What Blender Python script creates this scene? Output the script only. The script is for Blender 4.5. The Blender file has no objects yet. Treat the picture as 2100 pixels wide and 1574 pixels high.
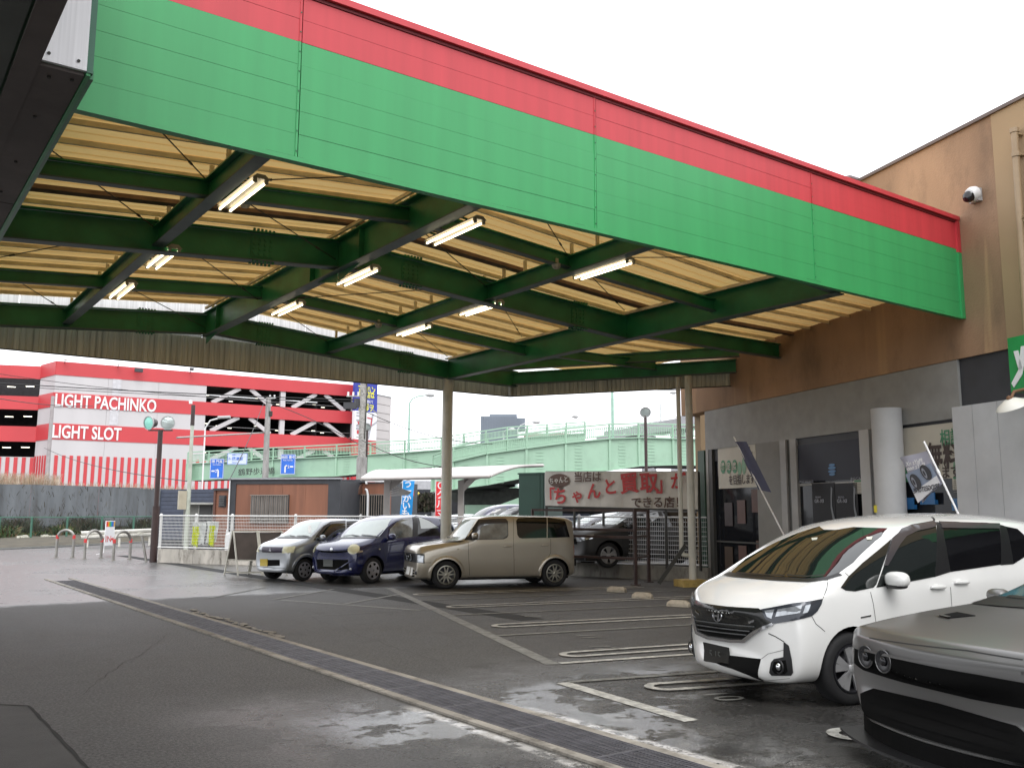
import bpy, bmesh, math, random
from mathutils import Vector, Matrix, Euler
from mathutils.bvhtree import BVHTree
from mathutils.geometry import interpolate_bezier
R = math.radians
rnd = random.Random(7)
SC = bpy.context.scene
COL = SC.collection

# ------------------------------------------------------------------ camera
CAM_H = 1.65
FOC, PITCH, ROLL, AZ = 1890.77, R(8.0664), R(-0.20958), R(54.406)
def ray(px, py):
    xr = (px-1050)/FOC; zr = -(py-787)/FOC
    x = xr*math.cos(ROLL)+zr*math.sin(ROLL); zc = -xr*math.sin(ROLL)+zr*math.cos(ROLL)
    y = math.cos(PITCH)-zc*math.sin(PITCH); z = math.sin(PITCH)+zc*math.cos(PITCH)
    return Vector((x*math.sin(AZ)+y*math.cos(AZ), -x*math.cos(AZ)+y*math.sin(AZ), z))
def at(px, py, dep):
    """surveyed point: direction of a photograph pixel at a horizontal distance dep (m)"""
    d = ray(px, py); s = dep/(d.x*math.cos(AZ)+d.y*math.sin(AZ))
    return Vector((0, 0, CAM_H))+d*s
cd = bpy.data.cameras.new('camera'); cam = bpy.data.objects.new('camera', cd); COL.objects.link(cam)
SC.camera = cam
fw = ray(1050, 787).normalized(); rt = (ray(1051, 787)-ray(1050, 787)).normalized(); up = rt.cross(fw)
cam.matrix_world = Matrix(((rt.x, up.x, -fw.x, 0), (rt.y, up.y, -fw.y, 0), (rt.z, up.z, -fw.z, CAM_H), (0, 0, 0, 1)))
cd.sensor_width = 36; cd.lens = FOC/2100*36; cd.clip_start = .05; cd.clip_end = 3000

# ------------------------------------------------------------------ sky, sun, exposure
SUN_EL, SUN_ROT = R(48), R(200)
w = bpy.data.worlds.new("World"); SC.world = w; w.use_nodes = True
nt = w.node_tree; nt.nodes.clear()
out = nt.nodes.new('ShaderNodeOutputWorld'); bg = nt.nodes.new('ShaderNodeBackground')
sky = nt.nodes.new('ShaderNodeTexSky'); sky.sky_type = 'NISHITA'; sky.sun_disc = False
sky.sun_elevation = SUN_EL; sky.sun_rotation = SUN_ROT; sky.dust_density = 6; sky.air_density = 1.5
hs = nt.nodes.new('ShaderNodeHueSaturation'); hs.inputs['Saturation'].default_value = .10
mx = nt.nodes.new('ShaderNodeMix'); mx.data_type = 'RGBA'; mx.inputs[0].default_value = .78
mx.inputs[7].default_value = (11.2, 11.4, 11.9, 1)          # even cloud cover
nt.links.new(sky.outputs[0], hs.inputs['Color']); nt.links.new(hs.outputs[0], mx.inputs[6])
nt.links.new(mx.outputs[2], bg.inputs[0]); bg.inputs[1].default_value = .15
nt.links.new(bg.outputs[0], out.inputs[0])
sd = bpy.data.lights.new('sun', 'SUN'); sd.energy = .6; sd.angle = R(25); sd.color = (1, .97, .93)
so = bpy.data.objects.new('sun', sd); COL.objects.link(so)
so.rotation_euler = Euler((R(90)-SUN_EL, 0, R(180)-SUN_ROT))
SC.view_settings.view_transform = 'Standard'; SC.view_settings.look = 'None'
SC.view_settings.gamma = 1; SC.view_settings.use_curve_mapping = False
SC.view_settings.exposure = .5

# ------------------------------------------------------------------ materials
def lin(c):
    if isinstance(c, str):
        c = [int(c[i:i+2], 16)/255 for i in (1, 3, 5)]
        c = [v/12.92 if v <= .04045 else ((v+.055)/1.055)**2.4 for v in c]
    return tuple(c[:3])+(1,)
MATS = {}
def mat(name, col, rough=.5, metal=0, var=.12, scale=3, bump=0, bscale=40, coat=0, emit=0, stretch=(1, 1, 1), ecol=None, spec=.5, ior=None, dirt=0, trans=0):
    if name in MATS: return MATS[name]
    m = bpy.data.materials.new(name); m.use_nodes = True
    n = m.node_tree.nodes; l = m.node_tree.links; b = n['Principled BSDF']
    col = lin(col)
    tc = n.new('ShaderNodeTexCoord'); mp = n.new('ShaderNodeMapping'); mp.inputs['Scale'].default_value = stretch
    l.new(tc.outputs['Object'], mp.inputs[0])
    nz = n.new('ShaderNodeTexNoise'); nz.inputs['Scale'].default_value = scale; nz.inputs['Detail'].default_value = 6
    l.new(mp.outputs[0], nz.inputs[0])
    rp = n.new('ShaderNodeMapRange'); rp.inputs[1].default_value = .3; rp.inputs[2].default_value = .7
    rp.inputs[3].default_value = 1-var; rp.inputs[4].default_value = 1+var
    l.new(nz.outputs[0], rp.inputs[0])
    vm = n.new('ShaderNodeVectorMath'); vm.operation = 'SCALE'; vm.inputs[0].default_value = col[:3]
    l.new(rp.outputs[0], vm.inputs['Scale']); last = vm.outputs[0]
    if dirt:
        n2 = n.new('ShaderNodeTexNoise'); n2.inputs['Scale'].default_value = scale*2.3; n2.inputs['Detail'].default_value = 8
        n2.inputs['Roughness'].default_value = .7; l.new(mp.outputs[0], n2.inputs[0])
        r2 = n.new('ShaderNodeMapRange'); r2.inputs[1].default_value = .5; r2.inputs[2].default_value = .72; r2.inputs[4].default_value = dirt
        l.new(n2.outputs[0], r2.inputs[0])
        m2 = n.new('ShaderNodeMix'); m2.data_type = 'RGBA'; l.new(r2.outputs[0], m2.inputs[0]); l.new(last, m2.inputs[6])
        m2.inputs[7].default_value = (.045, .035, .025, 1); last = m2.outputs[2]
    l.new(last, b.inputs['Base Color'])
    b.inputs['Roughness'].default_value = rough; b.inputs['Metallic'].default_value = metal
    b.inputs['Coat Weight'].default_value = coat; b.inputs['Coat Roughness'].default_value = .04
    b.inputs['Specular IOR Level'].default_value = spec
    if ior: b.inputs['IOR'].default_value = ior
    if bump:
        nb = n.new('ShaderNodeTexNoise'); nb.inputs['Scale'].default_value = bscale; nb.inputs['Detail'].default_value = 4
        l.new(tc.outputs['Object'], nb.inputs[0])
        bp = n.new('ShaderNodeBump'); bp.inputs['Strength'].default_value = bump; bp.inputs['Distance'].default_value = .02
        l.new(nb.outputs[0], bp.inputs['Height']); l.new(bp.outputs[0], b.inputs['Normal'])
    if emit:
        b.inputs['Emission Color'].default_value = lin(ecol or col); b.inputs['Emission Strength'].default_value = emit
    if trans:
        tb = n.new('ShaderNodeBsdfTranslucent'); l.new(last, tb.inputs[0]); ms = n.new('ShaderNodeMixShader'); ms.inputs[0].default_value = trans
        l.new(b.outputs[0], ms.inputs[1]); l.new(tb.outputs[0], ms.inputs[2]); l.new(ms.outputs[0], n['Material Output'].inputs[0])
    MATS[name] = m; return m

# ------------------------------------------------------------------ mesh helpers
def tag(o, label=None, cat=None, group=None, kind=None):
    if label: o['label'] = label
    if cat: o['category'] = cat
    if group: o['group'] = group
    if kind: o['kind'] = kind
    return o
def empty(name, loc, label, cat, group=None, rz=0):
    o = bpy.data.objects.new(name, None); COL.objects.link(o); o.location = loc; o.rotation_euler = (0, 0, rz)
    o.empty_display_size = .2
    return tag(o, label, cat, group)
def link(name, me, parent=None, local=False):
    o = bpy.data.objects.new(name, me); COL.objects.link(o)
    if parent is not None:
        o.parent = parent
        if parent.type == 'EMPTY' and not local: o.matrix_parent_inverse = parent.matrix_basis.inverted()
    return o
class MB:
    def __init__(s): s.v = []; s.f = []; s.fm = []; s.k = 0
    def add(s, vs, fs):
        o = len(s.v); s.v += [tuple(p) for p in vs]; s.f += [tuple(i+o for i in q) for q in fs]; s.fm += [s.k]*len(fs); return s
    def box(s, c, d, rz=0, M=None):
        x, y, z = d[0]/2, d[1]/2, d[2]/2
        vs = [Vector((a, b, e)) for a in (-x, x) for b in (-y, y) for e in (-z, z)]
        m = M if M is not None else Matrix.Rotation(rz, 3, 'Z')
        vs = [m @ p+Vector(c) for p in vs]
        return s.add(vs, [(0, 1, 3, 2), (4, 6, 7, 5), (0, 4, 5, 1), (2, 3, 7, 6), (0, 2, 6, 4), (1, 5, 7, 3)])
    def span(s, a, b, wd, ht, upv=(0, 0, 1)):
        """bar from a to b, section wd (sideways) x ht (up)"""
        a = Vector(a); b = Vector(b); d = b-a; L = d.length; d.normalize()
        u = Vector(upv); sd = d.cross(u)
        if sd.length < 1e-4: sd = d.cross(Vector((1, 0, 0)))
        sd.normalize(); u = sd.cross(d)
        M = Matrix((d, sd, u)).transposed()
        return s.box((a+b)/2, (L, wd, ht), M=M)
    def tube(s, pts, r, n=8, closed=False, caps=True):
        pts = [Vector(p) for p in pts]; rs = r if isinstance(r, (list, tuple)) else [r]*len(pts)
        N = len(pts); rings = []; ref = None
        for i, p in enumerate(pts):
            if closed: t = pts[(i+1) % N]-pts[i-1]
            else: t = pts[min(i+1, N-1)]-pts[max(i-1, 0)]
            t.normalize()
            if ref is None: ref = Vector((0, 0, 1)) if abs(t.z) < .9 else Vector((1, 0, 0))
            sx = t.cross(ref).normalized(); ref = sx.cross(t)
            rings.append([p+sx*math.cos(2*math.pi*k/n)*rs[i]+ref*math.sin(2*math.pi*k/n)*rs[i] for k in range(n)])
        vs = [q for g_ in rings for q in g_]; fs = []
        for i in range(N if closed else N-1):
            j = (i+1) % N
            for k in range(n): fs.append((i*n+k, i*n+(k+1) % n, j*n+(k+1) % n, j*n+k))
        if caps and not closed: fs += [tuple(range(n))[::-1], tuple((N-1)*n+k for k in range(n))]
        return s.add(vs, fs)
    def prism(s, poly, o, ux, uy, dep):
        """flat polygon (2-D points) at origin o with axes ux, uy, thickened by vector dep"""
        o = Vector(o); ux = Vector(ux); uy = Vector(uy); dep = Vector(dep); n = len(poly)
        a = [o+ux*p[0]+uy*p[1] for p in poly]; b = [p+dep for p in a]
        fs = [tuple(range(n)), tuple(range(2*n-1, n-1, -1))]+[(i, i+n, (i+1) % n+n, (i+1) % n) for i in range(n)]
        return s.add(a+b, fs)
    def lathe(s, prof, c, ax, n=32):
        """prof: (radius, offset along ax)"""
        c = Vector(c); ax = Vector(ax).normalized(); r = Vector((0, 0, 1)) if abs(ax.z) < .9 else Vector((1, 0, 0))
        u = ax.cross(r).normalized(); v = ax.cross(u); m = len(prof)
        vs = [c+ax*h+(u*math.cos(2*math.pi*k/n)+v*math.sin(2*math.pi*k/n))*q for k in range(n) for q, h in prof]
        fs = [(k*m+i, k*m+i+1, ((k+1) % n)*m+i+1, ((k+1) % n)*m+i) for k in range(n) for i in range(m-1)]
        return s.add(vs, fs)
    def mesh(s, name, mats, smooth=False):
        me = bpy.data.meshes.new(name); me.from_pydata(s.v, [], s.f)
        for m in (mats if isinstance(mats, (list, tuple)) else [mats]): me.materials.append(m)
        for p, k in zip(me.polygons, s.fm): p.material_index = k; p.use_smooth = smooth
        bm = bmesh.new(); bm.from_mesh(me); bmesh.ops.recalc_face_normals(bm, faces=bm.faces)
        if smooth:
            for e in bm.edges:
                if len(e.link_faces) == 2 and e.calc_face_angle(0) > R(40): e.smooth = False
        bm.to_mesh(me); bm.free(); me.update(); return me
    def build(s, name, mats, parent=None, smooth=False, local=False):
        return link(name, s.mesh(name, mats, smooth), parent, local)
def piece(name, mats, parent=None, fn=None, **k):
    b = MB(); fn(b); return b.build(name, mats, parent, **k)
def copy_tree(o, parent=None, loc=None, rz=None):
    c = o.copy(); COL.objects.link(c)
    if parent is not None: c.parent = parent
    if loc is not None: c.location = loc
    if rz is not None: c.rotation_euler = (0, 0, rz)
    for ch in list(o.children): copy_tree(ch, c)
    return c
_fc = {}
def text_mesh(body, size, bold=0, ext=.004, name='lettering', sx=1.0):
    c = bpy.data.curves.new('t', 'FONT'); c.body = body; c.size = size; c.extrude = ext; c.offset = bold*size; c.align_x = 'CENTER'; c.align_y = 'CENTER'
    c.resolution_u = 3
    o = bpy.data.objects.new('t', c); COL.objects.link(o)
    dg = bpy.context.evaluated_depsgraph_get(); dg.update()
    me = bpy.data.meshes.new_from_object(o.evaluated_get(dg)); me.name = name
    bpy.data.objects.remove(o); bpy.data.curves.remove(c)
    if sx != 1: me.transform(Matrix.Scale(sx, 4, (1, 0, 0)))
    return me
def text(body, size, m, pos, xdir, ydir=(0, 0, 1), parent=None, bold=0, ext=.004, name='lettering', sx=1.0, mirror=False):
    me = text_mesh(body, size, bold, ext, name, sx)
    x = Vector(xdir).normalized(); y = Vector(ydir).normalized(); z = x.cross(y)
    if mirror: x = -x
    M = Matrix(((x.x, y.x, z.x, pos[0]), (x.y, y.y, z.y, pos[1]), (x.z, y.z, z.z, pos[2]), (0, 0, 0, 1)))
    me.transform(M); me.materials.clear(); me.materials.append(m)
    return link(name, me, parent)
# the lot's second direction: shop front and bays run along D, bays point along E
DV = Vector((math.cos(R(72.4)), math.sin(R(72.4)), 0)); EV = Vector((DV.y, -DV.x, 0)); RZ = math.atan2(EV.y, EV.x)
def ed(e, d, z=0): return EV*e+DV*d+Vector((0, 0, z))
ZV = Vector((0, 0, 1))
# ================================================================== GROUND
def ground_material():
    m = bpy.data.materials.new('asphalt'); m.use_nodes = True; n = m.node_tree.nodes; l = m.node_tree.links; b = n['Principled BSDF']
    def N(t, **k):
        x = n.new(t)
        for a, v in k.items(): setattr(x, a, v)
        return x
    def math_(op, a, b_=None, c=None, clamp=False):
        x = N('ShaderNodeMath', operation=op); x.use_clamp = clamp
        for i, v in enumerate((a, b_, c)):
            if v is None: continue
            if isinstance(v, (int, float)): x.inputs[i].default_value = v
            else: l.new(v, x.inputs[i])
        return x.outputs[0]
    def noise(s, d=5, r=.55, src=None):
        x = N('ShaderNodeTexNoise'); x.inputs['Scale'].default_value = s; x.inputs['Detail'].default_value = d; x.inputs['Roughness'].default_value = r
        l.new(src or geo.outputs['Position'], x.inputs[0]); return x.outputs[0]
    def ramp(v, a, c, lo=0, hi=1):
        x = N('ShaderNodeMapRange'); l.new(v, x.inputs[0]); x.interpolation_type = 'SMOOTHSTEP'
        for i, q in enumerate((a, c, lo, hi)): x.inputs[i+1].default_value = q
        return x.outputs[0]
    geo = N('ShaderNodeNewGeometry'); sep = N('ShaderNodeSeparateXYZ'); l.new(geo.outputs['Position'], sep.inputs[0])
    x, y = sep.outputs[0], sep.outputs[1]
    wob = math_('MULTIPLY_ADD', noise(.35, 3), 2.6, -1.3)
    wob2 = math_('MULTIPLY_ADD', noise(2.2, 4), 1.0, -.5)
    yw = math_('ADD', math_('ADD', y, wob), wob2)
    # rain reaches beyond the roof at the back and the open strip in front of it
    far = ramp(math_('ADD', y, wob2), 18.6, 19.4)
    near = math_('MULTIPLY', ramp(yw, 9.2, 7.2), ramp(x, 1.6, 3.4))
    wet = math_('MAXIMUM', far, near)
    pud = ramp(noise(.7, 5, .65), .47, .53)                     # standing water
    pud2 = ramp(noise(.22, 3, .5), .40, .47)
    gr = noise(170, 2, .6); gr2 = noise(60, 3, .6); big = noise(.5, 4, .6); mid = noise(3.5, 5, .7)
    v = N('ShaderNodeTexVoronoi'); v.inputs['Scale'].default_value = 130; l.new(geo.outputs['Position'], v.inputs[0])
    g1 = math_('MULTIPLY_ADD', gr, 1.8, .08); g2 = math_('MULTIPLY_ADD', big, 1.1, .42); g3 = math_('MULTIPLY_ADD', mid, .7, .64)
    agg = math_('MULTIPLY', math_('MULTIPLY', g1, g2), g3)
    spk = ramp(v.outputs['Distance'], .16, .05, 0, .10)         # pale stones in the surface
    spn = math_('MULTIPLY', spk, ramp(gr2, .52, .66))
    base = math_('MULTIPLY', agg, .060)
    drk = math_('SUBTRACT', 1, math_('MULTIPLY', wet, .25))
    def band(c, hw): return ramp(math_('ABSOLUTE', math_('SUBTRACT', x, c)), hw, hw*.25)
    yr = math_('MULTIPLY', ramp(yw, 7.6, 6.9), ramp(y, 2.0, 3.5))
    core = math_('MAXIMUM', math_('MULTIPLY', band(4.93, .10), ramp(y, 6.9, 6.2)), math_('MULTIPLY', band(4.11, .085), ramp(y, 7.4, 7.1)))  # pale bands beside the drain: wet sky glare put into the colour
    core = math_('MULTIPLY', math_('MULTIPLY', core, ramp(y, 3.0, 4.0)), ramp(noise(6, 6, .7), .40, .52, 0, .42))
    glare_fuzz = math_('MAXIMUM', math_('MULTIPLY', band(5.15, .75), ramp(y, 7.3, 6.4)), math_('MULTIPLY', band(3.9, .55), .75))
    glare_speck = math_('MULTIPLY', math_('MULTIPLY', glare_fuzz, yr), ramp(noise(2.4, 5, .65), .42, .62))
    rs = math_('ADD', core, math_('MULTIPLY', glare_speck, ramp(noise(95, 3, .7), .50, .62, 0, .34)))  # glare bands and their speckle, added to the base colour
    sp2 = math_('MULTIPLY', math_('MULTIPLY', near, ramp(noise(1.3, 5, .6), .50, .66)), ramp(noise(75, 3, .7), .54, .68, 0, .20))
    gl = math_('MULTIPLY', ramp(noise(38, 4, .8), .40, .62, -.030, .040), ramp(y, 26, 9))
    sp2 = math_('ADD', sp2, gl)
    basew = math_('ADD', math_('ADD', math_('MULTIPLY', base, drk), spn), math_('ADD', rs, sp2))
    cm = N('ShaderNodeCombineXYZ')
    l.new(math_('MULTIPLY', basew, 1.03), cm.inputs[0]); l.new(math_('MULTIPLY', basew, .99), cm.inputs[1]); l.new(math_('MULTIPLY', basew, .93), cm.inputs[2])
    # old tar repairs / stains
    st = ramp(noise(1.1, 6, .75), .57, .66, 0, .6)
    mixs = N('ShaderNodeMix', data_type='RGBA'); l.new(st, mixs.inputs[0]); l.new(cm.outputs[0], mixs.inputs[6]); mixs.inputs[7].default_value = (.035, .033, .03, 1)
    l.new(mixs.outputs[2], b.inputs['Base Color'])
    water = math_('MULTIPLY', wet, math_('MAXIMUM', math_('MULTIPLY', pud, near), math_('MULTIPLY', pud2, far)))
    water = math_('MULTIPLY', water, ramp(mid, .34, .44))
    rdry = math_('MULTIPLY_ADD', big, .2, .50)
    rwet = math_('MULTIPLY_ADD', mid, .2, .18)
    rr = N('ShaderNodeMix', data_type='FLOAT'); l.new(wet, rr.inputs[0]); l.new(rdry, rr.inputs[2]); l.new(rwet, rr.inputs[3])
    r2 = N('ShaderNodeMix', data_type='FLOAT'); l.new(water, r2.inputs[0]); l.new(rr.outputs[0], r2.inputs[2]); l.new(math_('MULTIPLY_ADD', far, .17, .12), r2.inputs[3])
    l.new(r2.outputs[0], b.inputs['Roughness'])
    l.new(math_('MULTIPLY_ADD', far, .45, 1.45), b.inputs['IOR'])
    bp = N('ShaderNodeBump'); bp.inputs['Distance'].default_value = .006
    l.new(math_('MULTIPLY_ADD', water, -.8, .9), bp.inputs['Strength'])
    l.new(math_('ADD', math_('ADD', v.outputs['Distance'], gr), math_('MULTIPLY', gr2, 1.6)), bp.inputs['Height']); l.new(bp.outputs[0], b.inputs['Normal'])
    return m
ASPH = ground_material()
def sheet(name, pts, z, m, kind='structure', label=None):
    b = MB(); b.add([(p[0], p[1], z) for p in pts], [tuple(range(len(pts)))]); o = b.build(name, m)
    if o.data.polygons[0].normal.z < 0: o.data.flip_normals()
    return tag(o, label, kind=kind)
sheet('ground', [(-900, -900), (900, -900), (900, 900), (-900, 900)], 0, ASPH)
paint = mat('worn_white_paint', (.42, .41, .37), .55, var=.35, scale=9, dirt=.75, bump=.3, bscale=150)
paint_pale = mat('thin_grey_paint', (.17, .17, .155), .6, var=.4, scale=7, dirt=.8, bump=.3, bscale=150)
old_tar = mat('new_asphalt', (.028, .027, .025), .6, var=.3, scale=4, bump=.5, bscale=220)
M_conc = mat('rough_concrete', (.27, .25, .22), .75, var=.3, scale=2.5, bump=.4, bscale=60, dirt=.6)
M_conc_l = mat('pale_concrete', (.30, .275, .235), .8, var=.25, scale=1.5, bump=.4, bscale=50, dirt=.85, stretch=(1, 1, .4))
sheet('asphalt_patch', [(-6, -3), (1.43, -3), (1.43, 9.15), (1.15, 9.42), (-6, 9.4)], .004, old_tar)
for a_, c_ in (((1.43, -3), (1.43, 9.15)), ((1.43, 9.15), (1.15, 9.42)), ((1.15, 9.42), (-2, 9.41))):
    a_ = Vector(a_); c_ = Vector(c_); t_ = (c_-a_).normalized(); n_ = Vector((-t_.y, t_.x)); L_ = (c_-a_).length; N_ = max(4, int(L_/.15)); b = MB()
    b.add([((a_.lerp(c_, k/N_)+n_*s_*rnd.uniform(.006, .02)).x, (a_.lerp(c_, k/N_)+n_*s_*rnd.uniform(.006, .02)).y, .0065) for k in range(N_+1) for s_ in (1, -1)], [(2*i, 2*i+1, 2*i+3, 2*i+2) for i in range(N_)])
    tag(b.build('patch_seam', mat('seam_black', (.010, .010, .009), .9)), kind='structure')
def strip(name, a, b_, wd, m, z=.004):
    a = Vector((a[0], a[1], 0)); b_ = Vector((b_[0], b_[1], 0)); t = (b_-a).normalized(); s_ = Vector((-t.y, t.x, 0))*wd/2
    return sheet(name, [a+s_, b_+s_, b_-s_, a-s_], z, m)
def EDP(e, d): p = ed(e, d); return (p.x, p.y)
# bay front line and the stepped bay lines
strip('bay_line', EDP(3.95, 21.2), EDP(3.72, 9.95), .17, paint_pale)
strip('bay_line', EDP(3.42, 8.86), EDP(3.80, 6.95), .15, paint)
for k, d in enumerate((9.98, 12.45, 15.15, 17.9)):
    strip('bay_line', EDP(3.82, d), EDP(10.0, d+.75 if k else d+.65), .10, paint_pale if k else paint, .008)
strip('bay_line', EDP(3.5, 8.86), EDP(6.6, 9.1), .10, paint_pale, .008)
strip('bay_line', (7.0, 17.45), (8.28, 14.25), .13, paint_pale)
for a, b_ in (((7.6, 15.95), (9.5, 17.3)), ((6.9, 17.6), (8.9, 19.2)), ((6.0, 18.6), (7.9, 20.6))): strip('bay_line', a, b_, .10, paint_pale, .008)
# hairpin dividers between the bays
def hairpin(e0, d, e1, slope, m=paint):
    b = MB(); hw, wd = .21, .095; pts = []
    for k in range(13):
        a = math.pi/2+math.pi*k/12; pts.append((math.cos(a)*hw, math.sin(a)*hw))
    inn = [(p[0]*(hw-wd)/hw, p[1]*(hw-wd)/hw) for p in pts]
    L = e1-e0
    o = pts[:]; i = inn[:]
    o = [(L, hw)]+o+[(L, -hw)]; i = [(L, hw-wd)]+i+[(L, -hw+wd)]
    vs = []
    for q in o+i: vs.append(ed(e0+q[0], d+q[1]+slope*q[0], .012))
    n_ = len(o)
    b.add(vs, [(k, k+1, n_+k+1, n_+k) for k in range(n_-1)])
    ob = b.build('bay_divider_marking', m); 
    return tag(ob, kind='structure')
for e0, d in ((4.24, 10.55), (4.29, 13.52), (4.33, 16.5), (4.30, 19.2)): hairpin(e0, d, 9.6, .12)
hairpin(4.29, 8.35, 8.8, .03); hairpin(4.75, 6.15, 9, .02); hairpin(4.6, 3.4, 9, .02)
# bay numbers
for s_, e, d in (('11', 5.0, 12.0), ('17', 4.75, 9.3+1.65), ('10', 5.1, 14.7), ('10', 4.55, 7.75)):
    text(s_, .42, paint_pale, ed(e, d, .013), -DV, EV, ext=.0005, name='bay_number_marking')['kind'] = 'structure'
for e, d in ():
    pass

# drain channel along the lot
drain = empty('drain_channel', (4.5, 14, 0), 'long steel drain grate between concrete strips crossing the asphalt', 'drain')
M_grate = mat('galvanised_grate', (.15, .147, .16), .5, metal=.4, var=.25, scale=6)
M_depth_shade = mat('drain_depth_shade', (.01, .01, .01), .9)  # flat sheet under the grate; the channel's dark depth is in its colour
for x0, x1 in ((4.20, 4.285), (4.755, 4.85)):
    yy = -2.0
    while yy < 25:
        piece('kerb_strip', M_conc_l, drain, lambda b: b.box(((x0+x1)/2, yy+.995, .006), (x1-x0, 1.985, .024)))
        yy += 2.0
sheet('drain_depth_sheet', [(4.285, -2), (4.755, -2), (4.755, 25), (4.285, 25)], .003, M_depth_shade).parent = drain
drain.children[-1].matrix_parent_inverse = drain.matrix_basis.inverted(); drain.children[-1]['kind'] = 'stuff'
gm = MB()
for k in range(7): gm.box((-.21+k*.07, 0, .011), (.006, .985, .014))
for k in range(30): gm.box((0, -.485+k*.0335, .0125), (.455, .0055, .008))
for s_ in (-1, 1): gm.box((0, s_*.4925, .012), (.46, .01, .018)); gm.box((s_*.229, 0, .012), (.006, .99, .018))
gme = gm.mesh('grate_panel', M_grate)
for k in range(27):
    o = bpy.data.objects.new('grate_panel', gme); COL.objects.link(o); o.parent = drain; o.matrix_parent_inverse = drain.matrix_basis.inverted()
    o.location = (4.52, -1.5+k*1.0, 0)
crk = mat('crack_shadow', (.012, .012, .011), .9)
for c0, c1 in (((1.8, 9.3), (3.9, 13.5)), ((5.6, 9.2), (6.3, 14.6)), ((2.2, 15.2), (4.0, 16.1)), ((5.2, 4.2), (6.6, 3.9)), ((7.2, 10.2), (11, 13.2))):
    a = Vector(c0); c = Vector(c1); N_ = 34; pt = []; off = 0
    t = (c-a).normalized(); nn = Vector((-t.y, t.x))
    for k in range(N_+1): off += rnd.uniform(-.035, .035); p = a.lerp(c, k/N_)+nn*off; pt.append((p, rnd.uniform(.001, .0035)))
    b = MB(); b.add([((p+nn*w_*s_).x, (p+nn*w_*s_).y, .0025) for p, w_ in pt for s_ in (1, -1)], [(2*i, 2*i+1, 2*i+3, 2*i+2) for i in range(N_)]); tag(b.build('asphalt_crack', crk), kind='structure')
def gd0(q): d = ray(*q); t = -CAM_H/d.z; return (d.x*t, d.y*t)
for q in ((((640, 1262), (870, 1250)), .03, paint_pale), (((870, 1250), (1015, 1243)), .035, paint_pale), (((1015, 1244), (1095, 1230)), .06, old_tar), (((1095, 1230), (1190, 1208)), .10, old_tar)): strip('asphalt_seam', gd0(q[0][0]), gd0(q[0][1]), q[1], q[2], .006)
# broken asphalt lip beside the drain
b = MB()
for k in range(26):
    t = k/25; c = Vector((4.93+rnd.uniform(-.03, .1), 12.2+t*4.2, .012)); r_ = rnd.uniform(.03, .075)
    b.prism([(math.cos(a)*r_*rnd.uniform(.6, 1.2), math.sin(a)*r_*rnd.uniform(1, 2.4)) for a in [i*1.05 for i in range(6)]], c, (1, 0, 0), (0, 1, 0), (0, 0, rnd.uniform(.003, .009)))
tag(b.build('rubble', M_conc_l), 'crumbled pale concrete edge on the far side of the drain grate', 'rubble', kind='stuff')
# far street: kerb and pavement
kerb = mat('kerb_stone', (.22, .22, .21), .7, var=.15, bump=.2)
P = [at(-260, 1132, 46), at(0, 1129, 42.3), at(110, 1124, 45.3), at(230, 1117, 50.5), at(330, 1112, 55), at(520, 1106, 61)]
b = MB()
for a, c in zip(P, P[1:]): b.span((a.x, a.y, .05), (c.x, c.y, .05), .16, .07)
tag(b.build('kerb', kerb), kind='structure')
earth = mat('verge_soil', (.07, .06, .04), .9, var=.4, scale=2, bump=.6, bscale=20)
vb = MB(); up_ = []
for p in P: q = p.copy(); q.z = 0; up_.append(q)
away = Vector((math.cos(AZ), math.sin(AZ), 0))
vs = [(q.x, q.y, .09) for q in up_]+[((q+away*16).x, (q+away*16).y, .5) for q in up_]
vb.add(vs, [(k, k+1, len(P)+k+1, len(P)+k) for k in range(len(P)-1)]); tag(vb.build('verge', earth), kind='structure')

# ================================================================== CANOPY
G_paint = mat('faded_green_panel', (.034, .30, .095), .42, var=.06, scale=1.6, bump=.04, bscale=6, stretch=(3.5, 3.5, .22), coat=.03, dirt=.03)
R_paint = mat('faded_red_panel', (.50, .038, .05), .48, var=.08, scale=1.2, stretch=(6, 6, .3), coat=.03)
G_steel = mat('dark_green_steel', (.018, .165, .062), .38, var=.3, scale=2, bump=.08, bscale=25)
F_grey = mat('grey_flange_paint', (.07, .11, .095), .5, var=.2)
YEL = mat('yellow_roof_underside', (.74, .505, .20), .6, var=.05, scale=.7, trans=.24)
PUR = mat('galvanised_purlin', (.66, .56, .37), .55, metal=.1, var=.25, scale=3)
DECK_LAP = mat('deck_lap_brown', (.20, .12, .075), .7, var=.3, scale=4)
ROD = mat('dark_rod', (.03, .028, .022), .6)
CORR = mat('weathered_grey_siding', (.56, .52, .40), .6, var=.25, scale=1.2, stretch=(9, 9, .3), dirt=.35)
CREAM = mat('cream_column_paint', (.50, .49, .43), .45, var=.08, scale=2, dirt=.2)
canopy = empty('parking_canopy', (8, 14, 0), 'large parking canopy with green and red fascia and a yellow underside on green steel beams', 'canopy')
def crease(X): return abs(X-6.2) if X < 12.13 else 5.93
zb = lambda X: 5.50-.077*crease(X)
zd = lambda X: 6.15-.085*crease(X)
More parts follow.
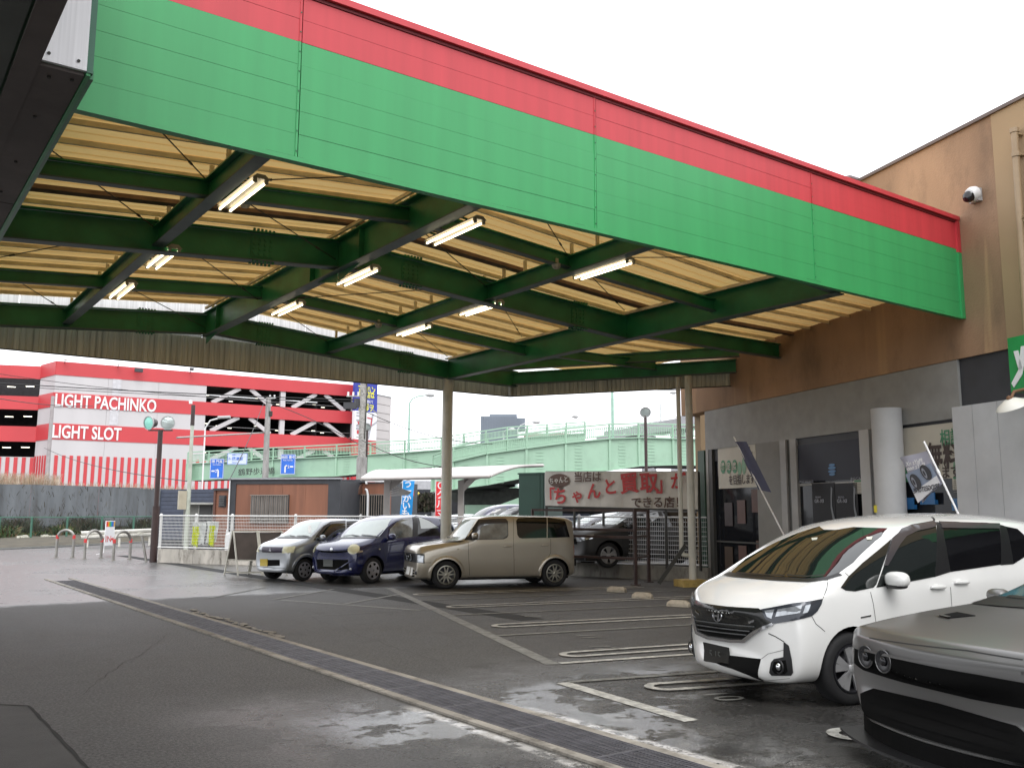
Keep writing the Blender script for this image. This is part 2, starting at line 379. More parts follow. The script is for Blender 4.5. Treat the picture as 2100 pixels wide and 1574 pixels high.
# front fascia, strip by strip (joints recessed)
XJ = [1.2, 3.17, 6.9, 11.06, 15.02]
backing = mat('joint_shadow_metal', (.02, .10, .05), .7)
piece('fascia_backing', backing, canopy, lambda b: b.box((8.1, 8.07, 5.80), (13.8, .08, 1.64)))
for x0, x1 in zip(XJ, XJ[1:]):
    for k in range(7):
        z0 = 4.99+k*.2325; m = G_paint if k < 5 else R_paint
        piece('fascia_panel', m, canopy, lambda b: b.box(((x0+x1)/2+.02, 8.0+rnd.uniform(-.002, .002), z0+.115), (x1-x0-.03, .05, .2300)))
    if x1 < 15:
        piece('joint_cover', G_paint, canopy, lambda b: b.box((x1+.012, 7.987, 5.57), (.022, .04, 1.16)))
        piece('joint_cover', R_paint, canopy, lambda b: b.box((x1+.012, 7.987, 6.385), (.022, .04, .464)))
piece('bottom_trim', G_paint, canopy, lambda b: b.box((8.12, 7.99, 4.962), (13.86, .09, .045)))
R_dark = mat('gap_shade_red', (.16, .015, .02), .6)
piece('cap_shade_strip', R_dark, canopy, lambda b: b.box((8.12, 7.985, 6.635), (13.86, .05, .03)))  # solid strip; the shade below the cap is put into its dark red
piece('fascia_cap', R_paint, canopy, lambda b: b.box((8.12, 8.02, 6.69), (13.92, .2, .07)))
piece('end_trim', R_paint, canopy, lambda b: b.box((15.05, 7.98, 6.37), (.10, .08, .55)))
piece('end_trim', G_paint, canopy, lambda b: b.box((15.05, 7.98, 5.52), (.10, .08, 1.14)))
mil = mat('black_mildew', (.012, .03, .018), .8)
b = MB(); x = 1.3
while x < 15:
    L = rnd.uniform(.05, .5)
    if rnd.random() < .75: b.box((x+L/2, 7.972, 4.99+rnd.uniform(-.003, .003)), (L, .004, rnd.uniform(.006, .016)))
    x += L+rnd.uniform(.01, .12)
b.build('mildew_line', mil, canopy)['kind'] = 'stuff'
fx_ = mat('panel_screw', (.03, .12, .06), .4)
b = MB()
for x0 in XJ[1:-1]:
    for k in range(8): b.box((x0+.012, 7.963, 5.05+k*.2), (.012, .006, .012))
b.build('screw_heads', fx_, canopy)['kind'] = 'stuff'
# main beams (I sections) following the shallow gable
def ibeam(name, a, c, dep, fl, web=.012, parent=canopy, mats=(G_steel, F_grey)):
    b = MB(); a = Vector(a); c = Vector(c); h = Vector((0, 0, dep/2))
    b.span(a, c, web, dep-.03); b.span(a+h, c+h, fl, .02)
    b.k = 1; b.span(a-h, c-h, fl, .02)
    return b.build(name, list(mats), parent)
def xbeam(Y, dep, fl, X0, X1, ztop, name='beam'):
    X = [X0, 6.2, 12.13, X1] if X1 > 12.2 else [X0, 6.2, X1]
    for a, c in zip(X, X[1:]):
        ibeam(name, (a, Y, ztop(a)-dep/2), (c, Y, ztop(c)-dep/2), dep, fl)
top = lambda X: zb(X)+.43
piece('edge_beam', [G_steel, F_grey], canopy, lambda b: (b.box((6.66, 8.24, 5.02+.05), (10.95, .16, .03)), b.box((6.66, 8.17, 5.2), (10.95, .02, .34))))
xbeam(8.35, .42, .18, 1.3, 12.13, top, 'girder')
xbeam(13.1, .43, .2, 1.25, 12.13, top, 'girder')
xbeam(19.73, .43, .2, 1.25, 12.13, top, 'girder')
xbeam(10.85, .2, .12, 1.25, 12.13, lambda X: zb(X)+.36, 'cross_beam')
xbeam(16.45, .2, .12, 1.25, 12.13, lambda X: zb(X)+.36, 'cross_beam')
def ybeam(X, dep, fl, zbot, Y0=8.3, Y1=19.73, name='girder'):
    ibeam(name, (X, Y0, zbot+dep/2), (X, Y1, zbot+dep/2), dep, fl)
ybeam(3.25, .26, .16, 5.36); ybeam(8.85, .26, .16, 5.36); ybeam(6.0, .5, .2, 5.42)
ybeam(12.13, .52, .2, 5.03); ybeam(1.32, .26, .1, 5.25)
# haunches
for X, Yc in ((6.0, 8.4), (6.0, 13.1), (6.0, 19.7), (12.13, 8.4), (12.13, 13.1), (12.13, 19.7)):
    z0 = 5.42 if X < 7 else 5.03
    for s_ in (-1, 1):
        if (Yc < 9 and s_ < 0) or (Yc > 19 and s_ > 0): continue
        if X < 7: piece('haunch', G_steel, canopy, lambda b: b.prism([(0, .02), (.9, .02), (0, -.16)], (X-.006, Yc+s_*.02, z0), (0, s_, 0), (0, 0, 1), (.012, 0, 0)))
for X in (6.0,):
    for Y in (9.3, 12.2, 14.0, 18.8): piece('stiffener', G_steel, canopy, lambda b: b.box((X, Y, 5.66), (.19, .012, .46)))
# bolted splices on the cross girders
for Y in (13.1, 19.73):
    for X in (4.75, 7.3, 10.9):
        z0 = zb(X)+.215
        o = MB()
        for s_ in (-1, 1):
            o.box((X, Y+s_*.012, z0), (.34, .012, .3))
            for i in range(4):
                for j in range(4): o.box((X-.13+i*.087, Y+s_*.025, z0-.11+j*.073), (.03, .02, .03))
        for i in range(6):
            for q in (-.075, .075):
                o.box((X-.15+i*.06, Y+q, z0+.24), (.032, .032, .035)); o.box((X-.15+i*.06, Y+q, z0-.24), (.032, .032, .035))
        o.build('splice_plate', G_steel, canopy)['kind'] = 'stuff'
# purlins with posts, and the roof sheet (trapezoidal profile along Y)
Yp = [8.95+.61*k for k in range(18)]
for Y in Yp:
    rusty = abs(Y-12.6) < .05  # one wide brown strip stands in for the dark band of the deck overlap
    for a, c in ((1.25, 6.2), (6.2, 12.13), (12.13, 17.2)):
        if c > 17 and Y > 16.6: continue
        za, zc = zd(a)-.042, zd(c)-.042
        b = MB(); b.span((a, Y, za), (c, Y, zc), .17 if rusty else .035, .06)  # rusty: the wide strip standing in for the deck overlap's dark band
        b.build('purlin_or_lap_strip', DECK_LAP if rusty else PUR, canopy)
for X, zt in ((3.25, 5.62), (6.0, 5.92), (8.85, 5.62), (12.13, 5.55)):
    for Y in Yp:
        h = zd(X)-.09-zt
        if h > .02: piece('purlin_post', PUR, canopy, lambda b: b.box((X, Y, zt+h/2), (.05, .035, h)))
for X in (5.9, 12.0): piece('purlin_tie', PUR, canopy, lambda b: b.span((X, 8.5, zd(X)-.13), (X, 19.5, zd(X)-.13), .04, .05))
roof = MB()
ys = []; Y = 8.05
while Y < 19.62:
    for dy, dz in ((0, 0), (.19, 0), (.20, .02), (.22, .02)): ys.append((Y+dy, dz))
    Y += .23
for a, c in ((1.25, 6.2), (6.2, 12.13), (12.13, 17.3)):
    vs = []
    for Y, dz in ys:
        Y1 = Y if c < 17 else min(Y, 20.6-(Y-8)*0)
        vs += [(a, Y1, zd(a)+dz), (c, Y1, zd(c)+dz)]
    roof.add(vs, [(2*i, 2*i+1, 2*i+3, 2*i+2) for i in range(len(ys)-1)])
roof.build('roof_sheet', YEL, canopy)
# tie rods
COND = mat('grey_conduit', (.16, .17, .15), .5)
for X, zz in ((3.36, 5.40), (6.13, 5.46), (8.96, 5.40)):
    piece('conduit', COND, canopy, lambda b: b.tube([(X, 8.6, zz), (X, 12.9, zz), (X, 13.3, zz), (X, 19.5, zz)], .014, 6))
for Y in (10.98, 16.58): piece('conduit', COND, canopy, lambda b: b.tube([(3.36, Y, 5.50), (6.1, Y, 5.66), (8.96, Y, 5.50)], .012, 6))
def rod(a, c): piece('tie_rod', ROD, canopy, lambda b: (b.tube([a, c], .008, 6), b.tube([Vector(a).lerp(Vector(c), .80), Vector(a).lerp(Vector(c), .83)], .016, 6)))
Xs = [1.4, 3.25, 6.0, 8.85, 12.13]; Ys = [8.4, 13.1, 19.7]
for i in range(4):
    for j in range(2):
        z0, z1 = 5.62, 5.62
        rod((Xs[i+1]-.05, Ys[j], z1), (Xs[i]+.05, Ys[j+1]-2.3*(1-j)-3.2*j, z0)) if (i+j) % 2 else rod((Xs[i]+.05, Ys[j], z0), (Xs[i+1]-.05, Ys[j+1]-2.3*(1-j)-3.2*j, z1))
        rod((Xs[i]+.05, Ys[j]+2.4+j*.9, z0), (Xs[i+1]-.05, Ys[j+1], z1))
# ribbed rear skirt in sheets
def skirt(a, c, z0, z1, pitch=.115):
    a = Vector(a); c = Vector(c); L = (c-a).length; t = (c-a)/L; nrm = Vector((t.y, -t.x, 0))
    x = 0; W = 2.3
    while x < L-.05:
        x2 = min(x+W, L); b = MB(); q = x; vs = []
        while q < x2-1e-3:
            for dx, dn in ((0, 0), (.075, 0), (.085, .018), (.105, .018)):
                s_ = min(q+dx, x2); p = a+t*s_-nrm*dn; vs.append((p.x, p.y, z0)); vs.append((p.x, p.y, z1))
            q += pitch
        p = a+t*x2; vs.append((p.x, p.y, z0)); vs.append((p.x, p.y, z1))
        b.add(vs, [(2*i, 2*i+2, 2*i+3, 2*i+1) for i in range(len(vs)//2-1)]); b.build('skirt_sheet', CORR, canopy)
        m = a+t*x2
        piece('skirt_joint', CORR, canopy, lambda k: k.box((m.x+nrm.x*.008, m.y+nrm.y*.008, (z0+z1)/2), (.05, .012, z1-z0), rz=math.atan2(t.y, t.x)))
        x = x2
skirt((1.25, 20.02, 0), (14.25, 20.02, 0), 4.79, 5.45); skirt((14.25, 20.02, 0), (17.4, 15.0, 0), 4.79, 5.45)
WH = mat('white_metal', (.72, .72, .72), .4, var=.06)
WHG = mat('streaky_white_sheet', (.66, .65, .66), .45, var=.16, scale=2, stretch=(16, 16, .4), dirt=.12)
x = 1.25
while x < 14.2:
    piece('parapet_panel', WHG, canopy, lambda b: b.box((x+.6, 20.16, 5.9), (1.18, .03, 1.3))); x += 1.2
piece('skirt_trim', ROD, canopy, lambda b: (b.span((1.25, 20.0, 4.785), (14.25, 20.0, 4.785), .05, .02), b.span((14.25, 20, 4.785), (17.4, 15, 4.785), .05, .02)))
piece('corner_post', CREAM, canopy, lambda b: b.tube([(14.2, 19.93, 4.8), (14.2, 19.93, 5.45)], .045, 8))
# beams towards the shop beyond the last frame
ibeam('girder', (12.13, 19.6, 5.24), (14.3, 19.8, 5.24), .4, .18); ibeam('girder', (14.2, 19.8, 5.24), (17.3, 14.8, 5.24), .3, .16)
ibeam('girder', (13.3, 19.5, 5.45), (16.7, 14.2, 5.45), .22, .16)
ibeam('cross_beam', (12.13, 16.45, 5.35), (16.2, 16.45, 5.35), .2, .12); ibeam('cross_beam', (12.13, 13.1, 5.3), (17.0, 13.1, 5.3), .3, .16)
# round columns
def column(x, y, z1, r=.133):
    piece('column', CREAM, canopy, lambda b: b.tube([(x, y, 0), (x, y, z1)], r, 24), smooth=True)
column(12.13, 19.73, 5.05)
sheet('column_foot', [(0, 0)]*0 or [(12.13+.3*math.cos(a*.52), 19.73+.3*math.sin(a*.52)) for a in range(12)], .016, M_conc)
p_ = ed(10.9, 19.72)
piece('column', CREAM, canopy, lambda b: b.tube([(p_.x, p_.y, .1), (p_.x, p_.y, 5.0)], .088, 20), smooth=True)
piece('downpipe', CREAM, canopy, lambda b: b.tube([ed(10.78, 20.02, 5.0), ed(10.78, 20.02, .85), ed(10.8, 19.98, .72), ed(10.9, 19.8, .7)], .055, 12), smooth=True)
YK = mat('yellow_concrete', (.42, .30, .09), .7, var=.25, dirt=.5)
piece('column_plinth', YK, canopy, lambda b: b.box(ed(10.85, 19.75, .08), (.62, .5, .16), rz=RZ))
piece('brace_leg', ROD, canopy, lambda b: b.span(ed(10.25, 20.2, .05), ed(10.85, 19.95, .95), .09, .09))

# ------------------------------------------------------------------ fluorescent fittings
M_house = mat('fitting_enamel', (.26, .24, .18), .4)
M_tube = mat('lit_tube', (1, .95, .8), .4, emit=4.2, ecol=(1, .84, .58))
def fitting():
    r_ = empty('fluorescent_light', (0, 0, 0), 'x', 'light', 'twin tube lights under the canopy beams')
    b = MB(); b.prism([(-.05, .05), (.05, .05), (.105, 0), (-.105, 0)], (0, -.62, 0), (1, 0, 0), (0, 0, 1), (0, 1.24, 0)); b.build('housing', M_house, r_)
    for s_ in (-1, 1):
        for q in (-1, 1): piece('lamp_holder', M_house, r_, lambda k: k.box((q*.065, s_*.605, -.02), (.04, .03, .06)))
    for q in (-1, 1):
        piece('tube', M_tube, r_, lambda k: k.tube([(q*.065, -.585, -.028), (q*.065, .585, -.03)], .014, 10), smooth=True)
    for s_ in (-1, 1): piece('bracket', G_steel, r_, lambda k: k.span((0, s_*.4, .04), (-.14, s_*.4, .06), .03, .02))
    return r_
FL = [((3.47, 10.3), 'twin tube light on the leftmost beam, the one nearest the green fascia'),
      ((3.47, 13.65), 'twin tube light on the leftmost beam, just past the middle cross girder'),
      ((3.47, 16.1), 'twin tube light on the leftmost beam, the farthest of its row'),
      ((6.24, 10.05), 'twin tube light on the ridge beam close under the green fascia'),
      ((6.24, 12.9), 'twin tube light on the ridge beam at the middle cross girder'),
      ((6.24, 15.75), 'twin tube light on the ridge beam, the farthest of its row'),
      ((9.07, 10.3), 'twin tube light on the third beam close under the green fascia'),
      ((9.07, 13.65), 'twin tube light on the third beam just past the middle cross girder'),
      ((9.07, 16.1), 'twin tube light on the third beam, the farthest of its row')]
f0 = fitting()
for k, (p, lb) in enumerate(FL):
    o = f0 if k == 0 else copy_tree(f0)
    o.location = (p[0], p[1], 5.36); o['label'] = lb
M_gbox = mat('beige_plastic', (.40, .36, .27), .5)
for p, lb in (((3.75, 11.0, 5.5), 'small round beige sensor on the cross beam left of the ridge'), ((3.72, 16.5, 5.5), 'small round beige sensor on the far cross beam'), ((8.6, 10.85, 5.46), 'small round beige sensor on the cross beam by the third beam'), ((8.45, 16.45, 5.44), 'small round beige sensor on the far cross beam by the third beam')):
    s = empty('detector', p, lb, 'sensor', 'round sensors under the canopy')
    piece('dome', M_gbox, s, lambda b: b.lathe([(.0, -.06), (.04, -.055), (.065, -.03), (.07, 0), (.075, .02), (0, .02)], p, (0, 0, 1), 16), smooth=True)
    piece('mount', M_gbox, s, lambda b: b.box((p[0], p[1], p[2]+.06), (.05, .05, .09)))

# ------------------------------------------------------------------ neighbouring soffit overhead at left
M_sof = mat('dark_soffit', (.12, .13, .115), .6, var=.2, scale=1.5, dirt=.2)
M_sof2 = mat('brown_soffit', (.15, .125, .115), .65, var=.2, scale=1.5, dirt=.2)
near = empty('entrance_canopy', (-1, 8, 0), 'dark soffit overhead with a white end plate and thin green edge', 'canopy')
for k in range(5):
    y0 = -2+k*8.1
    piece('soffit_panel', M_sof, near, lambda b: b.box((-.55+.0, y0+4.0, 4.93), (2.5, 7.99, .04)))
piece('soffit_panel', M_sof, near, lambda b: b.box((-3.85, 14, 4.94), (4.0, 33, .04)))
piece('edge_band', M_sof2, near, lambda b: b.box((.80, 10, 4.905), (.16, 24, .03)))
for k in range(4):
    y0 = 7.19+k*3.6
    piece('box_soffit', M_sof2, near, lambda b: b.box((1.02, y0+1.79, 4.915), (.33, 3.57, .03)))
piece('side_cladding', G_paint, near, lambda b: b.box((1.205, 13.5, 5.75), (.03, 12.7, 1.72)))
piece('edge_gutter', G_steel, near, lambda b: b.box((1.225, 13.6, 4.925), (.05, 12.8, .07)))
piece('end_plate', mat('brushed_white_plate', (.82, .81, .82), .4, var=.10, scale=3, stretch=(14, 14, .25)), near, lambda b: b.box((1.02, 7.155, 5.75), (.345, .03, 1.66)))
piece('end_plate_edge', mat('dull_green_trim', (.05, .16, .10), .5), near, lambda b: b.box((1.2125, 7.165, 5.75), (.045, .05, 1.68)))
piece('rivet', ROD, near, lambda b: [b.tube([(x_, 7.13, z_), (x_, 7.145, z_)], .012, 8) for x_, z_ in ((.93, 4.98), (1.13, 4.98))])
piece('rivet', ROD, near, lambda b: [b.tube([(x_, y_, 4.885), (x_, y_, 4.9)], .014, 8) for x_, y_ in ((.97, 7.35), (1.12, 7.3), (1.0, 8.2), (1.02, 9.4), (1.02, 10.4), (.98, 11.3))])
piece('roof_top', M_sof, near, lambda b: b.box((-2.6, 10, 6.6), (7.6, 30, .06)))
# ================================================================== FAR SIDE
RB = mat('red_wall_panel', (.50, .042, .05), .5, var=.06, scale=.3, coat=.05)
WB = mat('white_wall_panel', (.50, .48, .485), .55, var=.06, scale=.25, dirt=.05, stretch=(1, 1, .3))
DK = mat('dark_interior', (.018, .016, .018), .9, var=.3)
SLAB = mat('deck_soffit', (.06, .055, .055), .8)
def wall_frame(P1, P2):
    a = Vector((P1.x, P1.y, 0)); c = Vector((P2.x, P2.y, 0)); u = (c-a); L = u.length; u.normalize(); n = Vector((u.y, -u.x, 0))
    if n.dot(a) > 0: n = -n
    return a, u, n, L
A1 = at(93, 1055, 105); A2 = at(720, 1055, 124)
o_, u_, n_, L_ = wall_frame(A1, A2)
pach = empty('parking_building', o_+u_*L_/2, 'red and white multi-storey parking building with LIGHT PACHINKO lettering and striped base', 'building')
def zat(px, py, dep): return at(px, py, dep).z
zs_ = [zat(93, y, 105) for y in (1090, 1002, 932, 900, 867, 833, 804, 768, 740)]
def W(u, z, n=0): return o_+u_*u+n_*n+Vector((0, 0, z))
def u_at(px):
    # station along the front wall seen at pixel column px
    d = ray(px, 1055); 
    det = d.x*(-u_.y)-d.y*(-u_.x)
    s = (o_.x*(-u_.y)-o_.y*(-u_.x))/det
    p = Vector((d.x*s, d.y*s, 0)); return (p-o_).dot(u_)
ang = math.atan2(u_.y, u_.x)
def wbox(name, m, u0, u1, z0, z1, th=.2, n=0, parent=None):
    return piece(name, m, parent or pach, lambda b: b.box(W((u0+u1)/2, (z0+z1)/2, n-th/2), (u1-u0, th, z1-z0), rz=ang))
uS = u_at(411)
z_gr, z_sb, z1, z2, z3, z4, z5, z6, z7 = zs_
reds = [(z2, z3), (z4, z5), (z6, z7+.0)]
whites = [(z1, z2), (z3, z4), (z5, z6)]
# zs: stripes z_sb..z1, white z1..z2 (932-900), red z2..z3 (900-867), white, red, white, parapet
for a, c in reds: wbox('spandrel_panel', RB, 0, L_, a, c, .3, .06)
for a, c in whites:
    for k in range(3): wbox('wall_panel', WB, uS*k/3+.01, uS*(k+1)/3-.01, a, c, .3)
    wbox('end_column', WB, L_-.3, L_, a, c, .4)
wbox('door_panel', mat('pale_door', (.52, .51, .53), .5), u_at(214), u_at(232), z5+.1, z6, .06, .05); wbox('door_panel', mat('pale_door', 0), u_at(212), u_at(230), z3+.1, z4, .06, .05)
ust = [u_at(x) for x in (556, 582)]
for a, c in whites:
    wbox('deck_column', WB, u_at(567), u_at(577), a, c, .5, -.1)
    for x0, x1, x2, x3 in ((424, 482, 504, 548), (592, 642, 660, 702)):
        piece('brace', WB, pach, lambda b: (b.span(W(u_at(x0), a, -.3), W(u_at(x1), c, -.3), .25, .5), b.span(W(u_at(x3), a, -.3), W(u_at(x2), c, -.3), .25, .5)))
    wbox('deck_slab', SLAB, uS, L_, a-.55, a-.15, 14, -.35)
    for k in range(9):
        u = uS+1.2+k*(L_-uS-2)/8
        piece('deck_lamp', mat('deck_lamp_glow', (.9, .85, .7), .4, emit=2.2), pach, lambda b: b.box(W(u, c-.55, -5-(k % 3)*2.5), (.5, .14, .08), rz=ang))
    wbox('deck_rail', mat('rail_grey', (.2, .2, .2), .5), uS, L_, a+.6, a+.66, .05, -.5)
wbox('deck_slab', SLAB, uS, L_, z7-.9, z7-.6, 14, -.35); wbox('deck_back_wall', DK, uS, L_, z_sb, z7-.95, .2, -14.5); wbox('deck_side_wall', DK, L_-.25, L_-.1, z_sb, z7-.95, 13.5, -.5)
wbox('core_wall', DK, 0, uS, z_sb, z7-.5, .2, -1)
wbox('side_wall', WB, L_-.2, L_+.0, z_gr, z7, .2, -.3)
# striped base
wbox('base_wall', WB, 0, L_, 0, z1, .2)
x = 100; us = []
n_st = 46; su = u_at(103)
for k in range(n_st):
    u = su+k*(L_-su)/n_st
    wbox('stripe_panel', RB, u, u+(L_-su)/n_st*.47, .2, z1-.02, .08, .07)
# set-back left wing
B1 = at(62, 1055, 108); B0 = at(-260, 1055, 104)
ow, uw, nw, Lw = o_, u_, n_, L_
o_, u_, n_, L_ = wall_frame(B0, B1); ang = math.atan2(u_.y, u_.x)
for a, c in reds: wbox('spandrel_panel', RB, 0, L_, a-.1, c-.15, .3, .06)
for a, c in whites:
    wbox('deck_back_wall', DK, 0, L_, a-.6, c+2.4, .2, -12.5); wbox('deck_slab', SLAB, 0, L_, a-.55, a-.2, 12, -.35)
    for k in range(5): piece('deck_lamp', MATS['deck_lamp_glow'], pach, lambda b: b.box(W(L_-2-k*2.3, c-.5, -4-k), (.9, .14, .1), rz=ang))
wbox('base_wall', WB, 0, L_, 0, z1-.1, .2)
for k in range(34): wbox('stripe_panel', RB, L_-.45-k*.86, L_-.05-k*.86, .2, z1-.15, .08, .07)
# chamfer between
o_, u_, n_, L_ = wall_frame(B1, A1); ang = math.atan2(u_.y, u_.x)
for a, c in reds: wbox('spandrel_panel', RB, 0, L_, a, c, .3, .06)
for a, c in whites: wbox('wall_panel', WB, 0, L_, a, c, .3)
wbox('base_wall', WB, 0, L_, 0, z1, .2)
for k in range(6): wbox('stripe_panel', RB, .1+k*L_/6, .1+k*L_/6+L_/12, .2, z1-.02, .08, .07)
o_, u_, n_, L_ = ow, uw, nw, Lw; ang = math.atan2(u_.y, u_.x)
LW = mat('white_lettering', (.7, .7, .7), .4, var=.02)
text('LIGHT PACHINKO', 2.05, LW, W(u_at(204), (z4+z5)/2-.15, .12), u_, parent=pach, bold=.022, ext=.03, sx=.66)
text('LIGHT SLOT', 2.05, LW, W(u_at(167), (z2+z3)/2-.1, .12), u_, parent=pach, bold=.022, ext=.03, sx=.66)
# roof-edge floodlights
for px in (110, 222, 264, 374):
    u = u_at(px); s = empty('roof_floodlight', W(u, z7), {110: 'small white floodlight on the parapet near the building corner', 222: 'small white floodlight on the parapet above the lettering', 264: 'dark floodlight box hung on the red parapet', 374: 'small dark floodlight at the right of the red parapet'}[px], 'floodlight')
    dk = px in (264, 374)
    piece('arm', ROD, s, lambda b: b.span(W(u, z7-.2, .1), W(u, z7+(-.3 if px == 264 else .2), .7), .06, .06))
    piece('lamp_head', mat('dark_housing', (.04, .04, .045), .5) if dk else WH, s, lambda b: b.box(W(u, z7+(-.45 if px == 264 else .2), .9), (.9 if px == 264 else .45, .45, .45 if px == 264 else .3), rz=ang))
# tall sign at the end of the parking building
SB = mat('sign_blue', (.02, .035, .30), .45); SY = mat('sign_yellow', (.75, .72, .04), .45); SW = mat('sign_white', (.74, .74, .76), .45, var=.03)
C1 = at(722, 1055, 121); C2 = at(768, 1055, 124)
o_, u_, n_, L_ = wall_frame(C1, C2); ang = math.atan2(u_.y, u_.x)
tower = empty('sign_tower', o_+u_*L_/2, 'tall sign panel, blue with yellow characters over a white street map and a red foot', 'sign')
zt = [zat(745, y, 122) for y in (990, 901, 843, 785, 770)]
wbox('red_base', RB, 0, L_, 0, zt[1], .5, 0, tower); wbox('map_panel', SW, 0, L_, zt[1], zt[2], .5, 0, tower); wbox('blue_panel', SB, 0, L_, zt[2], zt[4], .5, 0, tower)
for s_, y, sz, m, sx in (('マルハン', 799, 1.25, SY, .62), ('摂津店は', 809, .95, SY, .75), ('つーを超えて', 822, .45, SW, .9), ('全部ヲ', 835, 1.1, SY, .85)):
    text(s_, sz, m, W(L_/2, zat(745, y, 122), .02), u_, parent=tower, bold=.015, ext=.02, sx=sx)
GR_ = mat('map_grey', (.35, .35, .38), .5)
zz = lambda y: zat(745, y, 122)
piece('map_road', GR_, tower, lambda b: (b.span(W(L_*.62, zz(898), .02), W(L_*.82, zz(846), .02), .03, .3), b.span(W(L_*.70, zz(873), .02), W(L_*1.0, zz(862), .02), .03, .22), [b.box(W(L_*.2, zz(y), .02), (L_*.26, .03, .22), rz=ang) for y in (847, 853, 862, 874, 879)]))
piece('map_route', RB, tower, lambda b: (b.span(W(L_*.55, zz(855), .04), W(L_*.76, zz(856), .04), .03, .16), b.span(W(L_*.76, zz(856), .04), W(L_*.72, zz(876), .04), .03, .16), b.box(W(L_*.18, zz(886), .04), (.55, .03, .5), rz=ang)))
st_ = [(math.sin(k*math.pi/5)*(.4 if k % 2 == 0 else .17), math.cos(k*math.pi/5)*(.4 if k % 2 == 0 else .17)) for k in range(10)]
piece('star', RB, tower, lambda b: b.prism(st_, W(L_*.2, zz(867), .02), u_, ZV, n_*.03))
# pale lift housing
C3 = at(768, 1055, 126); C4 = at(797, 1055, 129)
o_, u_, n_, L_ = wall_frame(C3, C4); ang = math.atan2(u_.y, u_.x)
lift = empty('lift_tower', o_+u_*L_/2, 'pale lift tower clad in wide horizontal boards behind the tall sign', 'building')
zl = [zat(785, y, 127) for y in (1090, 812)]
nb = 15; M_pale = mat('pale_cladding', (.50, .47, .46), .6, var=.05, scale=.5)
wbox('core', mat('cladding_joint', (.25, .22, .22), .7), 0, L_, 0, zl[1]-.05, 3, -.1, lift)
for k in range(nb):
    h = zl[1]/nb; wbox('cladding_board', M_pale, 0, L_+.02, k*h+.05, (k+1)*h-.02, 3.1, 0, lift)
wbox('roof_cap', mat('roof_grey', (.25, .25, .25), .6), -.05, L_+.1, zl[1], zl[1]+.15, 3.2, .05, lift)

# ------------------------------------------------------------------ green bridges
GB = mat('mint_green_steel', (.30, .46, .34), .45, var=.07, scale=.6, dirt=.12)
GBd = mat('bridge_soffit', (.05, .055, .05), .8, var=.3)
def bridge(name, label, cat, pts, hg, th, rail=1.0, post=2.0, bal=True, depth=2.4):
    """pts: list of (px, py_top, py_bottom, depth)"""
    r_ = empty(name, at(pts[0][0], 1055, pts[0][3]), label, cat)
    tops = [at(p[0], p[1], p[3]) for p in pts]; bots = [at(p[0], p[2], p[3]) for p in pts]
    for i in range(len(pts)-1):
        a, c, d, e = tops[i], tops[i+1], bots[i], bots[i+1]
        d = Vector((a.x, a.y, d.z)); e = Vector((c.x, c.y, e.z))
        aw = (c-a); aw.z = 0; aw.normalize(); n = Vector((-aw.y, aw.x, 0))
        if n.dot(a) < 0: n = -n
        b = MB(); w_ = n*.25
        b.add([a, c, e, d, a+w_, c+w_, e+w_, d+w_], [(0, 1, 2, 3), (4, 5, 6, 7), (0, 1, 5, 4), (3, 2, 6, 7), (0, 4, 7, 3), (1, 5, 6, 2)])
        b.build('girder', GB, r_)
        # flanges, deck and underside
        piece('flange', GB, r_, lambda q: q.span(a-n*.05, c-n*.05, .3, .08)); piece('flange', GB, r_, lambda q: q.span(d-n*.05, e-n*.05, .34, .06))
        b = MB(); s0 = n*depth
        b.add([d, e, e+s0, d+s0, d+Vector((0, 0, .5)), e+Vector((0, 0, .5)), e+s0+Vector((0, 0, .5)), d+s0+Vector((0, 0, .5))], [(0, 1, 2, 3), (4, 5, 6, 7), (2, 3, 7, 6)])
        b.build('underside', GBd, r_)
        if rail:
            z = Vector((0, 0, 1)); b = MB()
            b.span(a+z*rail, c+z*rail, .10, .10); b.span(a+z*.22, c+z*.22, .07, .07); b.span(a+z*(rail-.25), c+z*(rail-.25), .05, .05); b.build('handrail', GB, r_)
            L = (c-a).length; npost = max(1, int(L/post))
            for k in range(npost+(1 if i == len(pts)-2 else 0)):
                p = a.lerp(c, k/npost); piece('rail_post', GB, r_, lambda q: q.box(p+z*rail/2, (.11, .11, rail)))
            if bal:
                nb_ = int(L/.13); b = MB()
                for k in range(nb_): p = a.lerp(c, (k+.5)/nb_); b.box(p+z*(rail*.5-.02), (.045, .045, rail-.35))
                b.build('balusters', GB, r_)['kind'] = 'stuff'
        nst = max(1, int((c-a).length/7))
        for k in range(nst):
            p = a.lerp(c, k/nst); q = d.lerp(e, k/nst)
            piece('stiffener', GB, r_, lambda s: s.span(p-n*.06, q-n*.06, .16, .12, upv=(n.x, n.y, 0)))
            b = MB()
            hh = (p.z-q.z)
            for j in range(int(hh/.22)):
                b.box(q-n*.02+Vector((0, 0, .15+j*.22))+aw*.9, (.5, .03, .07), rz=math.atan2(aw.y, aw.x))
            b.build('rivet_rows', GB, r_)['kind'] = 'stuff'
    return r_
fb = bridge('footbridge', 'long mint green footbridge girder with road signs, passing before the red and white building', 'bridge',
    [(385, 951, 985, 80), (560, 942, 978, 78), (690, 936, 976, 77), (830, 928, 962, 76), (905, 922, 955, 75), (1040, 900, 945, 78), (1200, 888, 935, 82)], 1, 1)
P_ = at(385, 968, 80)
piece('end_plate', GB, fb, lambda b: b.box(at(386, 968, 80.3), (.25, 2.4, 1.45), rz=math.atan2(P_.y, P_.x)+1.57))
tx = (at(545, 965, 78)-at(505, 967, 78)); tx.normalize()
text('鶴野歩道橋', .62, mat('black_paint', (.02, .02, .02), .5), at(526, 967, 77.6), tx, parent=fb, bold=.004, ext=.01)
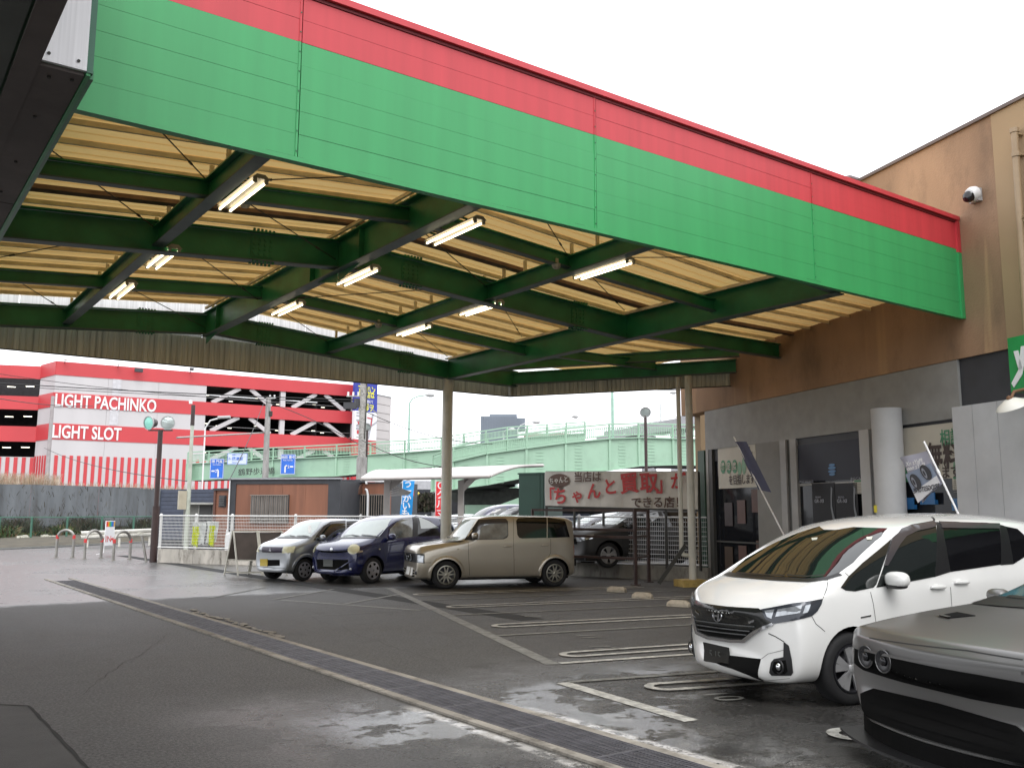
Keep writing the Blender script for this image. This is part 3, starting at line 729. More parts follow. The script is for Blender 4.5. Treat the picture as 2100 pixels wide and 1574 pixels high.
ramp_ = bridge('overpass_ramp', 'mint green ramp girder curving up in front of the longer overpass', 'bridge',
    [(888, 962, 1008, 66), (930, 946, 1003, 64.5), (1000, 930, 994, 63.5), (1080, 919, 978, 63), (1160, 908, 970, 63), (1250, 899, 964, 63.5), (1310, 897, 955, 64), (1380, 899, 953, 64.5), (1500, 903, 955, 65), (1750, 912, 962, 66), (2150, 930, 975, 66)], 1, 1, rail=1.0, depth=5)
lo = bridge('overpass_span', 'lower mint green span seen under the ramp beside the dark green cabinet', 'bridge',
    [(1000, 1010, 1060, 75), (1070, 1003, 1060, 75), (1140, 1012, 1060, 75)], 1, 1, rail=.9, depth=4)
# piers
def pier(px, y0, y1, dep, r_, label, m=GB, hammer=True):
    p = at(px, 1055, dep); zt_ = at(px, y0, dep).z
    e = empty('bridge_pier', (p.x, p.y, 0), label, 'bridge pier')
    piece('pier_shaft', m, e, lambda b: b.tube([(p.x, p.y, 0), (p.x, p.y, zt_)], r_, 24), smooth=True)
    if hammer:
        t = Vector((math.sin(AZ), -math.cos(AZ), 0))
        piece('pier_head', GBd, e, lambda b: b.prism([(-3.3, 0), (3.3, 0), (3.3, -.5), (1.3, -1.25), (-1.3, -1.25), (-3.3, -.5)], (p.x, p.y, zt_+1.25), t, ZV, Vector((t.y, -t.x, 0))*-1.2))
pier(985, 1035, 1100, 68, 1.15, 'round mint green pier carrying the overpass above parked cars')
# overpass lamps
GL = mat('lamp_pole_green', (.30, .46, .38), .5)
def street_lamp(px, ybase, ytop, dep, arm, label, m=GL, r_=.09, group=None):
    a = at(px, ybase, dep); c = at(px, ytop, dep); c = Vector((a.x, a.y, c.z))
    t = Vector((math.sin(AZ), -math.cos(AZ), 0))*(1 if arm > 0 else -1); L = abs(arm)
    e = empty('street_lamp', a, label, 'street lamp', group)
    pts = [a, a.lerp(c, .7), c]
    if L: pts += [c+t*L*.12+ZV*L*.18, c+t*L*.35+ZV*L*.28, c+t*L*.7+ZV*L*.33]
    piece('pole', m, e, lambda b: b.tube(pts, [r_]*2+[r_*.7]+[r_*.6]*(len(pts)-3), 8), smooth=True)
    h = pts[-1]
    tl = max(L*.3, .5)
    M = Matrix((t, Vector((-t.y, t.x, 0)), ZV)).transposed()
    b = MB(); b.tube([h-t*.1, h+t*tl*.3, h+t*tl*.8, h+t*tl*1.1], [.07, .17, .17, .05], 8); b.build('lamp_head', mat('lamp_head_grey', (.4, .4, .4), .4), e, smooth=True)
street_lamp(838, 928, 826, 75, 2.0, 'tall curved street lamp standing on the bridge left of the cream column')
street_lamp(1257, 903, 780, 66, 0, 'tall straight lamp pole on the overpass running up behind the canopy skirt', r_=.11)
street_lamp(1162, 892, 860, 90, .9, 'short slanted lamp on the overpass above the green girder', mat('pale_pole', (.5, .52, .52), .5), .07)
street_lamp(1355, 865, 815, 95, 1.6, 'slanted lamp on the far grey flyover', mat('pale_pole', 0), .07)
street_lamp(1033, 905, 886, 88, .8, 'small lamp on the overpass in front of the grey tower', mat('pale_pole', 0), .07)
street_lamp(1062, 897, 880, 92, 2.2, 'low arching lamp bending over the overpass right of the grey tower', mat('pale_pole', 0), .09)
# grey tower, far roofs, flyover
M_tow = mat('tower_cladding', (.19, .22, .26), .7, var=.08, scale=.1)
def block(name, label, cat, px0, px1, ytop, dep, m, thick=20, rib=0):
    a, c = at(px0, 1055, dep), at(px1, 1055, dep); z = at((px0+px1)/2, ytop, dep).z
    aa = Vector((a.x, a.y, 0)); t = Vector((c.x-a.x, c.y-a.y, 0)); L = t.length; t.normalize(); n = Vector((-t.y, t.x, 0))
    if n.dot(aa) < 0: n = -n
    e = empty(name, aa+t*L/2+n*thick/2, label, cat); an = math.atan2(t.y, t.x)
    piece('wall', m, e, lambda b: b.box(aa+t*L/2+n*thick/2+ZV*z/2, (L, thick, z), rz=an))
    for k in range(rib):
        q = aa+t*L*(k+.5)/rib-n*.1; piece('wall_rib', m, e, lambda b: b.box(q+ZV*z/2, (L/rib*.4, .25, z), rz=an))
    return e, aa, t, n, L, z, an
tw, aa, t, n, L, z, an = block('grey_tower', 'slate grey windowless tower behind the overpass', 'building', 984, 1060, 853, 230, M_tow, 12, 14)
piece('roof_box', M_tow, tw, lambda b: (b.box(aa+t*(L*.98)+n*6+ZV*(z-1.6), (4.5, 6, 3), rz=an), b.box(aa+t*(L*.62)+n*6+ZV*(z+.2), (L*.75, 10, .9), rz=an)))
piece('scaffold', mat('pale_pole', 0), tw, lambda b: [b.span(aa+t*(L+.5)+ZV*(z-4-k*2), aa+t*(L+2.4)+ZV*(z-3.6-k*2), .12, .12) for k in range(4)]+[b.span(aa+t*(L+2.2)+ZV*(z-12), aa+t*(L+2.2)+ZV*(z-2), .12, .12)])
block('pink_roof_building', 'low pinkish roofed building just showing over the overpass', 'building', 1075, 1172, 888, 240, mat('pale_pink_roof', (.42, .30, .28), .7), 15)
m_ = block('mast', 'thin mast standing on the pinkish roof', 'mast', 1123, 1124.4, 858, 235, mat('pale_pole', 0), .3)
fl = empty('flyover', at(1290, 1055, 130), 'distant grey concrete flyover rising to the right behind the green overpass', 'bridge')
M_fly = mat('flyover_concrete', (.33, .33, .34), .7, var=.1)
fp = [(1240, 888, 893, 150), (1300, 876, 886, 140), (1398, 857, 872, 128), (1600, 815, 840, 110), (1900, 760, 792, 95)]
for p, q in zip(fp, fp[1:]):
    piece('parapet', M_fly, fl, lambda b: b.span(at(p[0], (p[1]+p[2])/2, p[3]), at(q[0], (q[1]+q[2])/2, q[3]), .3, (at(p[0], p[1], p[3]).z-at(p[0], p[2], p[3]).z+.4)))
    piece('deck_edge', M_fly, fl, lambda b: b.span(at(p[0], p[2]+6, p[3]+1), at(q[0], q[2]+8, q[3]+1), 3, .5))
    piece('handrail', M_fly, fl, lambda b: b.span(at(p[0], p[1]-3, p[3]), at(q[0], q[1]-4, q[3]), .08, .08))
for px_, y_, d_ in ((1330, 880, 134), (1390, 868, 128), (1450, 860, 124)): piece('pier', M_fly, fl, lambda b: (lambda p: b.box((p.x, p.y, p.z/2-.5), (1.5, 1.5, p.z-1)))(at(px_, y_, d_)))
# far street backdrop buildings behind the fence gap
block('roadside_showroom', 'low pale building with dark windows seen between the blue and red banners', 'building', 790, 902, 985, 100, mat('pale_shop_wall', (.40, .40, .42), .6), 10)
sb_, aa, t, n, L, z, an = block('dark_shopfront', 'dark glazed shopfront under the overpass', 'building', 850, 885, 1003, 97, mat('dark_glass', (.02, .022, .028), .15), 2)
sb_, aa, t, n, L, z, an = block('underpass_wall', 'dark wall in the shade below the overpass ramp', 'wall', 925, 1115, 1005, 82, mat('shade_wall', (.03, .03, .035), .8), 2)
# direction signs on the footbridge
RS = mat('road_sign_blue', (.01, .12, .55), .35, coat=.2); RSW = mat('road_sign_white', (.55, .62, .72), .4)
def road_sign(px0, py0, px1, py1, dep, m, rows, label, arrows=None):
    a = at(px0, py1, dep); c = at(px1, py1, dep); t = (c-a); t.z = 0; L = t.length; t.normalize(); H_ = at(px0, py0, dep).z-a.z; n = Vector((t.y, -t.x, 0))
    if n.dot(a) > 0: n = -n
    e = empty('direction_sign', a+t*L/2, label, 'road sign', None)
    o = a+ZV*H_/2+t*L/2; an = math.atan2(t.y, t.x)
    piece('panel', m, e, lambda b: b.box(o, (L, .06, H_), rz=an))
    fg = LW if m is RS else RS
    piece('border', fg, e, lambda b: [b.box(o+n*.035+ZV*s_*(H_/2-.03), (L-.02, .01, .03), rz=an) for s_ in (-1, 1)]+[b.box(o+n*.035+t*s_*(L/2-.03), (.03, .01, H_-.02), rz=an) for s_ in (-1, 1)])
    for s_, dx, dy, sz in rows: text(s_, sz*H_, fg, o+n*.045+t*dx*L+ZV*dy*H_, t, parent=e, bold=.008, ext=.004)
    if arrows:
        for pl in arrows:
            pts = [o+n*.05+t*q[0]*L+ZV*q[1]*H_ for q in pl]
            piece('arrow', fg, e, lambda b: [b.span(p, q, .01, .07*H_ if k < len(pts)-2 or True else .1, upv=ZV if abs((q-p).normalized().z) < .9 else t) for k, (p, q) in enumerate(zip(pts, pts[1:]))])
    piece('bracket', GB, e, lambda b: [b.span(o-n*.04+t*s_*L*.3+ZV*H_*.3, o-n*.35+t*s_*L*.3+ZV*H_*.3, .06, .06) for s_ in (-1, 1)])
road_sign(430, 940, 458, 981, 77.5, RS, [('堺 門真', 0, .34, .17), ('Sakai Kadoma', 0, .2, .075), ('2', -.05, -.13, .2)], 'blue direction sign with a left turn arrow at the near end of the footbridge', [[(.12, -.42), (.12, -.1), (.02, -.04)], [(-.38, -.12), (-.15, -.12)]])
road_sign(466, 929, 507, 952, 77.2, RSW, [('←摂津駅', -.08, .0, .34), ('Settsu Sta.', -.08, -.32, .14), ('大阪モノレール', 0, .34, .14)], 'pale blue station sign with a left arrow between the two blue signs')
road_sign(575, 931, 605, 972, 76.5, RS, [('池田 豊中', 0, .34, .17), ('Ikeda Toyonaka', 0, .2, .075), ('2', .05, -.13, .2)], 'blue direction sign with a right turn arrow above the footbridge name', [[(-.18, -.42), (-.18, -.1), (-.06, -.06)], [(.15, -.12), (.38, -.12)]])

# ------------------------------------------------------------------ grey retaining wall, mesh fence, weeds
M_rw = mat('stained_grey_wall', (.115, .125, .135), .8, var=.35, scale=.6, stretch=(2, 2, .35), dirt=.55)
wallr = empty('retaining_wall', at(150, 1055, 60), 'long stained dark grey retaining wall below the striped building', 'wall')
wp = [(-260, 992, 58), (-60, 992, 60), (60, 993, 61), (200, 997, 63), (325, 1001, 66), (400, 1003, 68)]
for p, q in zip(wp, wp[1:]):
    a = at(p[0], 1055, p[2]); c = at(q[0], 1055, q[2]); za = at(p[0], p[1], p[2]).z; zc = at(q[0], q[1], q[2]).z
    n_p = 4; dd = Vector((a.x, a.y, 0)).normalized()*.12
    b = MB(); b.add([(a.x+dd.x, a.y+dd.y, 0), (c.x+dd.x, c.y+dd.y, 0), (c.x+dd.x, c.y+dd.y, zc-.03), (a.x+dd.x, a.y+dd.y, za-.03), (a.x+dd.x*3, a.y+dd.y*3, 0), (c.x+dd.x*3, c.y+dd.y*3, 0), (c.x+dd.x*3, c.y+dd.y*3, zc-.03), (a.x+dd.x*3, a.y+dd.y*3, za-.03)], [(0, 1, 2, 3), (4, 5, 6, 7), (3, 2, 6, 7)]); b.build('wall_core', DK, wallr)
    for k in range(n_p):
        s, e = a.lerp(c, k/n_p), a.lerp(c, (k+1)/n_p-.0008); z0, z1_ = za+(zc-za)*k/n_p, za+(zc-za)*(k+1)/n_p
        d = Vector((a.x, a.y, 0)).normalized()*.1
        b = MB(); b.add([(s.x, s.y, 0), (e.x, e.y, 0), (e.x, e.y, z1_), (s.x, s.y, z0), (s.x+d.x, s.y+d.y, 0), (e.x+d.x, e.y+d.y, 0), (e.x+d.x, e.y+d.y, z1_), (s.x+d.x, s.y+d.y, z0)], [(0, 1, 2, 3), (4, 5, 6, 7), (3, 2, 6, 7), (0, 3, 7, 4), (1, 2, 6, 5)])
        b.build('wall_panel', M_rw, wallr)
# dry grass on top, weeds at the foot
def blades(name, label, cols, gen, n):
    ms = [mat('%s_tone_%s' % (name, 'abcdef'[i]), c, .8, var=.3, scale=2) for i, c in enumerate(cols)]
    b = MB()
    for k in range(n):
        p, h, w_, lean = gen(); b.k = rnd.randrange(len(cols))
        a = rnd.uniform(0, 6.28); dx, dy = math.cos(a), math.sin(a); ln = Vector((math.cos(a*1.7), math.sin(a*1.7), 0))*lean*h
        s = Vector((dx, dy, 0))*w_/2; m_ = p+ln*.4+ZV*h*.6; e = p+ln+ZV*h*(.9-lean*.4)
        b.add([p-s, p+s, m_+s*.8, m_-s*.8, e], [(0, 1, 2, 3), (3, 2, 4)])
    return tag(b.build(name, ms), label, kind='stuff')
def gen_top():
    t = rnd.random(); px = -30+t*430 if rnd.random() < .5 else -30+rnd.random()*150
    dep = 60.5+(px/400)*6+rnd.uniform(0, 1.5); y = 993+max(0, px)*.025
    p = at(px, y+rnd.uniform(0, 3), dep); return p, rnd.uniform(.3, 1.0)*(1.35 if px < 130 else .6), rnd.uniform(.012, .03), rnd.uniform(.1, .8)
blades('grass', 'dry tan grass along the top of the grey wall', [(.50, .40, .30), (.40, .30, .20), (.58, .48, .38)], gen_top, 1900)
def gen_foot():
    px = rnd.uniform(-40, 330); dep = 52+px*.02+rnd.uniform(0, 6); p = at(px, 1055, dep); p.z = .12
    big = px < 40 or 110 < px < 150
    return p, rnd.uniform(.2, .9)*(1.3 if big else .7), rnd.uniform(.06, .2), rnd.uniform(.1, .9)
blades('weeds', 'low green and brown weeds along the foot of the wall', [(.06, .09, .025), (.10, .10, .04), (.13, .09, .045), (.035, .05, .02)], gen_foot, 5200)
def gen_ivy():
    px = rnd.choice((rnd.gauss(130, 50), rnd.gauss(250, 60), rnd.gauss(30, 60))); dep = 60+max(px, 0)/400*6-.6; y = rnd.uniform(1045, 1110) if rnd.random() < .75 else rnd.uniform(1000, 1050)
    p = at(px, y, dep); return p, rnd.uniform(.15, .6), rnd.uniform(.015, .05), rnd.uniform(.4, 1)
def gen_mid():
    px = rnd.uniform(-60, 332); dep = 55+px*.02+rnd.uniform(0, 4); p = at(px, 1055, dep); p.z = .15
    return p, rnd.uniform(.4, 1.0)*(1.9 if math.sin(px*.045) > -.3 else 1.1), rnd.uniform(.02, .05), rnd.uniform(.2, 1)
blades('undergrowth', 'dead brown brush between the green fence and the grey wall', [(.055, .047, .035), (.08, .065, .045), (.035, .036, .028), (.05, .06, .03)], gen_mid, 5200)
blades('undergrowth', 'dead brown creeper hanging on the grey wall', [(.10, .085, .065), (.13, .105, .08), (.085, .085, .075)], gen_ivy, 420)
litter = mat('pale_litter', (.6, .58, .5), .7)
b = MB()
for k in range(40):
    px = rnd.choice((rnd.gauss(52, 5), rnd.gauss(100, 8), rnd.gauss(255, 20))); p = at(px, 1055, 51+px*.02); b.box((p.x, p.y, .25+rnd.random()*.12), (rnd.uniform(.08, .3), .15, rnd.uniform(.05, .2)), rz=rnd.random()*3)
tag(b.build('litter', litter), 'scraps of pale litter among the weeds', kind='stuff')
GF = mat('fence_green', (.045, .13, .09), .5, var=.15)
gf = empty('mesh_fence', at(150, 1055, 53), 'low green mesh fence in front of the grey wall', 'fence')
fp = [(-260, 1059, 50), (0, 1060, 51), (66, 1060, 52), (139, 1060, 53), (210, 1059, 54), (275, 1059, 55), (322, 1058.5, 56)]
fm = MB(); pr = []
for p in fp: q = at(p[0], p[1], p[2]); pr.append(q)
for q in pr: piece('fence_post', GF, gf, lambda b: b.tube([(q.x, q.y, 0), (q.x, q.y, q.z)], .06, 8))
for a, c in zip(pr, pr[1:]):
    piece('top_rail', GF, gf, lambda b: b.tube([a, c], .035, 6))
    L = (c-a).length; k = 0
    while k < L:
        for s_ in (-1, 1):
            a0 = a.lerp(c, k/L); e0 = a.lerp(c, min(1, max(0, (k+s_*1.3)/L))); a0 = Vector((a0.x, a0.y, .1)); fm.tube([a0, e0], .0022, 3, caps=False)
        k += .22
fm.build('wire_mesh', GF, gf)['kind'] = 'stuff'
# guard rail
gr = empty('guard_rail', at(240, 1055, 46), 'white corrugated guard rail on the verge behind the hoops', 'guard rail')
a, c = at(165, 1097, 45.5), at(325, 1090, 49)
nd = Vector((c.y-a.y, a.x-c.x, 0)).normalized()
if nd.dot(a) > 0: nd = -nd
gw = mat('guard_rail_white', (.66, .64, .58), .5, var=.1, dirt=.15)
b = MB(); prof = [(-.17, 0), (-.12, .07), (-.05, .07), (0, .0), (.05, .07), (.12, .07), (.17, 0)]
vs = [];
for h, q in prof: vs += [a+ZV*h*1.15+nd*q, c+ZV*h*1.15+nd*q]
b.add(vs, [(2*i, 2*i+1, 2*i+3, 2*i+2) for i in range(6)]); b.build('rail_beam', gw, gr)
for k in range(3):
    p = a.lerp(c, .1+k*.4); piece('rail_post', gw, gr, lambda b: b.tube([(p.x-nd.x*.08, p.y-nd.y*.08, 0), (p.x-nd.x*.08, p.y-nd.y*.08, p.z+.15)], .06, 8))
# hoop barriers
M_st = mat('stainless_hoop', (.28, .27, .25), .35, metal=.6, var=.25, scale=4); RT = mat('red_tape', (.55, .04, .04), .5)
hoop_lab = ['steel hoop barrier with red bands, leftmost of the three', 'steel hoop barrier with red bands, the middle one', 'steel hoop barrier with red bands, nearest the lamp post']
for k, (l, r_) in enumerate((((115, 1143), (149, 1143)), ((173, 1146), (207, 1144)), ((232, 1149), (266, 1147)))):
    def gd(q): d = ray(*q); s = -CAM_H/d.z; return Vector((d.x*s, d.y*s, 0))
    a, c = gd(l), gd(r_); m = (a+c)/2; u = (c-a); w_ = u.length/2; u.normalize(); h = 1.02-w_
    e = empty('hoop_barrier', m, hoop_lab[k], 'barrier', 'steel hoop barriers at the lot entrance')
    pts = [a, a+ZV*h*.5, a+ZV*h]+[m+ZV*h-u*math.cos(q*math.pi/12)*w_+ZV*math.sin(q*math.pi/12)*w_*1.0 for q in range(1, 12)]+[c+ZV*h, c+ZV*h*.5, c]
    piece('hoop', M_st, e, lambda b: b.tube(pts, .05, 12), smooth=True)
    for p in (a, c):
        piece('red_band', RT, e, lambda b: b.tube([p+ZV*(h-.02), p+ZV*(h+.12)], .054, 12)); piece('foot', M_conc, e, lambda b: b.tube([p, p+ZV*.02], .09, 12))
a = gd((300, 1152)); e = empty('leaning_post', a, 'thin grey post leaning left beside the black lamp post', 'post')
piece('post', M_st, e, lambda b: b.tube([a, a+ZV*.9-Vector((math.sin(AZ), -math.cos(AZ), 0))*.2], .045, 8)); piece('post_tip', litter, e, lambda b: b.box(a+ZV*.98-Vector((math.sin(AZ), -math.cos(AZ), 0))*.25, (.2, .08, .06), rz=.6))
# IN sign stand
def gd(q): d = ray(*q); s = -CAM_H/d.z; return Vector((d.x*s, d.y*s, 0))
a, c = gd((204, 1138)), gd((240, 1136)); u = c-a; u.z = 0; u.normalize(); o = (a+c)/2; nn = Vector((u.y, -u.x, 0)); 
if nn.dot(o) > 0: nn = -nn
e = empty('entrance_sign', o, 'white stand sign reading IN with a rainbow coloured top, behind the hoops', 'sign')
an = math.atan2(u.y, u.x)
piece('panel', SW, e, lambda b: b.box(o+ZV*.86, (.50, .04, .98), rz=an))
for k, cc in enumerate(((.6, .03, .03), (.7, .25, .02), (.08, .35, .05), (.02, .25, .45), (.03, .12, .5), (.6, .35, .1))):
    piece('colour_block', mat('block_'+'abcdef'[k], cc, .5), e, lambda b: b.box(o+nn*.025+u*(-.2+k*.08)+ZV*1.22, (.075, .01, .2), rz=an))
text('IN', .34, RT, o+nn*.025+ZV*.62-u*.08, u, parent=e, ext=.003); piece('arrow', RT, e, lambda b: b.prism([(0, .03), (.08, .03), (.08, .08), (.18, 0), (.08, -.08), (.08, -.03), (0, -.03)], o+nn*.025+ZV*.62+u*.08, u, ZV, nn*.006))
for s_ in (-1, 1): piece('leg', WH, e, lambda b: b.tube([o+u*s_*.27+ZV*.9, o+u*s_*.27+ZV*.1, o+u*s_*.45-nn*.2+ZV*.02], .015, 6))
# black twin and single floodlight masts
BP = mat('dark_brown_pole', (.035, .018, .016), .45, var=.3); FLG = mat('floodlight_glass', (.55, .62, .60), .1, metal=.5); FLT = mat('floodlight_teal_glass', (.25, .60, .50), .15)
def mast(px, yb, yt, r_, label, heads, slot=True):
    b0 = gd((px, yb)); z = None
    dep = b0.x*math.cos(AZ)+b0.y*math.sin(AZ); zt_ = at(px, yt, dep).z
    e = empty('floodlight_mast', b0, label, 'lamp post')
    piece('pole_lower', BP, e, lambda b: b.tube([b0, b0+ZV*1.9], r_, 10), smooth=True); piece('pole_upper', BP, e, lambda b: b.tube([b0+ZV*1.9, Vector((b0.x, b0.y, zt_))], r_*.7, 10), smooth=True)
    t = Vector((math.sin(AZ), -math.cos(AZ), 0)); topp = Vector((b0.x, b0.y, zt_))
    if len(heads) > 1: piece('cross_arm', BP, e, lambda b: b.span(topp-t*.42, topp+t*.42, .05, .05))
    for dx, g_, dirx in heads:
        c = topp+t*dx+ZV*.26; f = (Vector((-math.cos(AZ), -math.sin(AZ), -.1))+t*dirx).normalized()
        h = piece('lamp_head', BP if dx < 0 or len(heads) > 1 else mat('lamp_head_grey', 0), e, lambda b: b.lathe([(.04, -.34), (.13, -.28), (.2, -.08), (.235, 0)], c, f, 20), smooth=True)
        piece('rim', mat('lamp_head_grey', 0), e, lambda b: b.lathe([(.235, -.02), (.25, 0), (.25, .03), (.22, .03)], c, f, 20), smooth=True)
        piece('lens', g_, e, lambda b: b.lathe([(0, .035), (.12, .03), (.22, .01)], c, f, 20), smooth=True)
        piece('yoke', BP, e, lambda b: b.tube([c-ZV*.26, c-ZV*.12-f*.15], .02, 6))
    return e
mast(314, 1152, 882, .12, 'dark brown post with twin round floodlights, at the end of the white fence', [(-.42, FLT, -.5), (.24, FLG, .25)])
# ones behind the office and the banner stand farther off
def mast_far(px, dep, yt, r_, label):
    b0 = at(px, 1055, dep); b0.z = 0; zt_ = at(px, yt, dep).z
    e = empty('floodlight_mast', b0, label, 'lamp post')
    piece('pole', BP, e, lambda b: b.tube([b0, Vector((b0.x, b0.y, zt_))], r_, 10), smooth=True)
    c = Vector((b0.x, b0.y, zt_+.26)); f = Vector((-math.cos(AZ), -math.sin(AZ), -.45)).normalized()
    piece('lamp_head', mat('lamp_head_grey', 0), e, lambda b: b.lathe([(.05, -.34), (.15, -.28), (.22, -.08), (.25, 0)], c, f, 20), smooth=True)
    piece('rim', mat('lamp_head_grey', 0), e, lambda b: b.lathe([(.25, -.02), (.27, 0), (.27, .04), (.22, .03)], c, f, 20), smooth=True)
    piece('lens', FLG, e, lambda b: b.lathe([(0, .035), (.12, .03), (.23, .01)], c, f, 20), smooth=True)
    piece('yoke', BP, e, lambda b: b.tube([c-ZV*.28, c-ZV*.12-f*.15], .025, 6))
mast_far(748, 56, 884, .09, 'dark pole with one round floodlight beside the speckled utility pole')
mast_far(1327, 44, 856, .075, 'dark pole with one round floodlight above the shop banner')
# ================================================================== UTILITY POLES AND CABLES
M_pole = mat('concrete_pole', (.30, .29, .28), .75, var=.25, scale=3, dirt=.5, stretch=(1, 1, .3)); M_spk = mat('speckled_pole', (.34, .33, .31), .8, var=.3, scale=6, dirt=.95)
T_ = Vector((math.sin(AZ), -math.cos(AZ), 0)); F_ = Vector((math.cos(AZ), math.sin(AZ), 0))
def upole(px, dep, yt, r0, r1, m, label, extra=None):
    b0 = at(px, 1055, dep); b0.z = 0; t = Vector((b0.x, b0.y, at(px, yt, dep).z))
    e = empty('utility_pole', b0, label, 'utility pole'); piece('pole', m, e, lambda b: b.tube([b0, t], [r0, r1], 12), smooth=True)
    if extra: extra(e, b0, t, dep)
    return t
def ex_a(e, b0, t, dep):
    piece('crossarm', WH, e, lambda b: b.span(t-T_*.1, t+T_*.5, .08, .08)); [piece('insulator', WH, e, lambda b: b.tube([t+T_*q-ZV*.05, t+T_*q+ZV*.18], .06, 8)) for q in (.1, .4)]
    piece('pole_band', ROD, e, lambda b: b.box(t-ZV*1.1+T_*.15, (.25, .25, .35)))
upole(541, 62, 815, .24, .17, M_pole, 'grey utility pole standing behind the brown office, before the red building', ex_a)
def ex_b(e, b0, t, dep):
    z = lambda y: at(738, y, dep).z
    o = Vector((t.x, t.y, 0)); piece('crossarm', M_st, e, lambda b: b.span(o+ZV*z(812)-T_*1.0, o+ZV*z(812)+T_*.25, .08, .08))
    for q in (-.9, -.6, -.3): piece('insulator', WH, e, lambda b: b.tube([o+T_*q+ZV*z(812), o+T_*q+ZV*(z(812)+.25)], .06, 8))
    piece('transformer', mat('dark_housing', 0), e, lambda b: b.box(o-T_*.75+ZV*z(832), (.75, .4, .35), rz=math.atan2(T_.y, T_.x)))
    piece('cable_box', mat('dark_housing', 0), e, lambda b: b.box(o-T_*.35+ZV*z(826), (.3, .3, .5)))
    piece('brace', M_st, e, lambda b: b.span(o+ZV*z(826)+T_*.1, o+T_*.85+ZV*z(848), .07, .07)); piece('riser_cable', ROD, e, lambda b: (b.tube([o+T_*.18-F_*.2+ZV*z(780), o+T_*.25-F_*.2+ZV*z(800), o+T_*.16-F_*.2+ZV*z(900)], .035, 6)))
    piece('pole_sleeve', M_pole, e, lambda b: b.tube([o, o+ZV*z(937)], .30, 12)); piece('pole_step', ROD, e, lambda b: [b.tube([o+ZV*z(y), o+ZV*z(y)+T_*(.35 if y % 2 else -.35)], .02, 5) for y in (870, 883, 896, 911, 925)])
upole(739, 54, 783, .25, .20, M_spk, 'thick speckled utility pole with transformer beside the tall blue sign', ex_b)
upole(91, 88, 812, .22, .16, mat('greyish_old_pole', (.33, .30, .30), .8), 'faded thin utility pole before the lettered red building')
def ex_c(e, b0, t, dep):
    piece('pole_top', BP, e, lambda b: b.tube([t, t+ZV*.85], .085, 8)); piece('meter_box', M_gbox, e, lambda b: b.box(Vector((t.x, t.y, 0))-T_*.22+ZV*at(370, 1025, dep).z-F_*.1, (.3, .2, .75))); piece('insulator', WH, e, lambda b: b.tube([t+ZV*.9-T_*.12, t+ZV*1.05-T_*.12], .07, 8))
upole(385, 38, 872, .10, .07, mat('greenish_post', (.42, .45, .38), .5, dirt=.2), 'slim pale greenish service pole by the navy building', ex_c)
a = at(412, 1055, 60); a.z = 0; e = empty('street_lamp', a, 'slim street lamp with a curved arm beside the slim service pole', 'street lamp'); zt_ = at(412, 862, 60).z
piece('pole', WH, e, lambda b: b.tube([a, Vector((a.x, a.y, zt_-.5)), Vector((a.x, a.y, zt_))+T_*.3, Vector((a.x, a.y, zt_+.2))+T_*1.0], .05, 8)); piece('lamp_head', mat('lamp_head_grey', 0), e, lambda b: b.tube([Vector((a.x, a.y, zt_+.2))+T_*.8, Vector((a.x, a.y, zt_+.24))+T_*1.6], .1, 8))
piece_w = mat('cable_black', (.02, .02, .02), .6)
def cable(p, q, sag, r_, label, group='overhead cables'):
    a = at(*p); c = at(*q); n = 14
    pts = [a.lerp(c, k/n)-ZV*sag*4*(k/n)*(1-k/n) for k in range(n+1)]
    o = MB().tube(pts, r_, 5).build('overhead_cable', piece_w); tag(o, label, 'cable', group)
cable((-60, 757, 62), (541, 820, 62), .3, .02, 'overhead cable crossing the red parapet towards the grey utility pole')
cable((-60, 781, 60), (739, 820, 54), .12, .032, 'thick overhead cable just above the LIGHT PACHINKO lettering')
cable((-60, 786, 60), (739, 825, 54), .12, .02, 'thinner overhead cable right below the thick one above the lettering')
cable((-60, 806, 60), (190, 832, 90), .3, .03, 'overhead cable at the left edge before the open parking decks')
cable((91, 918, 86), (384, 986, 40), .4, .02, 'thin cable dropping from the faded pole to the slim service pole')
cable((541, 822, 62), (739, 912, 54), -.2, .025, 'thin cable sloping down between the two big utility poles')
cable((541, 826, 62), (470, 985, 38), .2, .02, 'thin cable falling from the grey utility pole to the brown office')
cable((739, 838, 54), (1010, 910, 60), .5, .022, 'upper thin cable running right from the speckled pole over the bridge')
cable((739, 900, 54), (960, 960, 42), .4, .022, 'lower thin cable running right from the speckled pole over the bridge')
cable((1280, 797, 60), (1500, 795, 58), .1, .03, 'thin cables under the canopy skirt right of the tall lamp pole')
a = at(363, 897, 45); c = at(541, 887, 62); o = MB().tube([a, c], .045, 8).build('pipe_rail', M_st); tag(o, 'long thin grey bar running level from the slim service pole to the utility pole', 'pipe')

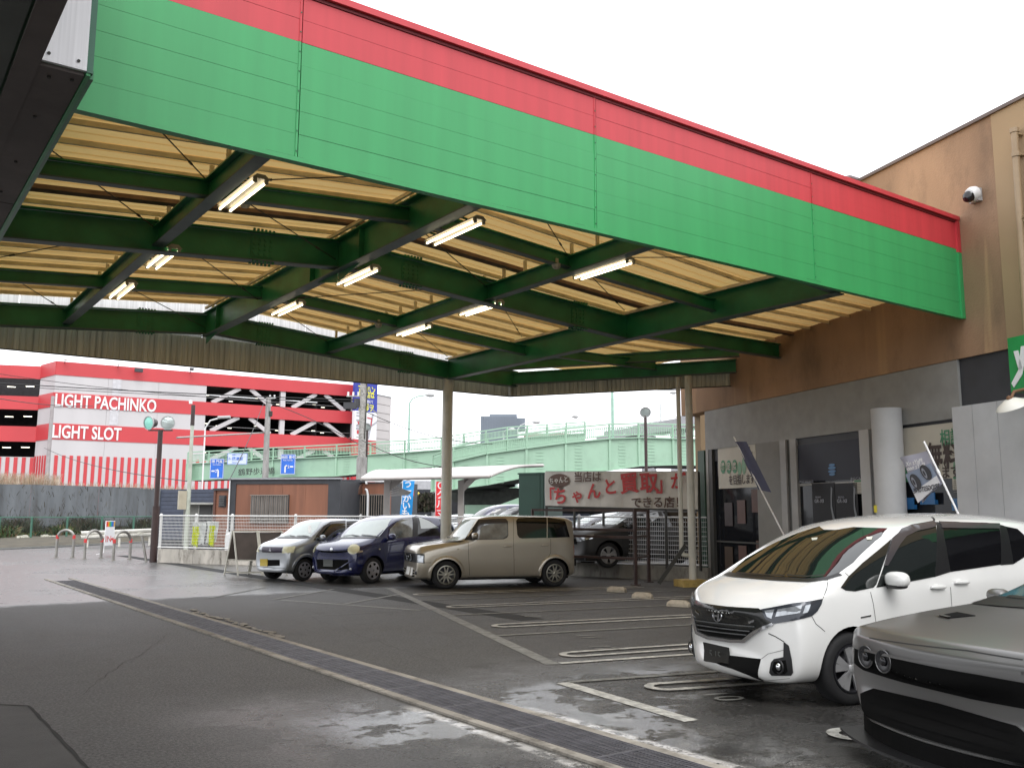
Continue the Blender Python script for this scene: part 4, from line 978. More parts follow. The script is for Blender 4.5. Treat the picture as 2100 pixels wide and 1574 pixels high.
# ================================================================== WHITE FENCE AND LOW WALL
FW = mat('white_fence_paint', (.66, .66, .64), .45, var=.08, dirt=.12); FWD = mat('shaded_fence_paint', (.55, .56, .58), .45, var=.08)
def fence(pts, hw, ht, label_f, label_w, step, m, conc, first=0):
    c0 = Vector(pts[0]); f_ = empty('mesh_fence', c0, label_f, 'fence'); w_ = empty('low_wall', c0, label_w, 'wall')
    for a, c in zip(pts, pts[1:]):
        a = Vector(a); c = Vector(c); t = c-a; L = t.length; t.normalize(); an = math.atan2(t.y, t.x); nrm = Vector((-t.y, t.x, 0))
        nb_ = max(1, round(L/1.6))
        for k in range(nb_):
            m_ = a+t*L*(k+.5)/nb_
            piece('wall_block', conc, w_, lambda b: b.box(m_+ZV*(hw*.5-.001)+nrm*.08, (L/nb_-.012, .15, hw), rz=an))
        n = max(1, round(L/step))
        for k in range(n):
            p, q = a+t*L*k/n, a+t*L*(k+1)/n
            piece('post', m, f_, lambda b: b.tube([p+ZV*hw*.6+nrm*.08, p+ZV*(ht+.02)+nrm*.08], .045, 10), smooth=True)
            piece('post_cap', m, f_, lambda b: b.tube([p+ZV*(ht+.02)+nrm*.08, p+ZV*(ht+.05)+nrm*.08], [.048, .02], 10))
            for z in (ht-.02, hw+.06): piece('rail', m, f_, lambda b: b.tube([p+ZV*z, q+ZV*z], .022, 8))
            nh = 9; 
            b = MB()
            for j in range(1, nh+1): z = hw+.06+(ht-hw-.08)*j/(nh+1); b.tube([p+ZV*z, q+ZV*z], .007, 4)
            nv = int((q-p).length/.055)
            for j in range(nv): s = p.lerp(q, (j+.5)/nv)+nrm*.01; b.box(s+ZV*(ht+hw)/2, (.0045, .0045, ht-hw-.1))
            b.build('wire_mesh', m, f_)['kind'] = 'stuff'
    return f_
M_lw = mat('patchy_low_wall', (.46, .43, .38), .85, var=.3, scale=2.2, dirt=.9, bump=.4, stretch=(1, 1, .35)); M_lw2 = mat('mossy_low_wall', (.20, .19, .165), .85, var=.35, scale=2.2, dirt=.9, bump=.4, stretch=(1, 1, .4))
FA = [gd((322, 1153)), gd((470, 1157.5)), gd((735, 1161))]; FA.append(Vector((16.2, 23.6, 0)))
fence(FA, .46, 1.6, 'white wire fence on a patchy low wall, left of the parked cars', 'patchy pale low wall carrying the white fence behind the silver car', 2.02, FW, M_lw)
FB = [Vector((16.2, 23.6, 0)), gd((1185, 1180)), gd((1300, 1186)), gd((1452, 1194))]
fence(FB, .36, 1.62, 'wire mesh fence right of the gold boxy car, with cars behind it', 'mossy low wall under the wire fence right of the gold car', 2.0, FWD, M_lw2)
# raised lot behind the fence
o = MB(); q = [FA[0]+Vector((.15, .1, 0)), FA[2]+Vector((.15, .1, 0)), FB[0]+Vector((.2, 0, 0)), FB[1]+Vector((.2, 0, 0)), FB[3]+Vector((.2, 0, 0)), Vector((32, 12, 0)), Vector((60, 40, 0)), Vector((30, 52, 0))]
o.prism([(p.x, p.y) for p in q], (0, 0, -.2), (1, 0, 0), (0, 1, 0), (0, 0, .48)); tag(o.build('pavement', mat('raised_asphalt', (.07, .068, .065), .5, var=.3, bump=.3, bscale=90)), kind='structure')
GZ = .28

# ------------------------------------------------------------------ site office and neighbours
BR = mat('brown_office_panel', (.21, .085, .048), .55, var=.18, scale=.8, stretch=(5, 5, .4), dirt=.15); CH = mat('charcoal_frame', (.035, .037, .043), .55, var=.15); NV = mat('navy_siding', (.045, .055, .085), .6, var=.15)
BARS = mat('bar_taupe', (.20, .17, .145), .5); WG = mat('window_glass_dark', (.03, .035, .035), .08, metal=.2); CUR = mat('curtain_grey', (.22, .21, .20), .7)
def face(px0, px1, d0, d1):
    a = at(px0, 1055, d0); c = at(px1, 1055, d1); a.z = c.z = 0; t = c-a; L = t.length; t.normalize(); n = Vector((t.y, -t.x, 0))
    if n.dot(a) > 0: n = -n
    def z(px, y):
        k = (px-px0)/(px1-px0); return at(px, y, d0+(d1-d0)*k).z
    def u(px):
        d = ray(px, 1055); det = d.x*(-t.y)+d.y*t.x; s = (a.x*(-t.y)+a.y*t.x)/det; return (Vector((d.x*s, d.y*s, 0))-a).dot(t)
    def bx(name, m, par, p0, p1, y0, y1, th=.06, off=0):
        u0, u1 = u(p0), u(p1); pm = (p0+p1)/2; z0, z1_ = (GZ if y1 is None else z(pm, y1)), z(pm, y0)
        return piece(name, m, par, lambda b: b.box(a+t*(u0+u1)/2+n*(off-th/2)+ZV*(z0+z1_)/2, (u1-u0, th, z1_-z0), rz=math.atan2(t.y, t.x)))
    return a, t, n, L, z, u, bx
def window(bx, par, p0, p1, y0, y1, bars, bm_=None, cur=False, off=0):
    w_ = bx('window', CH, par, p0, p1, y0, y1, .05, off+.02)
    bx('pane', WG, w_, p0+1.5, p1-1.5, y0+1.5, y1-1.5, .02, off+.035)
    if cur:
        k = p0+3
        while k < p1-4: bx('curtain_fold', CUR, w_, k, k+2.2, y0+3, y1-2, .03, off+.055); k += 3
    k = p0+2
    while k < p1-1: bx('bar', bm_ or BARS, w_, k, k+1.15, y0, y1, .03, off+.12); k += (p1-p0-3)/bars
    for y in (y0, y1-2): bx('bar_rail', bm_ or BARS, w_, p0, p1, y, y+2, .03, off+.13)
a, t, n, L, z, u, bx = face(468, 697, 38.5, 37.5)
off = empty('site_office', a+t*L/2, 'brown prefab office with charcoal frame and barred window behind the white fence', 'building')
an = math.atan2(t.y, t.x)
piece('body', CH, off, lambda b: b.box(a+t*L/2-n*1.6+ZV*(z(580, 986)+GZ)/2, (L, 3.0, z(580, 986)-GZ), rz=an))
bx('frame_post', CH, off, 468, 482, 983, None, .14, .02); bx('frame_post', CH, off, 672, 697, 980, None, .14, .02); bx('frame_beam', CH, off, 482, 672, 983, 992, .13, .015)
for k in range(4): p0 = 482+k*47.5; bx('wall_panel', BR, off, p0+.15, p0+47.35, 992, None, .08, -.02)
bx('roof_edge', mat('roof_edge_grey', (.3, .31, .33), .5), off, 467, 698, 979.5, 982.5, .3, .1); bx('corner_pipe', WH, off, 469.5, 471.5, 984, None, .05, .1)
window(bx, off, 514, 592, 1014, 1072, 17, cur=True)
a, t, n, L, z, u, bx = face(702, 800, 40, 39.4)
of2 = empty('site_office', a+t*L/2, 'second brown office unit with hood vent and long barred window beside the carport post', 'building')
piece('body', CH, of2, lambda b: b.box(a+t*L/2-n*1.6+ZV*(z(745, 988)+GZ)/2, (L, 3.0, z(745, 988)-GZ), rz=math.atan2(t.y, t.x)))
for k in range(2): bx('wall_panel', BR, of2, 702+k*49, 750.7+k*49, 991, None, .08, -.02)
bx('roof_edge', CH, of2, 697, 750, 983, 989, .2, .1); bx('gutter', WH, of2, 750, 800, 985, 987.5, .12, .15); bx('gutter_outlet', WH, of2, 751, 754, 984, 992, .1, .16)
window(bx, of2, 704, 798, 1013, 1070, 19)
c = a+t*u(731)+n*.0+ZV*z(731, 1003)
piece('vent_hood', mat('brown_hood', (.10, .05, .035), .5), of2, lambda b: b.prism([(0, -.22), (0, .22)]+[(math.sin(q)*.36, math.cos(q)*.44-.22) for q in [i*.26 for i in range(7)]][0:7], c-t*.25, n, ZV, t*.5))
piece('vent_pipe', WH, of2, lambda b: b.tube([a+t*u(750)+n*.06+ZV*z(750, 1003), a+t*u(754)+n*.15+ZV*z(754, 1004), a+t*u(756)+n*.12+ZV*z(756, 1015), a+t*u(756)+n*.12+ZV*.4], .05, 8))
a, t, n, L, z, u, bx = face(438, 470, 39.5, 39.2)
br_ = empty('brown_shed', a+t*L/2, 'narrow brown shed with a dark louvre vent, left of the office', 'shed'); bx('wall', BR, br_, 438, 469, 1004, None, .1); bx('side_board', mat('side_board_red', (.12, .05, .035), .6), br_, 438, 442, 1006, None, .1, .05); bx('roof_edge', CH, br_, 437, 470, 1001, 1005, .4, .1)
v_ = bx('louvre_frame', CH, br_, 449, 463, 1015, 1039, .08, .05)
for k in range(6): bx('slat', mat('louvre_grey', (.08, .08, .08), .5), v_, 450.5, 461.5, 1017+k*3.5, 1019+k*3.5, .03, .09)
a, t, n, L, z, u, bx = face(380, 442, 40.5, 40.5)
sh = empty('grey_shed', a+t*L/2, 'small grey shed with a light frame and dark door behind the fence', 'shed'); bx('wall', mat('shed_grey', (.21, .21, .19), .6, dirt=.3), sh, 376, 441, 1033, None, .1); bx('roof', mat('shed_roof', (.36, .36, .33), .5), sh, 372, 442, 1030, 1034, 1.0, .4); bx('door', mat('shed_door', (.06, .06, .06), .5), sh, 409, 434, 1036, None, .05, .03); bx('door_frame', mat('shed_roof', 0), sh, 407, 409, 1034, None, .06, .04)
a, t, n, L, z, u, bx = face(322, 445, 46, 44)
nv = empty('navy_building', a+t*L/2, 'low navy blue clad building at the end of the grey wall', 'building')
zt_ = z(380, 1003); nbd = 14
piece('core', CH, nv, lambda b: b.box(a+t*L/2-n*2.1+ZV*zt_/2, (L, 4, zt_-.1), rz=math.atan2(t.y, t.x)))
for k in range(nbd):
    y0, y1 = 1003+k*8, 1003+(k+1)*8-.6
    if y1 < 1110: bx('siding_board', NV, nv, 327, 444, y0, y1, .06, 0)
bx('corner_board', mat('corner_grey', (.14, .15, .16), .6), nv, 322, 327.3, 1001, None, .15, .05)
# hung hi-vis vests in a clear bag on the fence
hv = empty('hanging_bag', gd((402, 1156)), 'clear plastic bag of yellow safety vests hung inside the white fence', 'bag')
p0 = gd((402, 1156)); tt = (FA[1]-FA[0]).normalized(); nn_ = Vector((-tt.y, tt.x, 0))
HY = mat('hi_vis_yellow', (.55, .62, .03), .6, var=.2, scale=6); BAG = mat('clear_bag', (.55, .57, .55), .3, var=.2)
def rag(m, cx, w_, z0, z1_, name):
    b = MB(); N_ = 9
    vs = []
    for i in range(N_+1):
        f = i/N_; dz = rnd.uniform(-.05, .05); 
        for j in range(5): g_ = j/4; vs.append(p0+tt*(cx+(f-.5)*w_*(1-.25*g_*(1 if name == 'vest' else 0)))+nn_*(.18+.05*math.sin(i*2.2+j))+ZV*(z1_-(z1_-z0)*g_+dz*g_))
    b.add(vs, [(i*5+j, i*5+j+1, (i+1)*5+j+1, (i+1)*5+j) for i in range(N_) for j in range(4)]); b.build(name, m, hv, smooth=True)
rag(BAG, -.12, .55, .65, 1.35, 'bag'); rag(BAG, .45, .45, .7, 1.4, 'bag'); p0 = p0-nn_*.03
rag(HY, -.22, .3, .58, 1.22, 'vest'); rag(HY, .48, .26, .6, 1.25, 'vest')
cane = empty('white_tank', gd((455, 1157)), 'small white gas bottle with bent pipe behind the fence', 'gas bottle'); q = gd((455, 1157))+nn_*.3
piece('bottle', WH, cane, lambda b: b.tube([q+ZV*.35, q+ZV*.95, q+ZV*1.05], [.13, .13, .05], 12), smooth=True); piece('pipe', WH, cane, lambda b: b.tube([q+ZV*1.0, q-tt*.12+ZV*1.12, q-tt*.16+ZV*.7], .02, 6))
# ------------------------------------------------------------------ carport
cpm = mat('carport_frame', (.46, .43, .41), .4, var=.05); CPR = mat('polycarbonate', (.62, .55, .56), .25, var=.05, coat=.3)
cp = empty('carport', at(870, 1055, 30), 'white cantilever carport with curved translucent roof on two beige posts', 'carport')
NA, NB_ = at(741, 982, 28.5), at(1004, 976.5, 29.5); QA, QB = at(800, 966, 33), at(1114, 954, 33.5)
def cpt(s, g_):
    a = NA.lerp(NB_, s); c = QA.lerp(QB, s); p = a.lerp(c, g_); p.z += .16*math.sin(math.pi*g_)*(1-.35*g_); return p
NBAY = 8
for k in range(NBAY):
    b = MB(); vs = []
    for i in range(9):
        vs += [cpt(k/NBAY+.004, i/8), cpt((k+1)/NBAY-.004, i/8)]
    b.add(vs, [(2*i, 2*i+1, 2*i+3, 2*i+2) for i in range(8)]); b.add([v+ZV*.02 for v in vs], [(2*i, 2*i+1, 2*i+3, 2*i+2) for i in range(8)]); b.build('roof_panel', CPR, cp)
for k in range(NBAY+1):
    piece('rib', cpm, cp, lambda b: b.tube([cpt(k/NBAY, i/8)-ZV*.0 for i in range(9)], .05 if k in (0, NBAY) else .022, 6))
for g_ in (0, 1): piece('edge_beam', cpm, cp, lambda b: b.tube([cpt(0, g_), cpt(1, g_)], .06, 8))
for px in (793, 945):
    b0 = at(px, 1055, 30.2); b0.z = GZ; zt_ = 2.75
    piece('post', cpm, cp, lambda b: b.box(b0+ZV*(zt_-GZ)/2, (.19, .17, zt_-GZ), rz=AZ-1.57)); s = .25 if px < 800 else .78
    piece('arm', cpm, cp, lambda b: b.span(b0+ZV*(zt_-GZ-.05), cpt(s+.03, .9)-ZV*.06, .09, .12)); piece('arm', cpm, cp, lambda b: b.span(b0+ZV*(zt_-GZ-.3), cpt(s, .35)-ZV*.05, .07, .2))
# parasol-like folded awning by the carport post
aw = empty('folded_awning', at(815, 1055, 31), 'striped grey awning frame folded beside the carport post', 'awning')
for k in range(6):
    piece('slat', cpm, aw, lambda b: b.span(at(800, 993+k*4.5, 30.8), at(842-k*1.0, 1009+k*1.0, 32), .04, .035))
# nobori banners
def nobori(px, y0, y1, dep, wpx, m, body, tm, label, size, lean=0, top_px=None):
    b0 = at(px, 1055, dep); b0.z = GZ; z1_ = at(px, y0, dep).z; z0 = at(px, y1, dep).z; w_ = wpx/1891*dep
    e = empty('banner_flag', b0, label, 'banner flag')
    piece('pole', WH, e, lambda b: b.tube([b0, Vector((b0.x, b0.y, z1_+.1))+T_*lean], .015, 6))
    b = MB(); vs = []; N_ = 12
    for i in range(N_+1):
        f = i/N_; 
        for j in range(4): g_ = j/3; vs.append(Vector((b0.x, b0.y, z1_+(z0-z1_)*f))+T_*(lean*(1-f)+w_*g_)+F_*(.06*math.sin(f*5+g_*3)))
    b.add(vs, [(i*4+j, i*4+j+1, (i+1)*4+j+1, (i+1)*4+j) for i in range(N_) for j in range(3)]); b.build('cloth', m, e, smooth=True)
    n = len(body)
    for k, ch in enumerate(body):
        f = (k+.5)/n; text(ch, size, tm, Vector((b0.x, b0.y, z1_+(z0-z1_)*f))+T_*(lean*(1-f)+w_*.5)-F_*.12, T_, parent=e, bold=.02, ext=.003)
nobori(820, 985, 1060, 38, 24, mat('banner_blue', (.01, .27, .65), .6), 'うーかいも', LW, 'sky blue upright banner with white characters, between carport post and column', .36, .1)
nobori(833, 986, 1016, 38.6, 15, mat('banner_orange', (.80, .16, .02), .6), 'カイ', LW, 'small orange banner peeking out behind the sky blue one', .18)
nobori(893, 987, 1062, 37, 22, mat('banner_red', (.72, .03, .04), .6), 'Ｏクルマ', LW, 'red upright banner with white characters left of the cream column', .36)
# hedge and yellow tent
def gen_h():
    px = rnd.uniform(800, 905); p = at(px, rnd.uniform(1019, 1050), rnd.uniform(44, 47)); return p, rnd.uniform(.15, .4), rnd.uniform(.05, .12), rnd.uniform(.2, 1)
blades('undergrowth', 'autumn brown hedge behind the upright banners', [(.16, .12, .06), (.10, .10, .04), (.22, .15, .05), (.07, .06, .03)], gen_h, 3800)
tn = empty('yellow_tarp', at(862, 1040, 48), 'bright yellow tarp peak over the brown hedge', 'tarp'); yt = mat('tarp_yellow', (.72, .50, .01), .5)
b = MB(); P0 = [at(845, 1030, 48), at(858, 1008, 48.5), at(884, 1032, 48), at(866, 1032, 46.5)]; b.add(P0, [(0, 1, 3), (1, 2, 3)]); b.add([p+F_*.05-ZV*.02 for p in P0], [(0, 1, 3), (1, 2, 3)]); b.build('cloth', yt, tn); piece('pole', yt, tn, lambda b: b.tube([at(848, 1055, 48), at(849, 1012, 48)], .04, 6))

# ------------------------------------------------------------------ green cabinet and the long shop banner
GC = mat('dark_green_cabinet', (.02, .065, .045), .45, var=.12, scale=1.5)
a, t, n, L, z, u, bx = face(1064, 1116, 27.0, 26.6)
cab = empty('storage_cabinet', a+t*L/2, 'tall dark green steel cabinet at the left end of the shop banner', 'cabinet')
H_ = z(1090, 971)
piece('body', GC, cab, lambda b: b.box(a+t*L/2-n*.6+ZV*(H_+GZ)/2, (L, 1.2, H_-GZ), rz=math.atan2(t.y, t.x))); bx('door', GC, cab, 1065, 1108, 972, None, .02, .02); bx('door', GC, cab, 1109, 1115, 972, None, .02, .02)
bx('top_rim', GC, cab, 1063, 1117, 969, 972, .1, .05)
a, t, n, L, z, u, bx = face(1118, 1432, 26.3, 23.4)
bn = empty('shop_banner', a+t*L/2, 'long cream cloth banner with red and brown Japanese lettering above the fence', 'banner')
BCL = mat('banner_cloth', (.50, .475, .43), .7, var=.10, scale=2, bump=.12, bscale=4, dirt=.12); BRED = mat('banner_red_print', (.40, .03, .03), .6); BBR = mat('banner_brown_print', (.085, .045, .03), .6)
b = MB(); N_ = 40; vs = []
for i in range(N_+1):
    f = i/N_; q = a+t*L*f; px = 1118+314*f; zt_, z0 = z(px, 966.5), z(px, 1036+f*8)
    for j in range(7): g_ = j/6; vs.append(q+n*(.015*math.sin(i*.9+j*.7)+.01*math.sin(i*2.3))+ZV*(zt_+(z0-zt_)*g_))
b.add(vs, [(i*7+j, i*7+j+1, (i+1)*7+j+1, (i+1)*7+j) for i in range(N_) for j in range(6)]); b.build('cloth', BCL, bn, smooth=True)
piece('frame_rail', ROD, bn, lambda b: (b.span(a-n*.06+ZV*z(1118, 1037), a+t*L-n*.06+ZV*z(1432, 1046), .05, .06), b.span(a-n*.06+ZV*z(1118, 967), a+t*L-n*.06+ZV*z(1432, 967), .04, .04)))
for k in range(6): piece('frame_post', ROD, bn, lambda b: b.span(a+t*L*k/5-n*.07+ZV*GZ, a+t*L*k/5-n*.07+ZV*z(1118+314*k/5, 967), .05, .05))
def bt(s, px, y, sz, m, par=bn, rot=0, sx=1, bold=.015, out=.045):
    yd = (ZV*math.cos(rot)+t*math.sin(rot)*-1); xd = (t*math.cos(rot)+ZV*math.sin(rot))
    text(s, sz, m, a+t*u(px)+n*out+ZV*z(px, y), xd, yd, parent=par, bold=bold, ext=.003, sx=sx)
ell = [(math.cos(k*math.pi/14)*.36, math.sin(k*math.pi/14)*.19) for k in range(28)]
piece('speech_oval', BBR, bn, lambda b: (b.prism(ell, a+t*u(1148)+n*.035+ZV*z(1148, 985), t, ZV, n*.004), b.prism([(-.05, -.15), (.1, -.15), (.0, -.32)], a+t*u(1151)+n*.035+ZV*z(1151, 985), t, ZV, n*.004)))
bt('ちゃんと', 1148, 985, .19, BCL, sx=.88, rot=.08); bt('当店は', 1207, 979, .30, BBR, sx=1.0)
for s_, px, y, sz, rt_ in (('「', 1126, 1020, .50, .03), ('ち', 1151, 1019, .50, .03), ('ゃ', 1186, 1018, .42, .05), ('ん', 1220, 1009, .47, .06), ('と', 1254, 1000, .47, .08), ('買', 1293, 993, .58, .08), ('取', 1334, 992, .56, .05), ('」', 1366, 995, .5, 0), ('が', 1394, 988, .45, 0)):
    bt(s_, px, y, sz, BRED, rot=rt_, bold=.025)
bt('できる店！', 1352, 1031, .30, BBR, bold=.02, sx=1.08)

# ------------------------------------------------------------------ rusty steel rack
RK = mat('rusty_black_steel', (.045, .025, .022), .55, var=.4, scale=5)
rk0, rk1 = gd((1304, 1199)), gd((1331, 1193)); tl = (gd((1180, 1193))-rk0).normalized()
rk = empty('steel_rack', rk0, 'dark rusty steel frame with rails standing before the wire fence', 'rack')
zz_ = 2.02
for p in (rk0, rk1): piece('post', RK, rk, lambda b: b.box(p+ZV*.9, (.07, .07, 1.8), rz=RZ))
for z in (1.76, 1.29, 1.12, .62): piece('rail', RK, rk, lambda b: b.span(rk0+ZV*z, rk0+tl*2.9+ZV*(z+.02), .05, .06)); piece('cross_rail', RK, rk, lambda b: b.span(rk0+ZV*(z+.02), rk1+ZV*(z+.02), .04, .05))
piece('post', RK, rk, lambda b: b.box(rk0+tl*2.9+ZV*.9, (.06, .06, 1.8), rz=RZ)); piece('rail', RK, rk, lambda b: b.span(rk1+ZV*1.76, rk1+tl*2.9+ZV*1.78, .05, .06))
for p in (rk0, rk1, rk0+tl*2.9): piece('foot_plate', RK, rk, lambda b: b.box(p+ZV*.01, (.18, .18, .02), rz=RZ))
# wheel stops
WS = mat('wheel_stop_concrete', (.44, .39, .31), .75, var=.2, scale=6, bump=.4, bscale=40, dirt=.45)
wl = ['concrete wheel stop farthest along the row, just right of the gold car', 'concrete wheel stop in the middle of the three', 'concrete wheel stop closest to the white car']
for k, q in enumerate(((1265, 1213), (1318, 1226), (1392, 1243))):
    p = gd(q); o = MB(); A_ = DV if False else Vector((math.cos(RZ+.0), math.sin(RZ+.0), 0))
    pr_ = [(-.07, 0), (-.075, .05), (-.045, .115), (.045, .115), (.075, .05), (.07, 0)]
    ax = (T_*.8+DV*-.6).normalized(); sd_ = Vector((-ax.y, ax.x, 0)); b = MB()
    Lh = .21; rings = []
    vs = []
    for xx, sc in ((-Lh, .62), (-Lh+.07, 1), (Lh-.07, 1), (Lh, .62)):
        for y_, z_ in pr_: vs.append(p+ax*xx+sd_*y_*(.8+.2*sc)+ZV*z_*sc)
    b.add(vs, [(i*6+j, i*6+j+1, (i+1)*6+j+1, (i+1)*6+j) for i in range(3) for j in range(5)]+[tuple(range(6)), tuple(range(18, 24))]+[(i*6+5, i*6, (i+1)*6, (i+1)*6+5) for i in range(3)])
    tag(b.build('wheel_stop', WS), wl[k], 'wheel stop', 'concrete wheel stops')
# A-frame boards left of the silver car
AFP = mat('chipped_white_tube', (.55, .53, .46), .5, var=.15, dirt=.35); AFB = mat('dark_brown_board', (.055, .040, .032), .6, var=.3)
Pa, Pb = gd((460, 1178)), gd((502, 1181)); 
def aframe(o, dirw, dirs, wd, h, sp, label):
    e = empty('sandwich_board', o, label, 'sandwich board')
    dw = dirw.normalized(); ds = dirs.normalized(); topc = o+ds*sp/2+ZV*h
    for s_ in (0, 1):
        f0 = o+ds*sp*s_
        for q in (0, 1): piece('leg', AFP, e, lambda b: b.span(f0+dw*wd*q, topc+dw*wd*q+ds*(.02*(s_*2-1)), .035, .035))
        for hh in (.06, .34): 
            p = f0.lerp(topc, hh); piece('cross_bar', AFP, e, lambda b: b.span(p, p+dw*wd, .03, .03))
        p0_, p1_ = f0.lerp(topc, .36), f0.lerp(topc, .97); nn2 = ds*(.01*(1-2*s_))
        b = MB(); b.add([p0_+nn2, p0_+dw*wd+nn2, p1_+dw*wd+nn2, p1_+nn2, p0_+nn2*2, p0_+dw*wd+nn2*2, p1_+dw*wd+nn2*2, p1_+nn2*2], [(0, 1, 2, 3), (4, 5, 6, 7), (0, 1, 5, 4), (2, 3, 7, 6), (1, 2, 6, 5), (0, 3, 7, 4)]); b.build('board', AFB, e)
    piece('top_bar', AFP, e, lambda b: b.span(topc-dw*.02, topc+dw*(wd+.02), .05, .04))
e1 = (Pb-Pa); dwid = Vector((e1.y, -e1.x, 0))
aframe(Pa, T_*.98+F_*.25, (Pb-Pa)-T_*.0, .62, 1.18, .62, 'dark folding board on chipped white frame, left one beside the silver car'); aframe(Pa+(T_*.98+F_*.25).normalized()*.66, T_*.98+F_*.25, (Pb-Pa), .62, 1.18, .62, 'dark folding board on chipped white frame, half behind the silver car')

# ================================================================== SHOP BUILDING
def onE(px, py, e):
    d = ray(px, py); s = e/d.dot(EV); p = Vector((0, 0, CAM_H))+d*s; return p.dot(DV), p.z
EB = 12.0
shop = empty('shop_building', ed(EB, 14, 0), 'shop building with stained brown upper wall and glazed front at the right', 'building')
def brown():
    m = mat('stained_brown_render', (.30, .185, .11), .8, var=.28, scale=.7, bump=.3, bscale=30, dirt=.35, stretch=(1, 1, .5)); n = m.node_tree.nodes; l = m.node_tree.links; b = n['Principled BSDF']
    prev = b.inputs['Base Color'].links[0].from_socket; tc = n.new('ShaderNodeTexCoord'); mp = n.new('ShaderNodeMapping'); mp.inputs['Scale'].default_value = (2.2, 2.2, .22); l.new(tc.outputs['Object'], mp.inputs[0])
    z = n.new('ShaderNodeTexNoise'); z.inputs['Scale'].default_value = 1.0; z.inputs['Detail'].default_value = 3; l.new(mp.outputs[0], z.inputs[0]); r_ = n.new('ShaderNodeMapRange'); r_.inputs[1].default_value = .60; r_.inputs[2].default_value = .70; r_.inputs[4].default_value = .7; l.new(z.outputs[0], r_.inputs[0])
    m2 = n.new('ShaderNodeMix'); m2.data_type = 'RGBA'; l.new(r_.outputs[0], m2.inputs[0]); l.new(prev, m2.inputs[6]); m2.inputs[7].default_value = (.44, .28, .15, 1); l.new(m2.outputs[2], b.inputs['Base Color']); return m
BW = brown(); BW2 = mat('clean_tan_render', (.31, .215, .12), .75, var=.08, scale=.6)
def sbox(name, m, d0, d1, z0, z1_, e0=EB, th=.2, par=shop):
    return piece(name, m, par, lambda b: b.box(ed(e0+th/2, (d0+d1)/2, (z0+z1_)/2), (th, abs(d1-d0), z1_-z0), rz=RZ))
dJ, _ = onE(2036, 300, EB); dL, _ = onE(1397, 835, EB)
sbox('upper_wall', BW, dJ, dL, 4.3, 8.22, EB, .4); sbox('upper_wall', BW2, -6, dJ-.01, 4.3, 8.22, EB-.01, .41)
sbox('parapet_cap', mat('cap_brown_grey', (.12, .09, .08), .6), -6, dL+.05, 8.22, 8.28, EB-.05, .55)
sbox('side_wall', BW2, dL-.3, dL, .3, 8.2, EB+.4, 9)
sbox('header', CH, -6, 20.9, 3.0, 4.3, EB+.05, .3)
sbox('header_panel', mat('grey_header', (.25, .25, .24), .6), 12.4, 20.9, 3.3, 4.29, EB-.0, .06)
# downpipe, dome camera, overflow pipe
PT = mat('tan_pipe', (.30, .215, .13), .5, var=.08)
dp, _ = onE(2083, 300, EB-.12); dp2, _ = onE(2099, 600, EB-.12)
piece('downpipe', PT, shop, lambda b: b.tube([ed(EB-.12, dp, onE(2083, 270, EB-.12)[1]), ed(EB-.12, dp2-.0, 3.9)], .055, 12), smooth=True)
for y in (262, 313): piece('pipe_socket', PT, shop, lambda b: b.tube([ed(EB-.12, dp, onE(2083, y, EB-.12)[1]), ed(EB-.12, dp, onE(2083, y+9, EB-.12)[1])], .068, 12))
for y in (275, 318, 458): piece('pipe_clip', PT, shop, lambda b: b.box(ed(EB-.05, dp, onE(2083, y, EB-.12)[1]), (.14, .12, .03), rz=RZ))
piece('branch_pipe', PT, shop, lambda b: b.tube([ed(EB-.12, dp, onE(2090, 452, EB-.12)[1]), ed(EB-.14, dp-.15, onE(2096, 440, EB-.12)[1]), ed(EB-.14, dp-1, onE(2096, 438, EB-.12)[1])], .02, 8))
dc, zc = onE(1990, 400, EB-.15)
dm = empty('dome_camera', ed(EB-.1, dc, zc), 'white and black dome security camera on the brown wall', 'camera')
piece('housing', WH, dm, lambda b: b.lathe([(0, -.02), (.10, -.01), (.13, .05), (.13, .12), (.09, .16)], ed(EB-.17, dc, zc), (EV.x, EV.y, .25), 20), smooth=True)
piece('dome', mat('black_gloss', (.01, .01, .012), .08), dm, lambda b: b.lathe([(0, -.12), (.05, -.11), (.09, -.06), (.10, 0)], ed(EB-.17, dc, zc-.02), (EV.x, EV.y, .9), 20), smooth=True)
piece('mount', mat('lamp_head_grey', 0), dm, lambda b: b.box(ed(EB-.04, dc, zc), (.08, .2, .22), rz=RZ))
pv = [onE(px, y, e) for px, y, e in ((1772, 372, EB+.15), (1742, 363, EB-.25), (1735, 365, EB-.3), (1732, 371, EB-.3), (1732, 392, EB-.3))]
piece('overflow_pipe', mat('pipe_grey_purple', (.17, .14, .15), .5), shop, lambda b: b.tube([ed(e, q[0], q[1]) for e, q in zip((EB+.15, EB-.25, EB-.3, EB-.3, EB-.3), pv)], .045, 10), smooth=True)
# ground floor: mullions, glass, pillars, posters
dx = lambda px, e=EB: onE(px, 1000, e)[0]
GLS = mat('shop_glass', (.012, .013, .016), .06, var=.1, scale=.5, spec=.22); ALU = mat('aluminium_frame', (.27, .26, .245), .45, metal=.2, var=.1); ALD = mat('dark_frame', (.05, .05, .045), .5); PIL = mat('pillar_render', (.47, .475, .48), .6, var=.08, scale=1.5, dirt=.08)
GPAN = mat('grey_wall_panel', (.20, .195, .18), .6, var=.08)
def glass(p0, p1, z0=.12, z1_=3.0, name='window'):
    return sbox(name, GLS, dx(p1), dx(p0), z0, z1_, EB+.06, .03)
glass(1462, 1553); glass(1636, 1772); glass(1848, 1992); sbox('interior_wall', mat('shop_dark', (.02, .02, .02), .9), -6, 20.9, 0, 3.2, EB+.6, .1)
sbox('plinth', GPAN, -6, 20.9, 0, .12, EB-.02, .3)
